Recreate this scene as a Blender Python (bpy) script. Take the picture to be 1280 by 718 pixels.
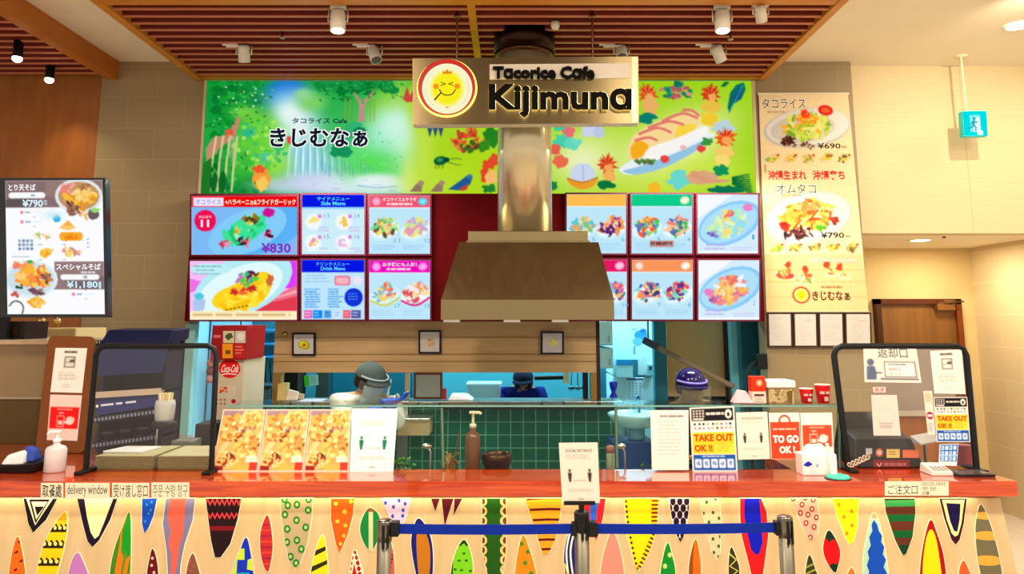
import bpy, bmesh, math, random
from mathutils import Vector, Matrix

sc = bpy.context.scene
C = sc.collection
for o in list(bpy.data.objects):
    bpy.data.objects.remove(o)

# ------------------------------------------------------------------ camera
EYE, FPX, PX0, PY0 = 1.75, 960.0, 640.0, 250.0
PITCH = math.atan(150.0 / 960.0)
CP, SP = math.cos(PITCH), math.sin(PITCH)
cam_data = bpy.data.cameras.new('camera')
cam = bpy.data.objects.new('camera', cam_data)
C.objects.link(cam)
cam.location = (0, 0, EYE)
cam.rotation_euler = (math.pi / 2 + PITCH, 0, 0)
cam_data.sensor_width = 36
cam_data.lens = FPX / 1280 * 36
cam_data.shift_y = -(359 - PY0) / 1280
cam_data.clip_start = 0.05
sc.camera = cam

# ------------------------------------------------------------------ view, world and lights
sc.view_settings.view_transform = 'Standard'
sc.view_settings.look = 'None'
sc.view_settings.gamma = 1
sc.view_settings.use_curve_mapping = False
sc.view_settings.exposure = 0.0

world = bpy.data.worlds.new('world')
sc.world = world
world.use_nodes = True
wb = world.node_tree.nodes['Background']
wb.inputs[0].default_value = (1.0, 0.90, 0.76, 1)
wb.inputs[1].default_value = 0.95


def area(name, loc, rot, size, power, col=(1, 0.88, 0.70), sy=None, spread=None):
    d = bpy.data.lights.new(name, 'AREA')
    d.energy = power
    d.color = col
    if sy:
        d.shape = 'RECTANGLE'
        d.size, d.size_y = size, sy
    else:
        d.shape = 'DISK'
        d.size = size
    if spread:
        d.spread = spread
    o = bpy.data.objects.new(name, d)
    C.objects.link(o)
    o.location = loc
    o.rotation_euler = rot
    return o


def spot(name, loc, aim, power, angle=50, blend=0.6, col=(1, 0.87, 0.66), r=0.04):
    d = bpy.data.lights.new(name, 'SPOT')
    d.energy = power
    d.color = col
    d.spot_size = math.radians(angle)
    d.spot_blend = blend
    d.shadow_soft_size = r
    o = bpy.data.objects.new(name, d)
    C.objects.link(o)
    o.location = loc
    o.rotation_euler = (Vector(aim) - Vector(loc)).to_track_quat('-Z', 'Y').to_euler()
    return o


# unseen area lamps added to light the counter front, placed like court downlights
for lx in (-3.4, -1.2, 1.2, 3.4):
    area('court_light', (lx, 2.3, 3.84), (math.radians(14), 0, 0), 0.5, 80)
# the downlights by the right wall
area('court_light', (4.7, 5.1, 3.84), (0, 0, 0), 0.35, 20, (1, 0.88, 0.68))
area('corridor_light', (3.95, 6.95, 2.42), (0, 0, 0), 0.25, 17, (1, 0.87, 0.64))
spot('wall_light', (3.38, 4.62, 3.82), (3.75, 6.3, 2.5), 105, 120, 1.0, (1, 0.88, 0.68), 0.025)
# warm strip tucked under the counter lip
area('lip_strip', (-0.45, 3.80, 0.930), (math.radians(12), 0, 0), 5.3, 3.6, (1, 0.84, 0.52), 0.02)
# cool kitchen ceiling lights: between counter and pass wall, and in the back kitchen
for lx in (-1.4, 1.4):
    area('kitchen_light', (lx, 5.55, 2.9), (0, 0, 0), 1.0, 46, (0.9, 0.97, 0.92), 0.25)
for lx in (-1.8, 0.2, 2.0):
    area('back_kitchen_light', (lx, 7.7, 2.72), (0, 0, 0), 1.2, 75 if lx < 1.5 else 100, (0.42, 0.9, 1.0), 0.3)


# ------------------------------------------------------------------ pixel helpers: a ray of the photograph met with a real plane
def ray(px, py):
    a, b = (px - PX0) / FPX, (PY0 - py) / FPX
    return Vector((a, CP - b * SP, b * CP + SP))


CAM = Vector((0, 0, EYE))


def at(px, py, Y):
    d = ray(px, py)
    return CAM + d * (Y / d.y)


def atz(px, py, Z):
    d = ray(px, py)
    return CAM + d * ((Z - EYE) / d.z)


class Plane:
    def __init__(s, point, normal):
        s.p, s.n = Vector(point), Vector(normal).normalized()

    def __call__(s, px, py, off=0.0):
        d = ray(px, py)
        t = (s.p - CAM).dot(s.n) / d.dot(s.n)
        return CAM + d * t + s.n * off


def VPl(Y):
    return Plane((0, Y, 0), (0, -1, 0))


def lean(Y, Z, k, yaw=0.0):
    n = Vector((0, -1, k))
    n.rotate(Matrix.Rotation(yaw, 3, 'Z'))
    return Plane((0, Y, Z), n)


def lin(c):
    return c / 12.92 if c <= 0.04045 else ((c + 0.055) / 1.055) ** 2.4


def rgb(c):
    if isinstance(c, str):
        c = c.lstrip('#')
        if len(c) == 3:
            c = ''.join(x * 2 for x in c)
        c = tuple(int(c[i:i + 2], 16) for i in (0, 2, 4))
    return tuple(lin(x / 255.0) for x in c[:3])


# ------------------------------------------------------------------ materials
MATS = {}


def newmat(name):
    m = bpy.data.materials.new(name)
    m.use_nodes = True
    nt = m.node_tree
    b = nt.nodes['Principled BSDF']
    MATS[name] = m
    return m, nt, b


def attr_mat(name, rough=0.6, metal=0.0, spec=0.5, noise=0.0, scale=40.0, coat=0.0):
    m, nt, b = newmat(name)
    a = nt.nodes.new('ShaderNodeAttribute')
    a.attribute_name = 'Col'
    src = a.outputs['Color']
    if noise:
        tc = nt.nodes.new('ShaderNodeTexCoord')
        nz = nt.nodes.new('ShaderNodeTexNoise')
        nz.inputs['Scale'].default_value = scale
        nt.links.new(tc.outputs['Object'], nz.inputs['Vector'])
        mr = nt.nodes.new('ShaderNodeMapRange')
        mr.inputs[3].default_value = 1 - noise
        mr.inputs[4].default_value = 1 + noise
        nt.links.new(nz.outputs['Fac'], mr.inputs[0])
        mx = nt.nodes.new('ShaderNodeVectorMath')
        mx.operation = 'SCALE'
        nt.links.new(src, mx.inputs[0])
        nt.links.new(mr.outputs[0], mx.inputs['Scale'])
        src = mx.outputs[0]
    nt.links.new(src, b.inputs['Base Color'])
    b.inputs['Roughness'].default_value = rough
    b.inputs['Metallic'].default_value = metal
    b.inputs['Specular IOR Level'].default_value = spec
    b.inputs['Coat Weight'].default_value = coat
    return m


attr_mat('matte', 0.8, spec=0.1, noise=0.05)
attr_mat('paint', 0.6, spec=0.12)
attr_mat('paper', 0.7, spec=0.12)
attr_mat('satin', 0.45, spec=0.25)
attr_mat('gloss', 0.15)
attr_mat('metal', 0.28, 1.0, noise=0.05, scale=8)
attr_mat('cloth', 0.9, spec=0.15, noise=0.12, scale=60)
attr_mat('skin', 0.55, spec=0.3, noise=0.04)


def emit_mat(name, strength, spec=False):
    m, nt, b = newmat(name)
    a = nt.nodes.new('ShaderNodeAttribute')
    a.attribute_name = 'Col'
    nt.links.new(a.outputs['Color'], b.inputs['Emission Color'])
    b.inputs['Emission Strength'].default_value = strength
    b.inputs['Base Color'].default_value = (0.0, 0.0, 0.0, 1)
    b.inputs['Roughness'].default_value = 0.8
    b.inputs['Specular IOR Level'].default_value = 0.0
    return m


emit_mat('screen', 1.0)
emit_mat('lightbox', 0.95)
emit_mat('lamp', 8.0)
emit_mat('glowlamp', 3.0)


def clear_mat(name, tint, gloss, diff=None, dcol=(0.8, 0.8, 0.8)):
    m, nt, b = newmat(name)
    nt.nodes.remove(b)
    out = nt.nodes['Material Output']
    tr = nt.nodes.new('ShaderNodeBsdfTransparent')
    tr.inputs[0].default_value = (*tint, 1)
    gl = nt.nodes.new('ShaderNodeBsdfGlossy')
    gl.inputs['Roughness'].default_value = 0.04
    fr = nt.nodes.new('ShaderNodeFresnel')
    fr.inputs[0].default_value = 1.45
    mu = nt.nodes.new('ShaderNodeMath')
    mu.operation = 'MULTIPLY'
    mu.inputs[1].default_value = gloss
    nt.links.new(fr.outputs[0], mu.inputs[0])
    mx = nt.nodes.new('ShaderNodeMixShader')
    nt.links.new(mu.outputs[0], mx.inputs[0])
    nt.links.new(tr.outputs[0], mx.inputs[1])
    nt.links.new(gl.outputs[0], mx.inputs[2])
    last = mx
    if diff:
        df = nt.nodes.new('ShaderNodeBsdfDiffuse')
        df.inputs[0].default_value = (*dcol, 1)
        m2 = nt.nodes.new('ShaderNodeMixShader')
        m2.inputs[0].default_value = diff
        nt.links.new(mx.outputs[0], m2.inputs[1])
        nt.links.new(df.outputs[0], m2.inputs[2])
        last = m2
    nt.links.new(last.outputs[0], out.inputs[0])
    return m


clear_mat('glass', (0.95, 0.99, 0.98), 0.35)
clear_mat('film', (0.95, 0.95, 0.95), 0.6, 0.04, (0.62, 0.58, 0.54))  # grey diffuse share stands in for reflections on the film
clear_mat('visor', (0.9, 0.95, 0.97), 1.0, 0.08)
clear_mat('frosted', (0.85, 0.88, 0.9), 0.8, 0.5, (0.8, 0.82, 0.84))


def wood_mat(name, c1, c2, axis=(1, 12, 12), scale=1.6, rough=0.45, dist=3.0, coat=0.0, pos=(0.3, 0.7)):
    m, nt, b = newmat(name)
    tc = nt.nodes.new('ShaderNodeTexCoord')
    mp = nt.nodes.new('ShaderNodeMapping')
    mp.inputs['Scale'].default_value = axis
    nt.links.new(tc.outputs['Object'], mp.inputs[0])
    nz = nt.nodes.new('ShaderNodeTexNoise')
    nz.inputs['Scale'].default_value = scale
    nz.inputs['Detail'].default_value = 6
    nz.inputs['Distortion'].default_value = dist * 0.2
    nt.links.new(mp.outputs[0], nz.inputs['Vector'])
    cr = nt.nodes.new('ShaderNodeValToRGB')
    cr.color_ramp.elements[0].position = pos[0]
    cr.color_ramp.elements[1].position = pos[1]
    cr.color_ramp.elements[0].color = (*rgb(c1), 1)
    cr.color_ramp.elements[1].color = (*rgb(c2), 1)
    nt.links.new(nz.outputs['Fac'], cr.inputs[0])
    nt.links.new(cr.outputs[0], b.inputs['Base Color'])
    b.inputs['Roughness'].default_value = rough
    b.inputs['Coat Weight'].default_value = coat
    return m


def brick_mat(name, c1, c2, mortar, bw, bh, ms, axes='XZ', rough=0.5, offset=0.5, loc=(0, 0, 0), grain=0.0):
    m, nt, b = newmat(name)
    tc = nt.nodes.new('ShaderNodeTexCoord')
    sx = nt.nodes.new('ShaderNodeSeparateXYZ')
    cb = nt.nodes.new('ShaderNodeCombineXYZ')
    nt.links.new(tc.outputs['Object'], sx.inputs[0])
    nt.links.new(sx.outputs[axes[0]], cb.inputs[0])
    nt.links.new(sx.outputs[axes[1]], cb.inputs[1])
    mp = nt.nodes.new('ShaderNodeMapping')
    mp.inputs['Location'].default_value = loc
    nt.links.new(cb.outputs[0], mp.inputs[0])
    br = nt.nodes.new('ShaderNodeTexBrick')
    br.offset = offset
    br.inputs['Color1'].default_value = (*rgb(c1), 1)
    br.inputs['Color2'].default_value = (*rgb(c2), 1)
    br.inputs['Mortar'].default_value = (*rgb(mortar), 1)
    br.inputs['Scale'].default_value = 1
    br.inputs['Mortar Size'].default_value = ms
    br.inputs['Mortar Smooth'].default_value = 0.1
    br.inputs['Brick Width'].default_value = bw
    br.inputs['Row Height'].default_value = bh
    nt.links.new(mp.outputs[0], br.inputs['Vector'])
    src = br.outputs['Color']
    if grain:
        m2 = nt.nodes.new('ShaderNodeMapping')
        m2.inputs['Scale'].default_value = (1.5, 45, 1)
        nt.links.new(cb.outputs[0], m2.inputs[0])
        nz = nt.nodes.new('ShaderNodeTexNoise')
        nz.inputs['Scale'].default_value = 2
        nz.inputs['Detail'].default_value = 4
        nt.links.new(m2.outputs[0], nz.inputs['Vector'])
        mr = nt.nodes.new('ShaderNodeMapRange')
        mr.inputs[1].default_value = 0.3
        mr.inputs[2].default_value = 0.7
        mr.inputs[3].default_value = 1 - grain
        mr.inputs[4].default_value = 1.0
        nt.links.new(nz.outputs['Fac'], mr.inputs[0])
        vm = nt.nodes.new('ShaderNodeVectorMath')
        vm.operation = 'SCALE'
        nt.links.new(src, vm.inputs[0])
        nt.links.new(mr.outputs[0], vm.inputs['Scale'])
        src = vm.outputs[0]
    nt.links.new(src, b.inputs['Base Color'])
    b.inputs['Roughness'].default_value = rough
    return m


def plain_mat(name, col, rough=0.7, noise=0.04, scale=3.0, metal=0.0, spec=0.4):
    m, nt, b = newmat(name)
    tc = nt.nodes.new('ShaderNodeTexCoord')
    nz = nt.nodes.new('ShaderNodeTexNoise')
    nz.inputs['Scale'].default_value = scale
    nz.inputs['Detail'].default_value = 3
    nt.links.new(tc.outputs['Object'], nz.inputs['Vector'])
    cr = nt.nodes.new('ShaderNodeValToRGB')
    base = rgb(col)
    cr.color_ramp.elements[0].color = (*[x * (1 - noise) for x in base], 1)
    cr.color_ramp.elements[1].color = (*[min(1, x * (1 + noise)) for x in base], 1)
    nt.links.new(nz.outputs['Fac'], cr.inputs[0])
    nt.links.new(cr.outputs[0], b.inputs['Base Color'])
    b.inputs['Roughness'].default_value = rough
    b.inputs['Metallic'].default_value = metal
    b.inputs['Specular IOR Level'].default_value = spec
    return m


# brushed stainless steel: fine vertical streaks in the roughness
def steel_mat(name, col, rough=(0.22, 0.38), axis=(60, 60, 1.5)):
    m, nt, b = newmat(name)
    tc = nt.nodes.new('ShaderNodeTexCoord')
    mp = nt.nodes.new('ShaderNodeMapping')
    mp.inputs['Scale'].default_value = axis
    nt.links.new(tc.outputs['Object'], mp.inputs[0])
    nz = nt.nodes.new('ShaderNodeTexNoise')
    nz.inputs['Scale'].default_value = 3
    nt.links.new(mp.outputs[0], nz.inputs['Vector'])
    mr = nt.nodes.new('ShaderNodeMapRange')
    mr.inputs[3].default_value, mr.inputs[4].default_value = rough
    nt.links.new(nz.outputs['Fac'], mr.inputs[0])
    nt.links.new(mr.outputs[0], b.inputs['Roughness'])
    b.inputs['Base Color'].default_value = (*rgb(col), 1)
    b.inputs['Metallic'].default_value = 1.0
    return m


wood_mat('front_wood', '#cdae7c', '#dabd90', (14, 14, 0.9), 1.2, 0.4)
wood_mat('slat_shaded_side', '#6e1c0e', '#7c2412', (1, 14, 14), 2, 0.55)  # slat sides coloured darker to hold the shade between slats
wood_mat('slat_lit_underside', '#c06c4e', '#cc7a5a', (1, 14, 14), 2, 0.45)  # slat undersides coloured paler, as if lit from below
wood_mat('trim_wood', '#bf7416', '#cc8424', (1, 10, 10), 2, 0.45)
wood_mat('beam_wood', '#ad5f0c', '#b96a12', (6, 1, 6), 2, 0.5)
wood_mat('panel_wood', '#c09764', '#cba672', (1, 1, 16), 2.2, 0.5)
wood_mat('brown_wood', '#8a4a06', '#9c580a', (8, 8, 1), 1.4, 0.5)
wood_mat('door_wood', '#6d420f', '#855518', (10, 10, 0.8), 1.5, 0.45)
wood_mat('counter_wood', '#b02c08', '#dc561c', (1.0, 12, 22), 2.2, 0.2, 5.0, 1.0)
brick_mat('wall_tile', '#8e7853', '#927c57', '#9e8964', 0.47, 0.262, 0.003, 'XZ', 0.5, 0.5, (0.35, 0.1, 0))
brick_mat('cream_tile', '#dcc79c', '#dfcaa0', '#e6d3ac', 0.9, 0.30, 0.006, 'YZ', 0.5, 0.5)
brick_mat('cream_grain', '#dcc698', '#dfc99c', '#cdb588', 2.2, 40, 0.005, 'XZ', 0.6, 0.0, (0.62, 0, 0), 0.10)
brick_mat('green_tile', '#005f49', '#02664f', '#7cc4aa', 0.098, 0.098, 0.0026, 'XZ', 0.2, 0.0, (0.01, 0.02, 0))
brick_mat('floor_tile', '#d9cdb8', '#ddd1bc', '#c9bca4', 0.6, 0.6, 0.004, 'XY', 0.25, 0.0)
plain_mat('white_ceiling', '#f0e2c8', 0.85)
plain_mat('cream_wall', '#d9bf86', 0.75)
plain_mat('dark_void', '#560a05', 0.9)
plain_mat('red_board', '#560003', 0.8, spec=0.08)
plain_mat('kitchen_white', '#c4dde4', 0.4)
plain_mat('kitchen_teal', '#2f7384', 0.5)
plain_mat('dark_teal', '#12566a', 0.5)
plain_mat('black_plastic', '#0e0e12', 0.35)
steel_mat('steel', '#93815c', (0.27, 0.34), (8, 8, 0.6))
steel_mat('duct_steel', '#d0c09c', (0.20, 0.26), (8, 8, 0.6))
steel_mat('sign_metal', '#78684a', (0.30, 0.42), (90, 90, 1))
_b = MATS['sign_metal'].node_tree.nodes['Principled BSDF']
_t = MATS['sign_metal'].node_tree.nodes.new('ShaderNodeTangent')
_t.direction_type = 'RADIAL'
_t.axis = 'Z'
MATS['sign_metal'].node_tree.links.new(_t.outputs[0], _b.inputs['Tangent'])
_b.inputs['Anisotropic'].default_value = 0.85
_b.inputs['Anisotropic Rotation'].default_value = 0.25
steel_mat('post_steel', '#7d776a', (0.4, 0.5))
MATS['duct_steel'].node_tree.nodes['Principled BSDF'].inputs['Metallic'].default_value = 0.8
steel_mat('pass_steel', '#9aa6a4', (0.2, 0.35))
MATS['green_tile'].node_tree.nodes['Principled BSDF'].inputs['Specular IOR Level'].default_value = 0.2
# ------------------------------------------------------------------ mesh builder
_text_cache = {}


def text_geo(s, bold=0.0):
    key = (s, bold)
    if key in _text_cache:
        return _text_cache[key]
    cu = bpy.data.curves.new('t', 'FONT')
    cu.body = s
    cu.resolution_u = 2
    cu.offset = bold
    ob = bpy.data.objects.new('t', cu)
    C.objects.link(ob)
    bpy.context.view_layer.update()
    me = bpy.data.meshes.new_from_object(ob.evaluated_get(bpy.context.evaluated_depsgraph_get()))
    v = [(p.co.x, p.co.y) for p in me.vertices]
    f = [tuple(p.vertices) for p in me.polygons]
    bpy.data.objects.remove(ob)
    bpy.data.meshes.remove(me)
    bpy.data.curves.remove(cu)
    if not v:
        v, f = [(0, 0), (1, 0), (1, 1)], []
    x0, x1 = min(p[0] for p in v), max(p[0] for p in v)
    y0, y1 = min(p[1] for p in v), max(p[1] for p in v)
    v = [((x - x0) / (x1 - x0 or 1), (y - y0) / (y1 - y0 or 1)) for x, y in v]
    edges = {}
    for q in f:
        for i in range(len(q)):
            e = (q[i], q[(i + 1) % len(q)])
            if (e[1], e[0]) in edges:
                del edges[(e[1], e[0])]
            else:
                edges[e] = 1
    _text_cache[key] = (v, f, list(edges))
    return _text_cache[key]


def clip_convex(sub, clip):
    """Polygon SUB cut to the convex polygon CLIP (2D)."""
    area2 = sum(clip[i][0] * clip[(i + 1) % len(clip)][1] - clip[(i + 1) % len(clip)][0] * clip[i][1] for i in range(len(clip)))
    sgn = 1 if area2 > 0 else -1
    out = list(sub)
    for i in range(len(clip)):
        a, b = clip[i], clip[(i + 1) % len(clip)]
        inp, out = out, []
        if not inp:
            return []

        def side(p):
            return sgn * ((b[0] - a[0]) * (p[1] - a[1]) - (b[1] - a[1]) * (p[0] - a[0]))
        for j in range(len(inp)):
            p, q = inp[j], inp[(j + 1) % len(inp)]
            sp_, sq = side(p), side(q)
            if sp_ >= 0:
                out.append(p)
            if (sp_ >= 0) != (sq >= 0):
                t = sp_ / (sp_ - sq)
                out.append((p[0] + t * (q[0] - p[0]), p[1] + t * (q[1] - p[1])))
    return out


def smooth_loop(pts, n=4):
    out = []
    m = len(pts)
    for i in range(m):
        p0, p1, p2, p3 = pts[i - 1], pts[i], pts[(i + 1) % m], pts[(i + 2) % m]
        for k in range(n):
            t = k / n
            out.append(tuple(0.5 * (2 * p1[d] + (p2[d] - p0[d]) * t + (2 * p0[d] - 5 * p1[d] + 4 * p2[d] - p3[d]) * t * t
                                    + (3 * p1[d] - p0[d] - 3 * p2[d] + p3[d]) * t ** 3) for d in (0, 1)))
    return out


def smooth_line(pts, n=5):
    P = [pts[0]] + list(pts) + [pts[-1]]
    out = []
    for i in range(1, len(P) - 2):
        p0, p1, p2, p3 = P[i - 1], P[i], P[i + 1], P[i + 2]
        for k in range(n):
            t = k / n
            out.append(tuple(0.5 * (2 * p1[d] + (p2[d] - p0[d]) * t + (2 * p0[d] - 5 * p1[d] + 4 * p2[d] - p3[d]) * t * t
                                    + (3 * p1[d] - p0[d] - 3 * p2[d] + p3[d]) * t ** 3) for d in range(len(p1))))
    out.append(tuple(pts[-1]))
    return out


def ell(cx, cy, rx, ry, rot=0.0, n=20):
    c, s = math.cos(rot), math.sin(rot)
    r = []
    for i in range(n):
        a = 2 * math.pi * i / n
        x, y = rx * math.cos(a), ry * math.sin(a)
        r.append((cx + x * c - y * s, cy + x * s + y * c))
    return r


def blob_pts(cx, cy, rx, ry, seed=0, rough=0.18, n=18, rot=0.0):
    rnd = random.Random(seed)
    c, s = math.cos(rot), math.sin(rot)
    r = []
    for i in range(n):
        a = 2 * math.pi * i / n
        k = 1 + rnd.uniform(-rough, rough)
        x, y = rx * k * math.cos(a), ry * k * math.sin(a)
        r.append((cx + x * c - y * s, cy + x * s + y * c))
    return r


class MB:
    def __init__(s):
        s.v, s.f, s.c, s.m, s.names, s.sm = [], [], [], [], [], []

    def _mi(s, mat):
        if mat not in s.names:
            s.names.append(mat)
        return s.names.index(mat)

    def add(s, vs, fs, col=(200, 200, 200), mat='matte', smooth=False):
        k = len(s.v)
        s.v += [Vector(v) for v in vs]
        mi, c = s._mi(mat), rgb(col)
        for f in fs:
            s.f.append(tuple(i + k for i in f))
            s.c.append(c)
            s.m.append(mi)
            s.sm.append(smooth)
        return s

    def box(s, x0, x1, y0, y1, z0, z1, col=(200, 200, 200), mat='matte'):
        v = [(x, y, z) for z in (z0, z1) for y in (y0, y1) for x in (x0, x1)]
        f = [(0, 2, 3, 1), (4, 5, 7, 6), (0, 1, 5, 4), (2, 6, 7, 3), (0, 4, 6, 2), (1, 3, 7, 5)]
        return s.add(v, f, col, mat)

    def hexa(s, v, col=(200, 200, 200), mat='matte'):
        """Eight corners: bottom ring of four (anticlockwise from above), then the top ring."""
        f = [(3, 2, 1, 0), (4, 5, 6, 7), (0, 1, 5, 4), (1, 2, 6, 5), (2, 3, 7, 6), (3, 0, 4, 7)]
        return s.add(v, f, col, mat)

    def prism(s, pts, vec, col=(200, 200, 200), mat='matte', side=None, sidemat=None):
        """Flat polygon PTS (3D), pushed along VEC."""
        n = len(pts)
        vec = Vector(vec)
        a = [Vector(p) for p in pts]
        b = [p + vec for p in a]
        s.add(a, [tuple(range(n))], col, mat)
        s.add(b, [tuple(reversed(range(n)))], side or col, sidemat or mat)
        s.add(a + b, [(i, (i + 1) % n, n + (i + 1) % n, n + i) for i in range(n)], side or col, sidemat or mat)
        return s

    def slab(s, pl, pts, thick, col=(200, 200, 200), mat='matte', side=None, sidemat=None):
        """Pixel outline on plane PL made a slab of THICK behind the plane."""
        return s.prism([pl(x, y) for x, y in pts], -pl.n * thick, col, mat, side, sidemat)

    def tube(s, pts, r, col=(200, 200, 200), mat='matte', seg=10, cap=True):
        pts = [Vector(p) for p in pts]
        rs = r if isinstance(r, (list, tuple)) else [r] * len(pts)
        rings = []
        u = None
        for i, p in enumerate(pts):
            d = (pts[min(i + 1, len(pts) - 1)] - pts[max(i - 1, 0)]).normalized()
            if u is None:
                u = d.orthogonal().normalized()
            u = (u - d * u.dot(d)).normalized()
            w = d.cross(u)
            rings.append([p + (u * math.cos(2 * math.pi * k / seg) + w * math.sin(2 * math.pi * k / seg)) * rs[i] for k in range(seg)])
        v = [q for ring in rings for q in ring]
        f = []
        for i in range(len(pts) - 1):
            for k in range(seg):
                a, b = i * seg + k, i * seg + (k + 1) % seg
                f.append((a, b, b + seg, a + seg))
        s.add(v, f, col, mat, True)
        if cap:
            s.add(rings[0], [tuple(reversed(range(seg)))], col, mat)
            s.add(rings[-1], [tuple(range(seg))], col, mat)
        return s

    def lathe(s, c, prof, col=(200, 200, 200), mat='matte', seg=20, axis=(0, 0, 1), smooth=True):
        c = Vector(c)
        ax = Vector(axis).normalized()
        u = ax.orthogonal().normalized()
        w = ax.cross(u)
        v = []
        for r, h in prof:
            for k in range(seg):
                a = 2 * math.pi * k / seg
                v.append(c + ax * h + (u * math.cos(a) + w * math.sin(a)) * max(r, 1e-5))
        f = []
        for i in range(len(prof) - 1):
            for k in range(seg):
                a, b = i * seg + k, i * seg + (k + 1) % seg
                f.append((a, b, b + seg, a + seg))
        f.append(tuple(reversed(range(seg))))
        f.append(tuple((len(prof) - 1) * seg + k for k in range(seg)))
        return s.add(v, f, col, mat, smooth)

    def ball(s, c, r, col=(200, 200, 200), mat='matte', seg=16, rings=10, zmin=-1.0, rot=None):
        r = r if isinstance(r, (tuple, list)) else (r, r, r)
        c = Vector(c)
        v, f = [], []
        for i in range(rings + 1):
            t = zmin + (1 - zmin) * i / rings if False else None
            a = math.asin(zmin) + (math.pi / 2 - math.asin(zmin)) * i / rings
            for k in range(seg):
                b = 2 * math.pi * k / seg
                q = Vector((r[0] * math.cos(a) * math.cos(b), r[1] * math.cos(a) * math.sin(b), r[2] * math.sin(a)))
                if rot:
                    q = rot @ q
                v.append(c + q)
        for i in range(rings):
            for k in range(seg):
                a, b = i * seg + k, i * seg + (k + 1) % seg
                f.append((a, b, b + seg, a + seg))
        return s.add(v, f, col, mat, True)

    def build(s, name, parent=None, bevel=0.0, kind=None, segs=2):
        me = bpy.data.meshes.new(name)
        off = Vector((0, 0, 0))
        q = parent
        while q is not None:
            off += Vector(q.location)
            q = q.parent
        me.from_pydata([tuple(v - off) for v in s.v], [], s.f)
        for n in s.names:
            me.materials.append(MATS[n])
        me.polygons.foreach_set('material_index', s.m)
        me.polygons.foreach_set('use_smooth', s.sm)
        at_ = me.color_attributes.new('Col', 'FLOAT_COLOR', 'CORNER')
        buf = []
        for p, c in zip(me.polygons, s.c):
            if isinstance(c[0], tuple):
                for q in c:
                    buf += [q[0], q[1], q[2], 1.0]
            else:
                buf += [c[0], c[1], c[2], 1.0] * p.loop_total
        at_.data.foreach_set('color', buf)
        me.update()
        o = bpy.data.objects.new(name, me)
        C.objects.link(o)
        if parent is not None:
            o.parent = parent
        if bevel:
            b = o.modifiers.new('bevel', 'BEVEL')
            b.width = bevel
            b.segments = segs
            b.limit_method = 'ANGLE'
        if kind:
            o['kind'] = kind
        return o


def tag(o, label, cat, group=None, kind=None):
    o['label'] = label
    o['category'] = cat
    if group:
        o['group'] = group
    if kind:
        o['kind'] = kind
    return o


def thing(name, label, cat, loc=(0, 0, 0), group=None):
    o = bpy.data.objects.new(name, None)
    C.objects.link(o)
    o.location = loc
    o.empty_display_size = 0.1
    return tag(o, label, cat, group)


def kids(o):
    return [c for c in bpy.data.objects if c.parent == o]


def copy_tree(o, parent=None):
    c = o.copy()
    C.objects.link(c)
    if parent is not None:
        c.parent = parent
    for ch in kids(o):
        copy_tree(ch, c)
    return c


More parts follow.
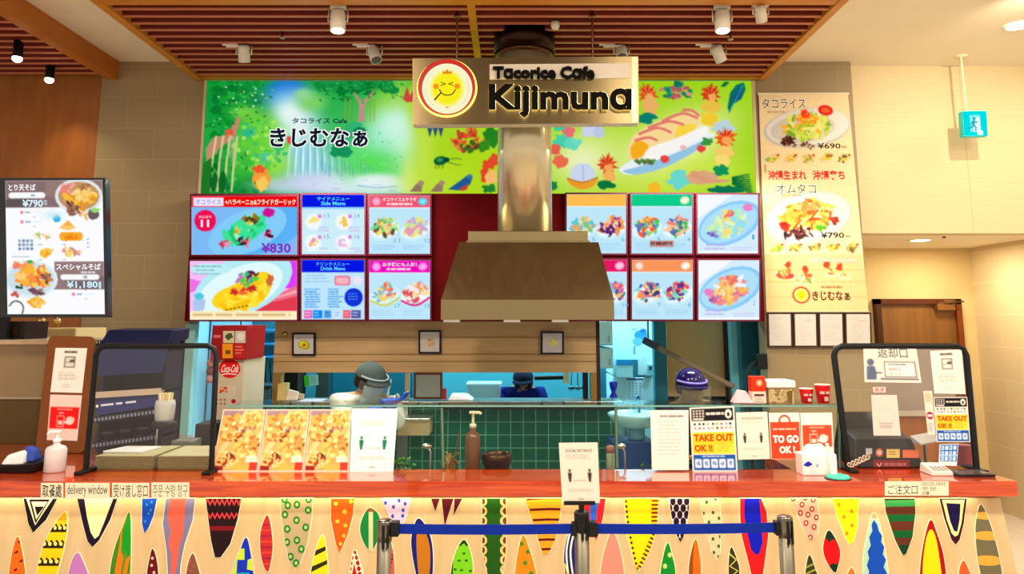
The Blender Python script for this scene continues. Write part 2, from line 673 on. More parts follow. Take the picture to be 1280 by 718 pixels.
# ------------------------------------------------------------------ painter: prints on a plane, addressed by photograph pixels
class Paint:
    STEP = 6e-5

    def __init__(s, mb, pl, mat='paper', clip=None, base=2e-4):
        s.mb, s.pl, s.mat, s.o, s.clip = mb, pl, mat, base, clip

    def Pg(s, pts, col, clip=None):
        clip = clip or s.clip
        if clip:
            pts = clip_convex(pts, clip)
        if len(pts) < 3:
            return
        s.o += s.STEP
        s.mb.add([s.pl(x, y, s.o) for x, y in pts], [tuple(range(len(pts)))], col, s.mat)

    def R(s, x0, y0, x1, y1, col):
        s.Pg([(x0, y0), (x1, y0), (x1, y1), (x0, y1)], col)

    def Rr(s, x0, y0, x1, y1, r, col):
        p = []
        for cx, cy, a0 in ((x1 - r, y0 + r, -90), (x1 - r, y1 - r, 0), (x0 + r, y1 - r, 90), (x0 + r, y0 + r, 180)):
            for k in range(5):
                a = math.radians(a0 + 22.5 * k)
                p.append((cx + r * math.cos(a), cy + r * math.sin(a)))
        s.Pg(p, col)

    def O(s, cx, cy, rx, ry, col, rot=0.0, n=20):
        s.Pg(ell(cx, cy, rx, ry, rot, n), col)

    def Bl(s, cx, cy, rx, ry, col, seed=0, rough=0.18, n=18, rot=0.0):
        s.Pg(blob_pts(cx, cy, rx, ry, seed, rough, n, rot), col)

    def L(s, pts, w, col, smooth=False):
        if smooth:
            pts = smooth_line(pts)
        n = len(pts)
        ws = w if isinstance(w, (list, tuple)) else [w] * n
        if len(ws) != n:
            ws = [ws[0] + (ws[-1] - ws[0]) * i / (n - 1) for i in range(n)]
        l, r = [], []
        for i, (x, y) in enumerate(pts):
            a, b = pts[max(i - 1, 0)], pts[min(i + 1, n - 1)]
            dx, dy = b[0] - a[0], b[1] - a[1]
            k = math.hypot(dx, dy) or 1
            l.append((x - dy / k * ws[i] / 2, y + dx / k * ws[i] / 2))
            r.append((x + dy / k * ws[i] / 2, y - dx / k * ws[i] / 2))
        for i in range(n - 1):
            s.o -= s.STEP if i else 0
            s.Pg([l[i], l[i + 1], r[i + 1], r[i]], col)

    def Ring(s, cx, cy, r0, r1, col, col2):
        s.O(cx, cy, r1, r1, col)
        s.O(cx, cy, r0, r0, col2)

    def T(s, txt, x0, y0, x1, y1, col, bold=0.0, skew=0.0):
        v, f, e = text_geo(txt, bold)
        if not f:
            return
        s.o += s.STEP
        s.mb.add([s.pl(x0 + x * (x1 - x0) + skew * y, y1 - y * (y1 - y0), s.o) for x, y in v], f, col, s.mat)

    def rows(s, x0, y0, x1, y1, n, col, h=0.35, seed=1, ragged=0.3):
        """Print too small to read: ruled as thin broken bars."""
        rnd = random.Random(seed)
        p = (y1 - y0) / n
        for i in range(n):
            x = x0 + rnd.uniform(0, ragged * 0.3) * (x1 - x0)
            xe = x1 - rnd.uniform(0, ragged) * (x1 - x0)
            while x < xe - 0.5:
                w = rnd.uniform(0.12, 0.35) * (x1 - x0)
                s.R(x, y0 + i * p, min(x + w, xe), y0 + i * p + p * h, col)
                x += w + 0.03 * (x1 - x0)

    def heap(s, cx, cy, rx, ry, cols, n=24, size=0.3, seed=0, rot=0.0, rough=0.35):
        """A heap of food: many small ragged patches inside an ellipse."""
        rnd = random.Random(seed)
        c, q = math.cos(rot), math.sin(rot)
        for i in range(n):
            a, d = rnd.uniform(0, 6.283), math.sqrt(rnd.random()) * (1 - size * 0.6)
            x, y = rx * d * math.cos(a), ry * d * math.sin(a)
            k = size * rnd.uniform(0.6, 1.2)
            s.Bl(cx + x * c - y * q, cy + x * q + y * c, min(rx, ry * 2) * k, min(ry, rx * 2) * k * 0.75, rnd.choice(cols), rnd.random(), rough, 9,
                 rnd.uniform(0, 3.14))
# ------------------------------------------------------------------ soft print: shapes blended on a fine grid, then one coloured mesh
import numpy as np


class Canvas(Paint):
    """Same calls as Paint, but shapes melt into a fine vertex-coloured grid (a print); lettering stays crisp geometry."""

    def __init__(s, mb, pl, mat, x0, y0, x1, y1, base_col, cell=1.0, blur=0.6, warp=None):
        Paint.__init__(s, mb, pl, mat, None, 4e-4)
        s.x0, s.y0, s.x1, s.y1 = x0, y0, x1, y1
        s.nx, s.ny = max(2, int(round((x1 - x0) / cell)) + 1), max(2, int(round((y1 - y0) / cell)) + 1)
        xs, ys = np.linspace(x0, x1, s.nx), np.linspace(y0, y1, s.ny)
        s.gx, s.gy = np.meshgrid(xs, ys)
        s.img = np.zeros((s.ny, s.nx, 3))
        s.img[:] = np.array(base_col) / 255.0
        s.blur, s.later, s.cell = blur, [], cell
        if warp:
            s.pl = lambda x, y, off=0.0: pl(*warp(x, y), off)

    def Pg(s, pts, col, clip=None):
        if len(pts) < 3:
            return
        P = np.array(pts, float)
        i0 = max(int((P[:, 0].min() - s.x0) / (s.x1 - s.x0) * (s.nx - 1)) - 1, 0)
        i1 = min(int((P[:, 0].max() - s.x0) / (s.x1 - s.x0) * (s.nx - 1)) + 3, s.nx)
        j0 = max(int((P[:, 1].min() - s.y0) / (s.y1 - s.y0) * (s.ny - 1)) - 1, 0)
        j1 = min(int((P[:, 1].max() - s.y0) / (s.y1 - s.y0) * (s.ny - 1)) + 3, s.ny)
        if i1 <= i0 or j1 <= j0:
            return
        gx, gy = s.gx[j0:j1, i0:i1], s.gy[j0:j1, i0:i1]
        cov = np.zeros(gx.shape)
        for ox, oy in ((-.3, -.1), (.1, -.3), (.3, .1), (-.1, .3)):
            X, Y = gx + ox * s.cell, gy + oy * s.cell
            ins = np.zeros(gx.shape, bool)
            n = len(P)
            for k in range(n):
                xa, ya = P[k]
                xb, yb = P[(k + 1) % n]
                if ya == yb:
                    continue
                ins ^= ((ya > Y) != (yb > Y)) & (X < (xb - xa) * (Y - ya) / (yb - ya) + xa)
            cov += ins * .25
        s.img[j0:j1, i0:i1] += (np.array(col) / 255.0 - s.img[j0:j1, i0:i1]) * cov[..., None]

    def soft(s, cx, cy, rx, ry, col, a=1.0, rot=0.0, k=1.0):
        c, q = math.cos(rot), math.sin(rot)
        dx, dy = s.gx - cx, s.gy - cy
        u, v = (dx * c + dy * q) / rx, (-dx * q + dy * c) / ry
        w = a * np.exp(-(u * u + v * v) ** k)
        s.img += (np.array(col) / 255.0 - s.img) * w[..., None]

    def grain(s, amp, seed=1, sc=1):
        r = np.random.RandomState(seed)
        n = r.normal(0, amp, (s.ny, s.nx, 3))
        if sc > 1:
            n = np.repeat(np.repeat(n[::sc, ::sc], sc, 0), sc, 1)[:s.ny, :s.nx]
        s.img = np.clip(s.img + n, 0, 1)

    def smear(s, sig):
        if sig <= 0:
            return
        k = np.exp(-np.arange(-3, 4) ** 2 / (2 * sig * sig))
        k /= k.sum()
        for ax in (0, 1):
            pad = [(3, 3) if d == ax else (0, 0) for d in range(3)]
            q = np.pad(s.img, pad, mode='edge')
            n = s.img.shape[ax]
            s.img = sum(k[i] * np.take(q, range(i, i + n), ax) for i in range(7))

    def T(s, *a, **k):
        s.later.append((a, k))

    def emit(s, base=2e-4):
        s.smear(s.blur)
        a = np.clip(s.img, 0, 1)
        a = np.where(a <= 0.04045, a / 12.92, ((a + 0.055) / 1.055) ** 2.4)
        k = len(s.mb.v)
        for j in range(s.ny):
            A, B = (s.pl(s.gx[j, i], s.gy[j, i], base) for i in (0, s.nx - 1))
            for i in range(s.nx):
                s.mb.v.append(A.lerp(B, i / (s.nx - 1)))
        mi = s.mb._mi(s.mat)
        cl = [[tuple(a[j, i]) for i in range(s.nx)] for j in range(s.ny)]
        nx = s.nx
        for j in range(s.ny - 1):
            for i in range(nx - 1):
                q = k + j * nx + i
                s.mb.f.append((q, q + nx, q + nx + 1, q + 1))
                s.mb.c.append((cl[j][i], cl[j + 1][i], cl[j + 1][i + 1], cl[j][i + 1]))
                s.mb.m.append(mi)
                s.mb.sm.append(False)
        s.o = base + 2e-4
        for ar, kw in s.later:
            Paint.T(s, *ar, **kw)


def quad_warp(q, w, h):
    (ax, ay), (bx, by), (cx, cy), (dx, dy) = q          # top left, top right, bottom right, bottom left

    def f(x, y):
        u, v = x / w, y / h
        return ((ax * (1 - u) + bx * u) * (1 - v) + (dx * (1 - u) + cx * u) * v, (ay * (1 - u) + by * u) * (1 - v) + (dy * (1 - u) + cy * u) * v)
    return f


def card(name, label, cat, quad, draw, pl, w=100, h=141, thick=0.004, bg=(244, 240, 232), group=None, cell=2.0, blur=0.5, mat='paper', parent=None, edge=None):
    """A printed card: QUAD are its four corners on plane PL, the print is drawn in a W by H sheet."""
    m = MB()
    m.slab(pl, quad, thick, edge or bg, mat)
    p = Canvas(m, pl, mat, 0, 0, w, h, bg, cell, blur, quad_warp(quad, w, h))
    draw(p)
    p.emit()
    o = m.build(name, parent)
    if parent is None:
        tag(o, label, cat, group)
    return o
# ------------------------------------------------------------------ the room shell
ZC, ZS, ZSOF = 3.875, 3.72, 2.449      # white ceiling, slat undersides, corridor ceiling
YW = 6.14                                # wall carrying the menu and the banner


def struct(name, mb, **k):
    return mb.build(name, kind='structure', **k)


struct('floor', MB().box(-7, 8, -3, 9.2, -0.1, 0, mat='floor_tile'))
m = MB()
m.box(-3.27, -2.62, 0.6, 6.3, ZC, ZC + 0.1, mat='white_ceiling')
m.box(2.09, 8, 0.6, 6.3, ZC, ZC + 0.1, mat='white_ceiling')
m.box(-2.62, 2.09, 0.6, 3.5, ZC, ZC + 0.1, mat='white_ceiling')
struct('ceiling', m)
# slatted ceiling over the stall: dark void, slats, border trim
m = MB()
m.box(-2.62, 2.09, 3.5, 6.3, ZC, ZC + 0.1, mat='dark_void')
m.box(-7, -3.35, 0.6, 6.3, ZC, ZC + 0.1, mat='dark_void')
struct('ceiling_void', m)
m = MB()
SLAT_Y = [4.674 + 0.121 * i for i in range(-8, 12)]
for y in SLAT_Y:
    m.box(-2.56, 2.035, y, y + 0.024, ZS + 0.008, ZS + 0.085, mat='slat_shaded_side')
    m.box(-2.56, 2.035, y, y + 0.024, ZS, ZS + 0.008, mat='slat_lit_underside')
struct('ceiling_slats_center', m)
m = MB()
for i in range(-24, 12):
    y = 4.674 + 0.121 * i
    m.box(-6.6, -3.35, y, y + 0.024, ZS + 0.018, ZS + 0.095, mat='slat_shaded_side')
    m.box(-6.6, -3.35, y, y + 0.024, ZS + 0.01, ZS + 0.018, mat='slat_lit_underside')
struct('ceiling_slats_left', m)
m = MB()
m.box(-2.62, -2.56, 3.5, 6.12, ZS - 0.012, ZC, mat='trim_wood')
m.box(2.035, 2.09, 3.5, 6.12, ZS - 0.012, ZC, mat='trim_wood')
m.box(-2.56, 2.035, 4.50, 4.60, ZS - 0.006, ZC, mat='trim_wood')
m.box(-2.56, 2.035, 6.075, 6.13, ZS - 0.006, ZC, mat='trim_wood')
m.box(-0.285, -0.235, 4.60, 6.08, ZS - 0.004, ZC, mat='trim_wood')
m.box(-2.56, 2.035, 3.5, 3.56, ZS - 0.006, ZC, mat='trim_wood')
struct('trim_1', m)
struct('trim_2', MB().box(-3.35, -3.27, 0.6, 6.14, ZS - 0.005, ZC, mat='beam_wood'))

m = MB()
m.box(-3.40, -2.54, YW, 6.32, 0, ZC, mat='wall_tile')
m.box(2.0, 2.816, YW, 6.32, 0, ZC, mat='wall_tile')
m.box(-2.54, 2.0, 6.205, 6.32, 1.745, ZC, mat='wall_tile')
struct('wall_back', m)
struct('wall_left', MB().box(-7, -3.40, 6.15, 6.32, 0, ZC, mat='brown_wood'))
m = MB()
m.box(2.816, 8, 6.25, 6.4, ZSOF, ZC, mat='cream_grain')

struct('wall_upper', m)
m = MB()
m.box(2.7, 4.6, 7.58, 7.7, 0, ZSOF, mat='cream_wall')
m.box(2.70, 2.816, 6.32, 7.58, 0, ZSOF, mat='cream_wall')
struct('wall_corridor', m)
struct('wall_right', MB().box(4.52, 4.65, 6.26, 7.7, 0, ZSOF, mat='cream_tile'))
struct('ceiling_corridor', MB().box(2.816, 8, 6.4, 7.7, ZSOF, ZSOF + 0.05, mat='white_ceiling'))

# door at the end of the corridor
a, b = at(1091, 374, 7.56), at(1197, 374, 7.56)
dr = MB().box(a.x + 0.05, b.x - 0.05, 7.54, 7.58, 0.005, a.z - 0.05, mat='door_wood')
door = struct('door_1', dr)
m = MB()
m.box(a.x, a.x + 0.05, 7.50, 7.58, 0, a.z, (70, 36, 12), 'satin')
m.box(b.x - 0.05, b.x, 7.50, 7.58, 0, a.z, (120, 56, 16), 'satin')
m.box(a.x, b.x, 7.50, 7.58, a.z - 0.05, a.z, (84, 38, 12), 'satin')
m.build('door_frame', door)
m = MB()
c = at(1181, 384, 7.5)
m.box(c.x - 0.09, c.x + 0.08, 7.46, 7.54, c.z - 0.03, c.z + 0.03, (120, 78, 32), 'satin')
m.tube([(c.x - 0.07, 7.47, c.z + 0.035), (c.x + 0.14, 7.42, c.z + 0.05), (c.x + 0.0, 7.5, c.z + 0.06)], 0.008, (110, 72, 30), 'satin', 6)
m.build('door_closer', door)
m = MB()
m.lathe((a.x + 0.12, 7.54, 0.98), [(0.022, 0), (0.022, 0.02), (0.01, 0.02), (0.01, 0.05)], (190, 180, 160), 'metal', 12, (0, -1, 0))
m.box(a.x + 0.11, a.x + 0.24, 7.475, 7.495, 0.972, 0.99, (190, 180, 160), 'metal')
m.build('door_handle', door)

# the kitchen behind the pass wall
m = MB()
m.box(-3.4, 2.9, 9.0, 9.1, 0, 2.9, mat='kitchen_teal')
m.box(-3.45, -3.35, 6.32, 9.1, 0, 2.9, mat='kitchen_white')
m.box(2.6, 2.7, 6.32, 9.1, 0, 2.9, mat='kitchen_teal')
struct('wall_kitchen', m)
struct('ceiling_kitchen', MB().box(-3.45, 2.7, 6.32, 9.1, 2.8, 2.9, mat='kitchen_white'))
# wooden fascia over the hatch, with its two posts, and the tiled wall under the hatch
hx0, hx1 = at(343, 430, 6.2).x, at(745, 430, 6.2).x
zf = at(640, 466, 6.2).z
m = MB().box(hx0, hx1, 6.2, 6.26, zf, 1.745, mat='panel_wood')
for k, yy in enumerate((422, 443, 452)):
    z = at(640, yy, 6.2).z
    m.box(hx0, hx1, 6.194, 6.2, z - 0.003, z + 0.002, (150, 112, 66), 'matte')
struct('trim_3', m)
zp = at(640, 499, 6.2).z
m = MB()
m.box(hx0, hx0 + 0.06, 6.2, 6.30, zp - 0.05, zf, (158, 118, 66), 'matte')
m.box(hx1 - 0.045, hx1, 6.2, 6.30, zp - 0.03, zf, (158, 118, 66), 'matte')
m.box(hx1 - 0.10, hx1 - 0.06, 6.28, 6.34, zp - 0.03, zf, (20, 24, 30), 'satin')
m.box(hx1, hx1 + 0.03, 6.2, 6.32, zp - 0.03, 1.745, (52, 34, 22), 'satin')
m.box(at(507, 480, 6.25).x, at(512, 480, 6.25).x, 6.22, 6.27, zp, zf, (190, 170, 130), 'satin')
struct('trim_4', m)
tx1 = at(772, 540, 6.2).x
m = MB().box(hx0, tx1, 6.2, 6.34, 0, zp - 0.02, mat='green_tile')
struct('wall_pass', m)
# ------------------------------------------------------------------ the counter: red wooden worktop
YC = 3.77                                # front edge of the worktop
XR = at(1272, 605, YC).x
top = thing('counter_worktop', 'long glossy red-brown wooden counter top running across the whole stall front', 'counter top', (0, 3.9, 0.95))
m = MB()
out = [(-3.6, YC), (XR, YC), (XR - 0.02, 4.06), (2.1, 4.08), (2.1, 4.50), (1.42, 4.50), (1.42, 4.06), (-1.55, 4.06), (-1.95, 5.25), (-3.6, 5.25)]
m.prism([(x, y, 1.0) for x, y in out], (0, 0, -0.068), mat='counter_wood')
m.build('board', top, bevel=0.004)
pf = VPl(YC - 0.001)


def sticker(x0, x1, y0, y1, words, box, col=(40, 38, 34), extra=(), bold=0.0):
    m = MB()
    m.slab(pf, [(x0, y0), (x1, y0), (x1, y1), (x0, y1)], 0.001, (238, 226, 200), 'paper')
    p = Paint(m, pf)
    if words:
        p.T(words, *box, col, bold)
    for w, bx, c in extra:
        p.T(w, *bx, c)
    return m.build('sticker', top)


sticker(51, 79, 604, 624, '取餐處', (53, 606, 77, 622), bold=0.01)
sticker(81.5, 137, 604, 624, 'delivery window', (84, 606, 134.5, 622))
sticker(140, 186.5, 604, 624, '受け渡し窓口', (142, 606, 184.5, 622))
sticker(189, 236.5, 603.5, 623.5, '주문·수령 창구', (191, 606, 234.5, 621.5), (110, 100, 86))
sticker(1106, 1186, 602, 620, 'ご注文口', (1110, 606.5, 1147, 618.5), extra=(
    ('ORDER HERE', (1151, 603, 1182, 607.5), (130, 124, 110)), ('주문', (1152, 609, 1171, 613.5), (130, 124, 110)), ('点餐', (1152, 614.5, 1162, 619), (80, 76, 66))))

# ------------------------------------------------------------------ the counter front with its painted leaf shapes
front = thing('service_counter', 'pale wooden counter front covered in brightly painted leaf and fin shapes', 'counter', (0, 3.85, 0))
pc = lean(3.83, 0.938, 0.12)
m = MB()
r = [pc(-90, 623), pc(1250, 623), pc(1273, 722)]
dx = (r[2].x - r[1].x) / (r[1].z - r[2].z)
zb = 0.08
e = Vector((r[1].x + dx * (r[1].z - zb) * 0.55, r[1].y - (r[1].z - zb) * 0.12, zb))
l = Vector((-3.5, e.y, zb))
m.prism([Vector((-3.5, r[1].y, r[1].z)), l, e, r[2], r[1]], (0, 0.05, 0), mat='front_wood')
m.build('front_panel', front)
m = MB().box(-3.5, 2.25, 3.95, 4.0, 0, 0.93, (150, 120, 80), 'matte')
m.box(-3.5, 2.2, 3.9, 3.95, 0, 0.07, (60, 44, 30), 'matte')
m.build('backing_board', front)
m = MB().box(-3.1, 2.2, 3.785, 3.815, 0.932, 0.938, (255, 226, 160), 'glowlamp')
led = m.build('light_strip', top)

BLK, CRM = (24, 14, 22), (255, 244, 206)
NLEAF = [0]


class Leaf:
    """One painted shape: a thin plate on the counter front; OUTL is its outline in photograph pixels (convex)."""

    def __init__(s, outl, col, label, smooth=True, halo=CRM, halo_w=1.15, sm=4):
        o = smooth_loop(outl, sm) if smooth else outl
        s.o = o
        s.label = label
        s.m = MB()
        cx, cy = sum(x for x, y in o) / len(o), sum(y for x, y in o) / len(o)
        s.c = (cx, cy)
        if halo_w:
            h = []
            n = len(o)
            for i in range(n):
                a, b = o[i - 1], o[(i + 1) % n]
                dx, dy = b[0] - a[0], b[1] - a[1]
                k = math.hypot(dx, dy) or 1
                nx, ny = dy / k, -dx / k
                if (o[i][0] - cx) * nx + (o[i][1] - cy) * ny < 0:
                    nx, ny = -nx, -ny
                h.append((o[i][0] + nx * halo_w, max(o[i][1] + ny * halo_w, 622.5)))
            s.m.prism([pc(x, y, 0.002) for x, y in h], pc.n * -0.0015, halo, 'paper')
        s.m.prism([pc(x, y, 0.004) for x, y in o], pc.n * -0.0018, col, 'paint')
        s.p = Paint(s.m, pc, 'paint', clip=o, base=4.2e-3)

    def inset(s, k, col, dx=0, dy=0, sy=None):
        cx, cy = s.c
        s.p.Pg([(cx + dx + (x - cx) * k, cy + dy + (y - cy) * (sy or k)) for x, y in s.o], col, clip=s.o)
        return s

    def done(s):
        o = s.m.build('painted_leaf', front)
        o['label'] = s.label
        NLEAF[0] += 1
        return o


def band(p, y0, y1, col, tilt=0, x0=-20, x1=1300):
    p.R(x0, y0, x1, y1, col) if not tilt else p.Pg([(x0, y0 - tilt * (x1 - x0) / 2), (x1, y0 + tilt * (x1 - x0) / 2), (x1, y1 + tilt * (x1 - x0) / 2), (x0, y1 - tilt * (x1 - x0) / 2)], col)


def zig(p, y, amp, per, w, col, x0, x1):
    pts = []
    x, k = x0, 0
    while x <= x1:
        pts.append((x, y + (amp if k % 2 else -amp)))
        x += per
        k += 1
    p.L(pts, w, col)


T = 623.5
# from the left: top row hangs from the worktop, bottom row rises from the floor
L = Leaf([(30, T), (72, T), (58, 650), (42, 666), (36, 655)], BLK, 'white leaf with nested black triangles', False)
L.p.Pg([(33.5, T), (67, T), (44.5, 657)], CRM)
L.p.Pg([(37, T + 1), (63, T + 1), (45, 655)], BLK)
L.p.Pg([(40, T + 4), (60, T + 4), (46, 650)], CRM)
L.p.Pg([(44, T + 10), (56, T + 10), (47, 645)], BLK)
L.done()
L = Leaf([(23, 671), (28, 690), (32, 718), (34, 760), (30, 790), (16, 790), (9, 750), (12, 715), (17, 685)], (244, 104, 22), 'orange leaf with dark red specks')
for x, y in ((25, 677), (21, 690), (27, 701), (20, 712), (25, 724), (18, 738)):
    L.p.Pg([(x - 3, y + 1.5), (x + 1, y - 2), (x + 3, y), (x, y + 2.5)], (120, 16, 16))
L.done()
L = Leaf([(82, 640), (84, 662), (79, 690), (72, 715), (64, 745), (54, 770), (46, 745), (47, 715), (54, 685), (66, 660)], (252, 206, 20), 'yellow leaf with black beaded bands')
for y, x0, x1 in ((664, 60, 85), (684, 52, 81), (706, 46, 76), (730, 44, 70)):
    L.p.R(x0, y - 9, x1, y + 1.5, (40, 30, 14))
    w = (x1 - x0) / 4.2
    for k in range(4):
        L.p.O(x0 + w * (k + .6), y - 4, w * .32, 2.6, (252, 232, 120))
    for k in range(5):
        L.p.Pg([(x0 + w * k - 1, y - 9.5), (x0 + w * (k + .5) - 1, y - 5), (x0 + w * (k + 1) - 1, y - 9.5)], (252, 206, 20))
L.p.Pg([(60, 640), (90, 640), (90, 650), (60, 650)], (240, 160, 24))
L.done()
L = Leaf([(97, T), (147, T), (138, 650), (124, 676), (116, 684), (110, 677), (104, 655)], (28, 12, 40), 'cream leaf with a thick black V-shaped border', False)
L.p.Pg([(106, T), (142, T), (132, 650), (124, 670), (119, 674), (114, 666), (109, 645)], (252, 236, 178))
L.done()
L = Leaf([(97, 691), (105, 704), (112, 725), (112, 750), (100, 775), (88, 770), (84, 740), (88, 708)], (190, 120, 196), 'plain lilac leaf')
L.done()
L = Leaf([(162, 640), (164, 665), (163, 720), (158, 760), (146, 775), (138, 750), (138, 715), (144, 685), (153, 660)], (240, 120, 20), 'orange leaf with green streaks')
L.p.Pg([(162, 636), (168, 690), (157, 700), (152, 690), (153, 665)], (24, 150, 34))
L.p.Pg([(152, 660), (142, 690), (137, 720), (136, 760), (143, 760), (144, 715), (150, 680)], (60, 130, 30))
L.p.L([(158, 690), (153, 715), (152, 760)], 3.2, (90, 140, 30))
L.p.L([(166, 690), (160, 720), (160, 760)], 3.0, (40, 140, 30))
L.done()
L = Leaf([(178, T), (196.5, T), (192, 645), (186, 660), (181, 667), (178, 655)], (14, 70, 190), 'blue leaf with lighter spots', False)
for x, y in ((184, 631), (190, 628), (186, 642), (182, 652), (189, 638)):
    L.p.O(x, y, 1.4, 1.8, (60, 130, 225))
L.done()
L = Leaf([(191, 686), (196, 700), (198, 722), (194, 750), (188, 750), (184, 722), (187, 700)], (100, 14, 22), 'dark red leaf with white dots')
for x, y in ((190, 707), (193, 716), (188, 722), (191, 698), (193, 731)):
    L.p.O(x, y, 1.7, 1.9, (240, 190, 180))
L.done()
L = Leaf([(208, T), (244, T), (241, 650), (231, 680), (226, 705), (224, 730), (221, 760), (214, 760), (211, 730), (209, 690), (204, 655)], (124, 118, 158), 'grey leaf with a wavy coral centre', False)
L.p.Pg([(214, T), (239, T), (236, 640), (231, 655), (228, 672), (224, 685), (222, 706), (219, 720), (216, 740), (211, 740), (214, 712), (215, 695), (211, 680), (214, 665), (210, 645)], (244, 96, 78))
L.done()
L = Leaf([(241, 692), (247, 707), (251, 725), (250, 750), (240, 765), (232, 745), (234, 712)], (140, 76, 62), 'brown leaf')
for k in range(7):
    L.p.O(238 + (k * 5) % 9, 702 + k * 6, 1.2, 1.2, (170, 100, 90))
L.done()
L = Leaf([(257.5, T), (302, T), (297, 650), (288, 680), (276, 697), (269, 697), (264, 675)], (34, 14, 20), 'black leaf with red zigzag lines', False)
for y, a in ((628, 3.4), (645, 3.0)):
    zig(L.p, y, a, 3.0, 3.0, (236, 58, 66), 254, 304)
for y in (661, 677, 690):
    L.p.R(254, y - 3.2, 304, y + 2.6, (120, 18, 28))
    zig(L.p, y, 1.6, 2.2, 1.8, (210, 50, 58), 254, 304)
L.done()
L = Leaf([(308, 672), (314, 695), (317, 720), (312, 750), (300, 770), (290, 745), (290, 718), (299, 692)], (20, 50, 190), 'blue and lime chequered leaf')
G = (198, 222, 50)
for q in ([(301, 686), (306, 686), (306, 700), (294, 700)], [(310, 700), (318, 697), (318, 714), (309, 712)], [(288, 700), (297, 700), (296, 718), (284, 718)],
          [(298, 718), (310, 718), (308, 735), (297, 735)], [(310, 735), (320, 735), (320, 750), (308, 750)], [(284, 735), (297, 735), (297, 750), (284, 750)]):
    L.p.Pg(q, G)
L.p.Pg([(297, 716), (312, 716), (312, 719), (297, 719)], (30, 150, 190))
L.done()
L = Leaf([(334, 644), (339, 660), (341, 685), (338, 706), (335, 715), (330, 708), (326, 690), (326, 665)], (190, 44, 44), 'narrow red leaf with fine stripes')
for k in range(8):
    band(L.p, 655 + k * 7, 657.5 + k * 7, (226, 62, 56) if k % 2 else (168, 26, 70))
L.done()
L = Leaf([(350, T), (391, T), (390, 645), (384, 680), (375, 705), (369, 711), (362, 703), (355, 670)], (186, 166, 124), 'grey leaf with green rings', False)
for x, y in ((356, T + 1), (386, T + 1), (360, 632), (371.5, 631), (385.5, 638), (356.5, 643.5), (371, 650.5), (359.5, 661.5), (382.5, 659.5), (359, 678), (371.5, 675.5), (377, 686.5), (363.5, 696), (370.5, 704)):
    L.p.O(x, y, 4.1, 4.8, (20, 124, 40))
    L.p.O(x, y, 2.0, 2.4, (170, 200, 120))
L.done()
L = Leaf([(403, 669), (408, 690), (410, 720), (406, 755), (396, 770), (388, 745), (388, 722), (394, 692)], (252, 220, 30), 'yellow leaf with black diagonal stripes')
for y in (690, 708, 726, 744):
    L.p.Pg([(384, y + 3), (412, y - 9), (412, y - 4), (384, y + 10)], (44, 44, 16))
L.done()
L = Leaf([(414, T), (443, T), (441, 645), (434, 670), (425, 691), (420, 680), (414, 650)], (244, 92, 20), 'orange leaf with yellow stars', False)
for x, y, r_ in ((420, 630, 3.6), (439, 627, 3.6), (431, 640, 4), (422, 652, 3.6), (432, 657, 3.6), (430, 670, 3), (426, 680, 3)):
    p_ = []
    for k in range(12):
        q = r_ if k % 2 else r_ * .5
        p_.append((x + q * math.cos(k * .5236), y + q * math.sin(k * .5236)))
    L.p.Pg(p_, (255, 200, 50))
L.done()
L = Leaf([(463, 635), (474, 645), (475, 665), (466, 688), (458, 684), (451, 668), (451, 655), (456, 642)], (16, 126, 60), 'green leaf with a pale centre strip')
L.p.Pg([(461, 632), (466.5, 632), (466.5, 700), (461, 690)], (206, 204, 150))
L.p.R(459, 632, 469, 640, (150, 100, 60))
L.done()
L = Leaf([(443, 688), (449, 702), (454, 722), (454, 750), (445, 775), (437, 750), (437, 720)], (250, 226, 190), 'cream leaf with a red scalloped edge')
for k in range(9):
    for sgn in (-1, 1):
        y = 690 + k * 7
        L.p.O(443 + sgn * (2 + k * 1.25), y, 2.4, 3, (170, 24, 30))
L.p.Pg([(443, 705), (447, 722), (444, 760), (441, 740), (440, 720)], (190, 30, 30))
L.done()
L = Leaf([(477, T), (514, T), (508, 645), (501, 660), (497, 665), (489, 650)], (226, 190, 226), 'lilac leaf with blue dots', False)
for x, y in ((482, 629), (499, 626), (506.5, 630), (492, 634), (504, 638), (503.5, 645), (491, 645.5), (498, 653)):
    L.p.O(x, y, 1.9, 2.5, (70, 66, 170))
L.done()
L = Leaf([(488, 677), (492, 695), (493, 720), (489, 750), (484, 755), (482, 720), (484, 695)], (226, 84, 76), 'red leaf with dark red speckles')
for k in range(14):
    L.p.O(485 + (k * 7) % 8, 684 + k * 5, 1.6, 1.9, (150, 20, 36))
L.done()
L = Leaf([(523, 648), (536, 665), (541, 690), (540, 725), (532, 750), (522, 725), (515, 690), (515, 668)], (22, 26, 120), 'brown leaf inside a dark blue border')
L.p.Pg(smooth_loop([(524, 660), (532, 665), (538, 690), (536, 725), (530, 735), (524, 722), (521, 690), (521, 668)]), (190, 116, 24))
L.done()
for pts in ([(539, T), (550, T), (544, 640)], [(552, T), (567, T), (556, 658)], [(568, T), (578, T), (567, 645)]):
    Leaf(pts, (84, 12, 28), 'dark maroon pointed shape hanging from the worktop', False, halo_w=1.0).done()
L = Leaf([(580, 675), (588, 690), (591, 712), (588, 750), (576, 765), (565, 745), (564, 715), (570, 690)], (120, 206, 30), 'lime leaf with dark dots and edge')
for x, y in ((579, 677), (574, 680), (585, 680)):
    L.p.O(x, y, 4, 3, (34, 60, 16))
for x, y in ((580, 692), (574, 701), (583, 701), (569, 712), (588, 714), (577, 713)):
    L.p.O(x, y, 2, 1.5, (30, 110, 30))
L.p.Pg([(562, 700), (567, 690), (566, 720), (562, 720)], (34, 60, 16))
L.done()
L = Leaf([(603, T), (632, T), (633, 650), (632, 690), (628, 720), (620, 745), (610, 720), (603, 690)], (30, 86, 20), 'dark green leaf edged with cream loops', False)
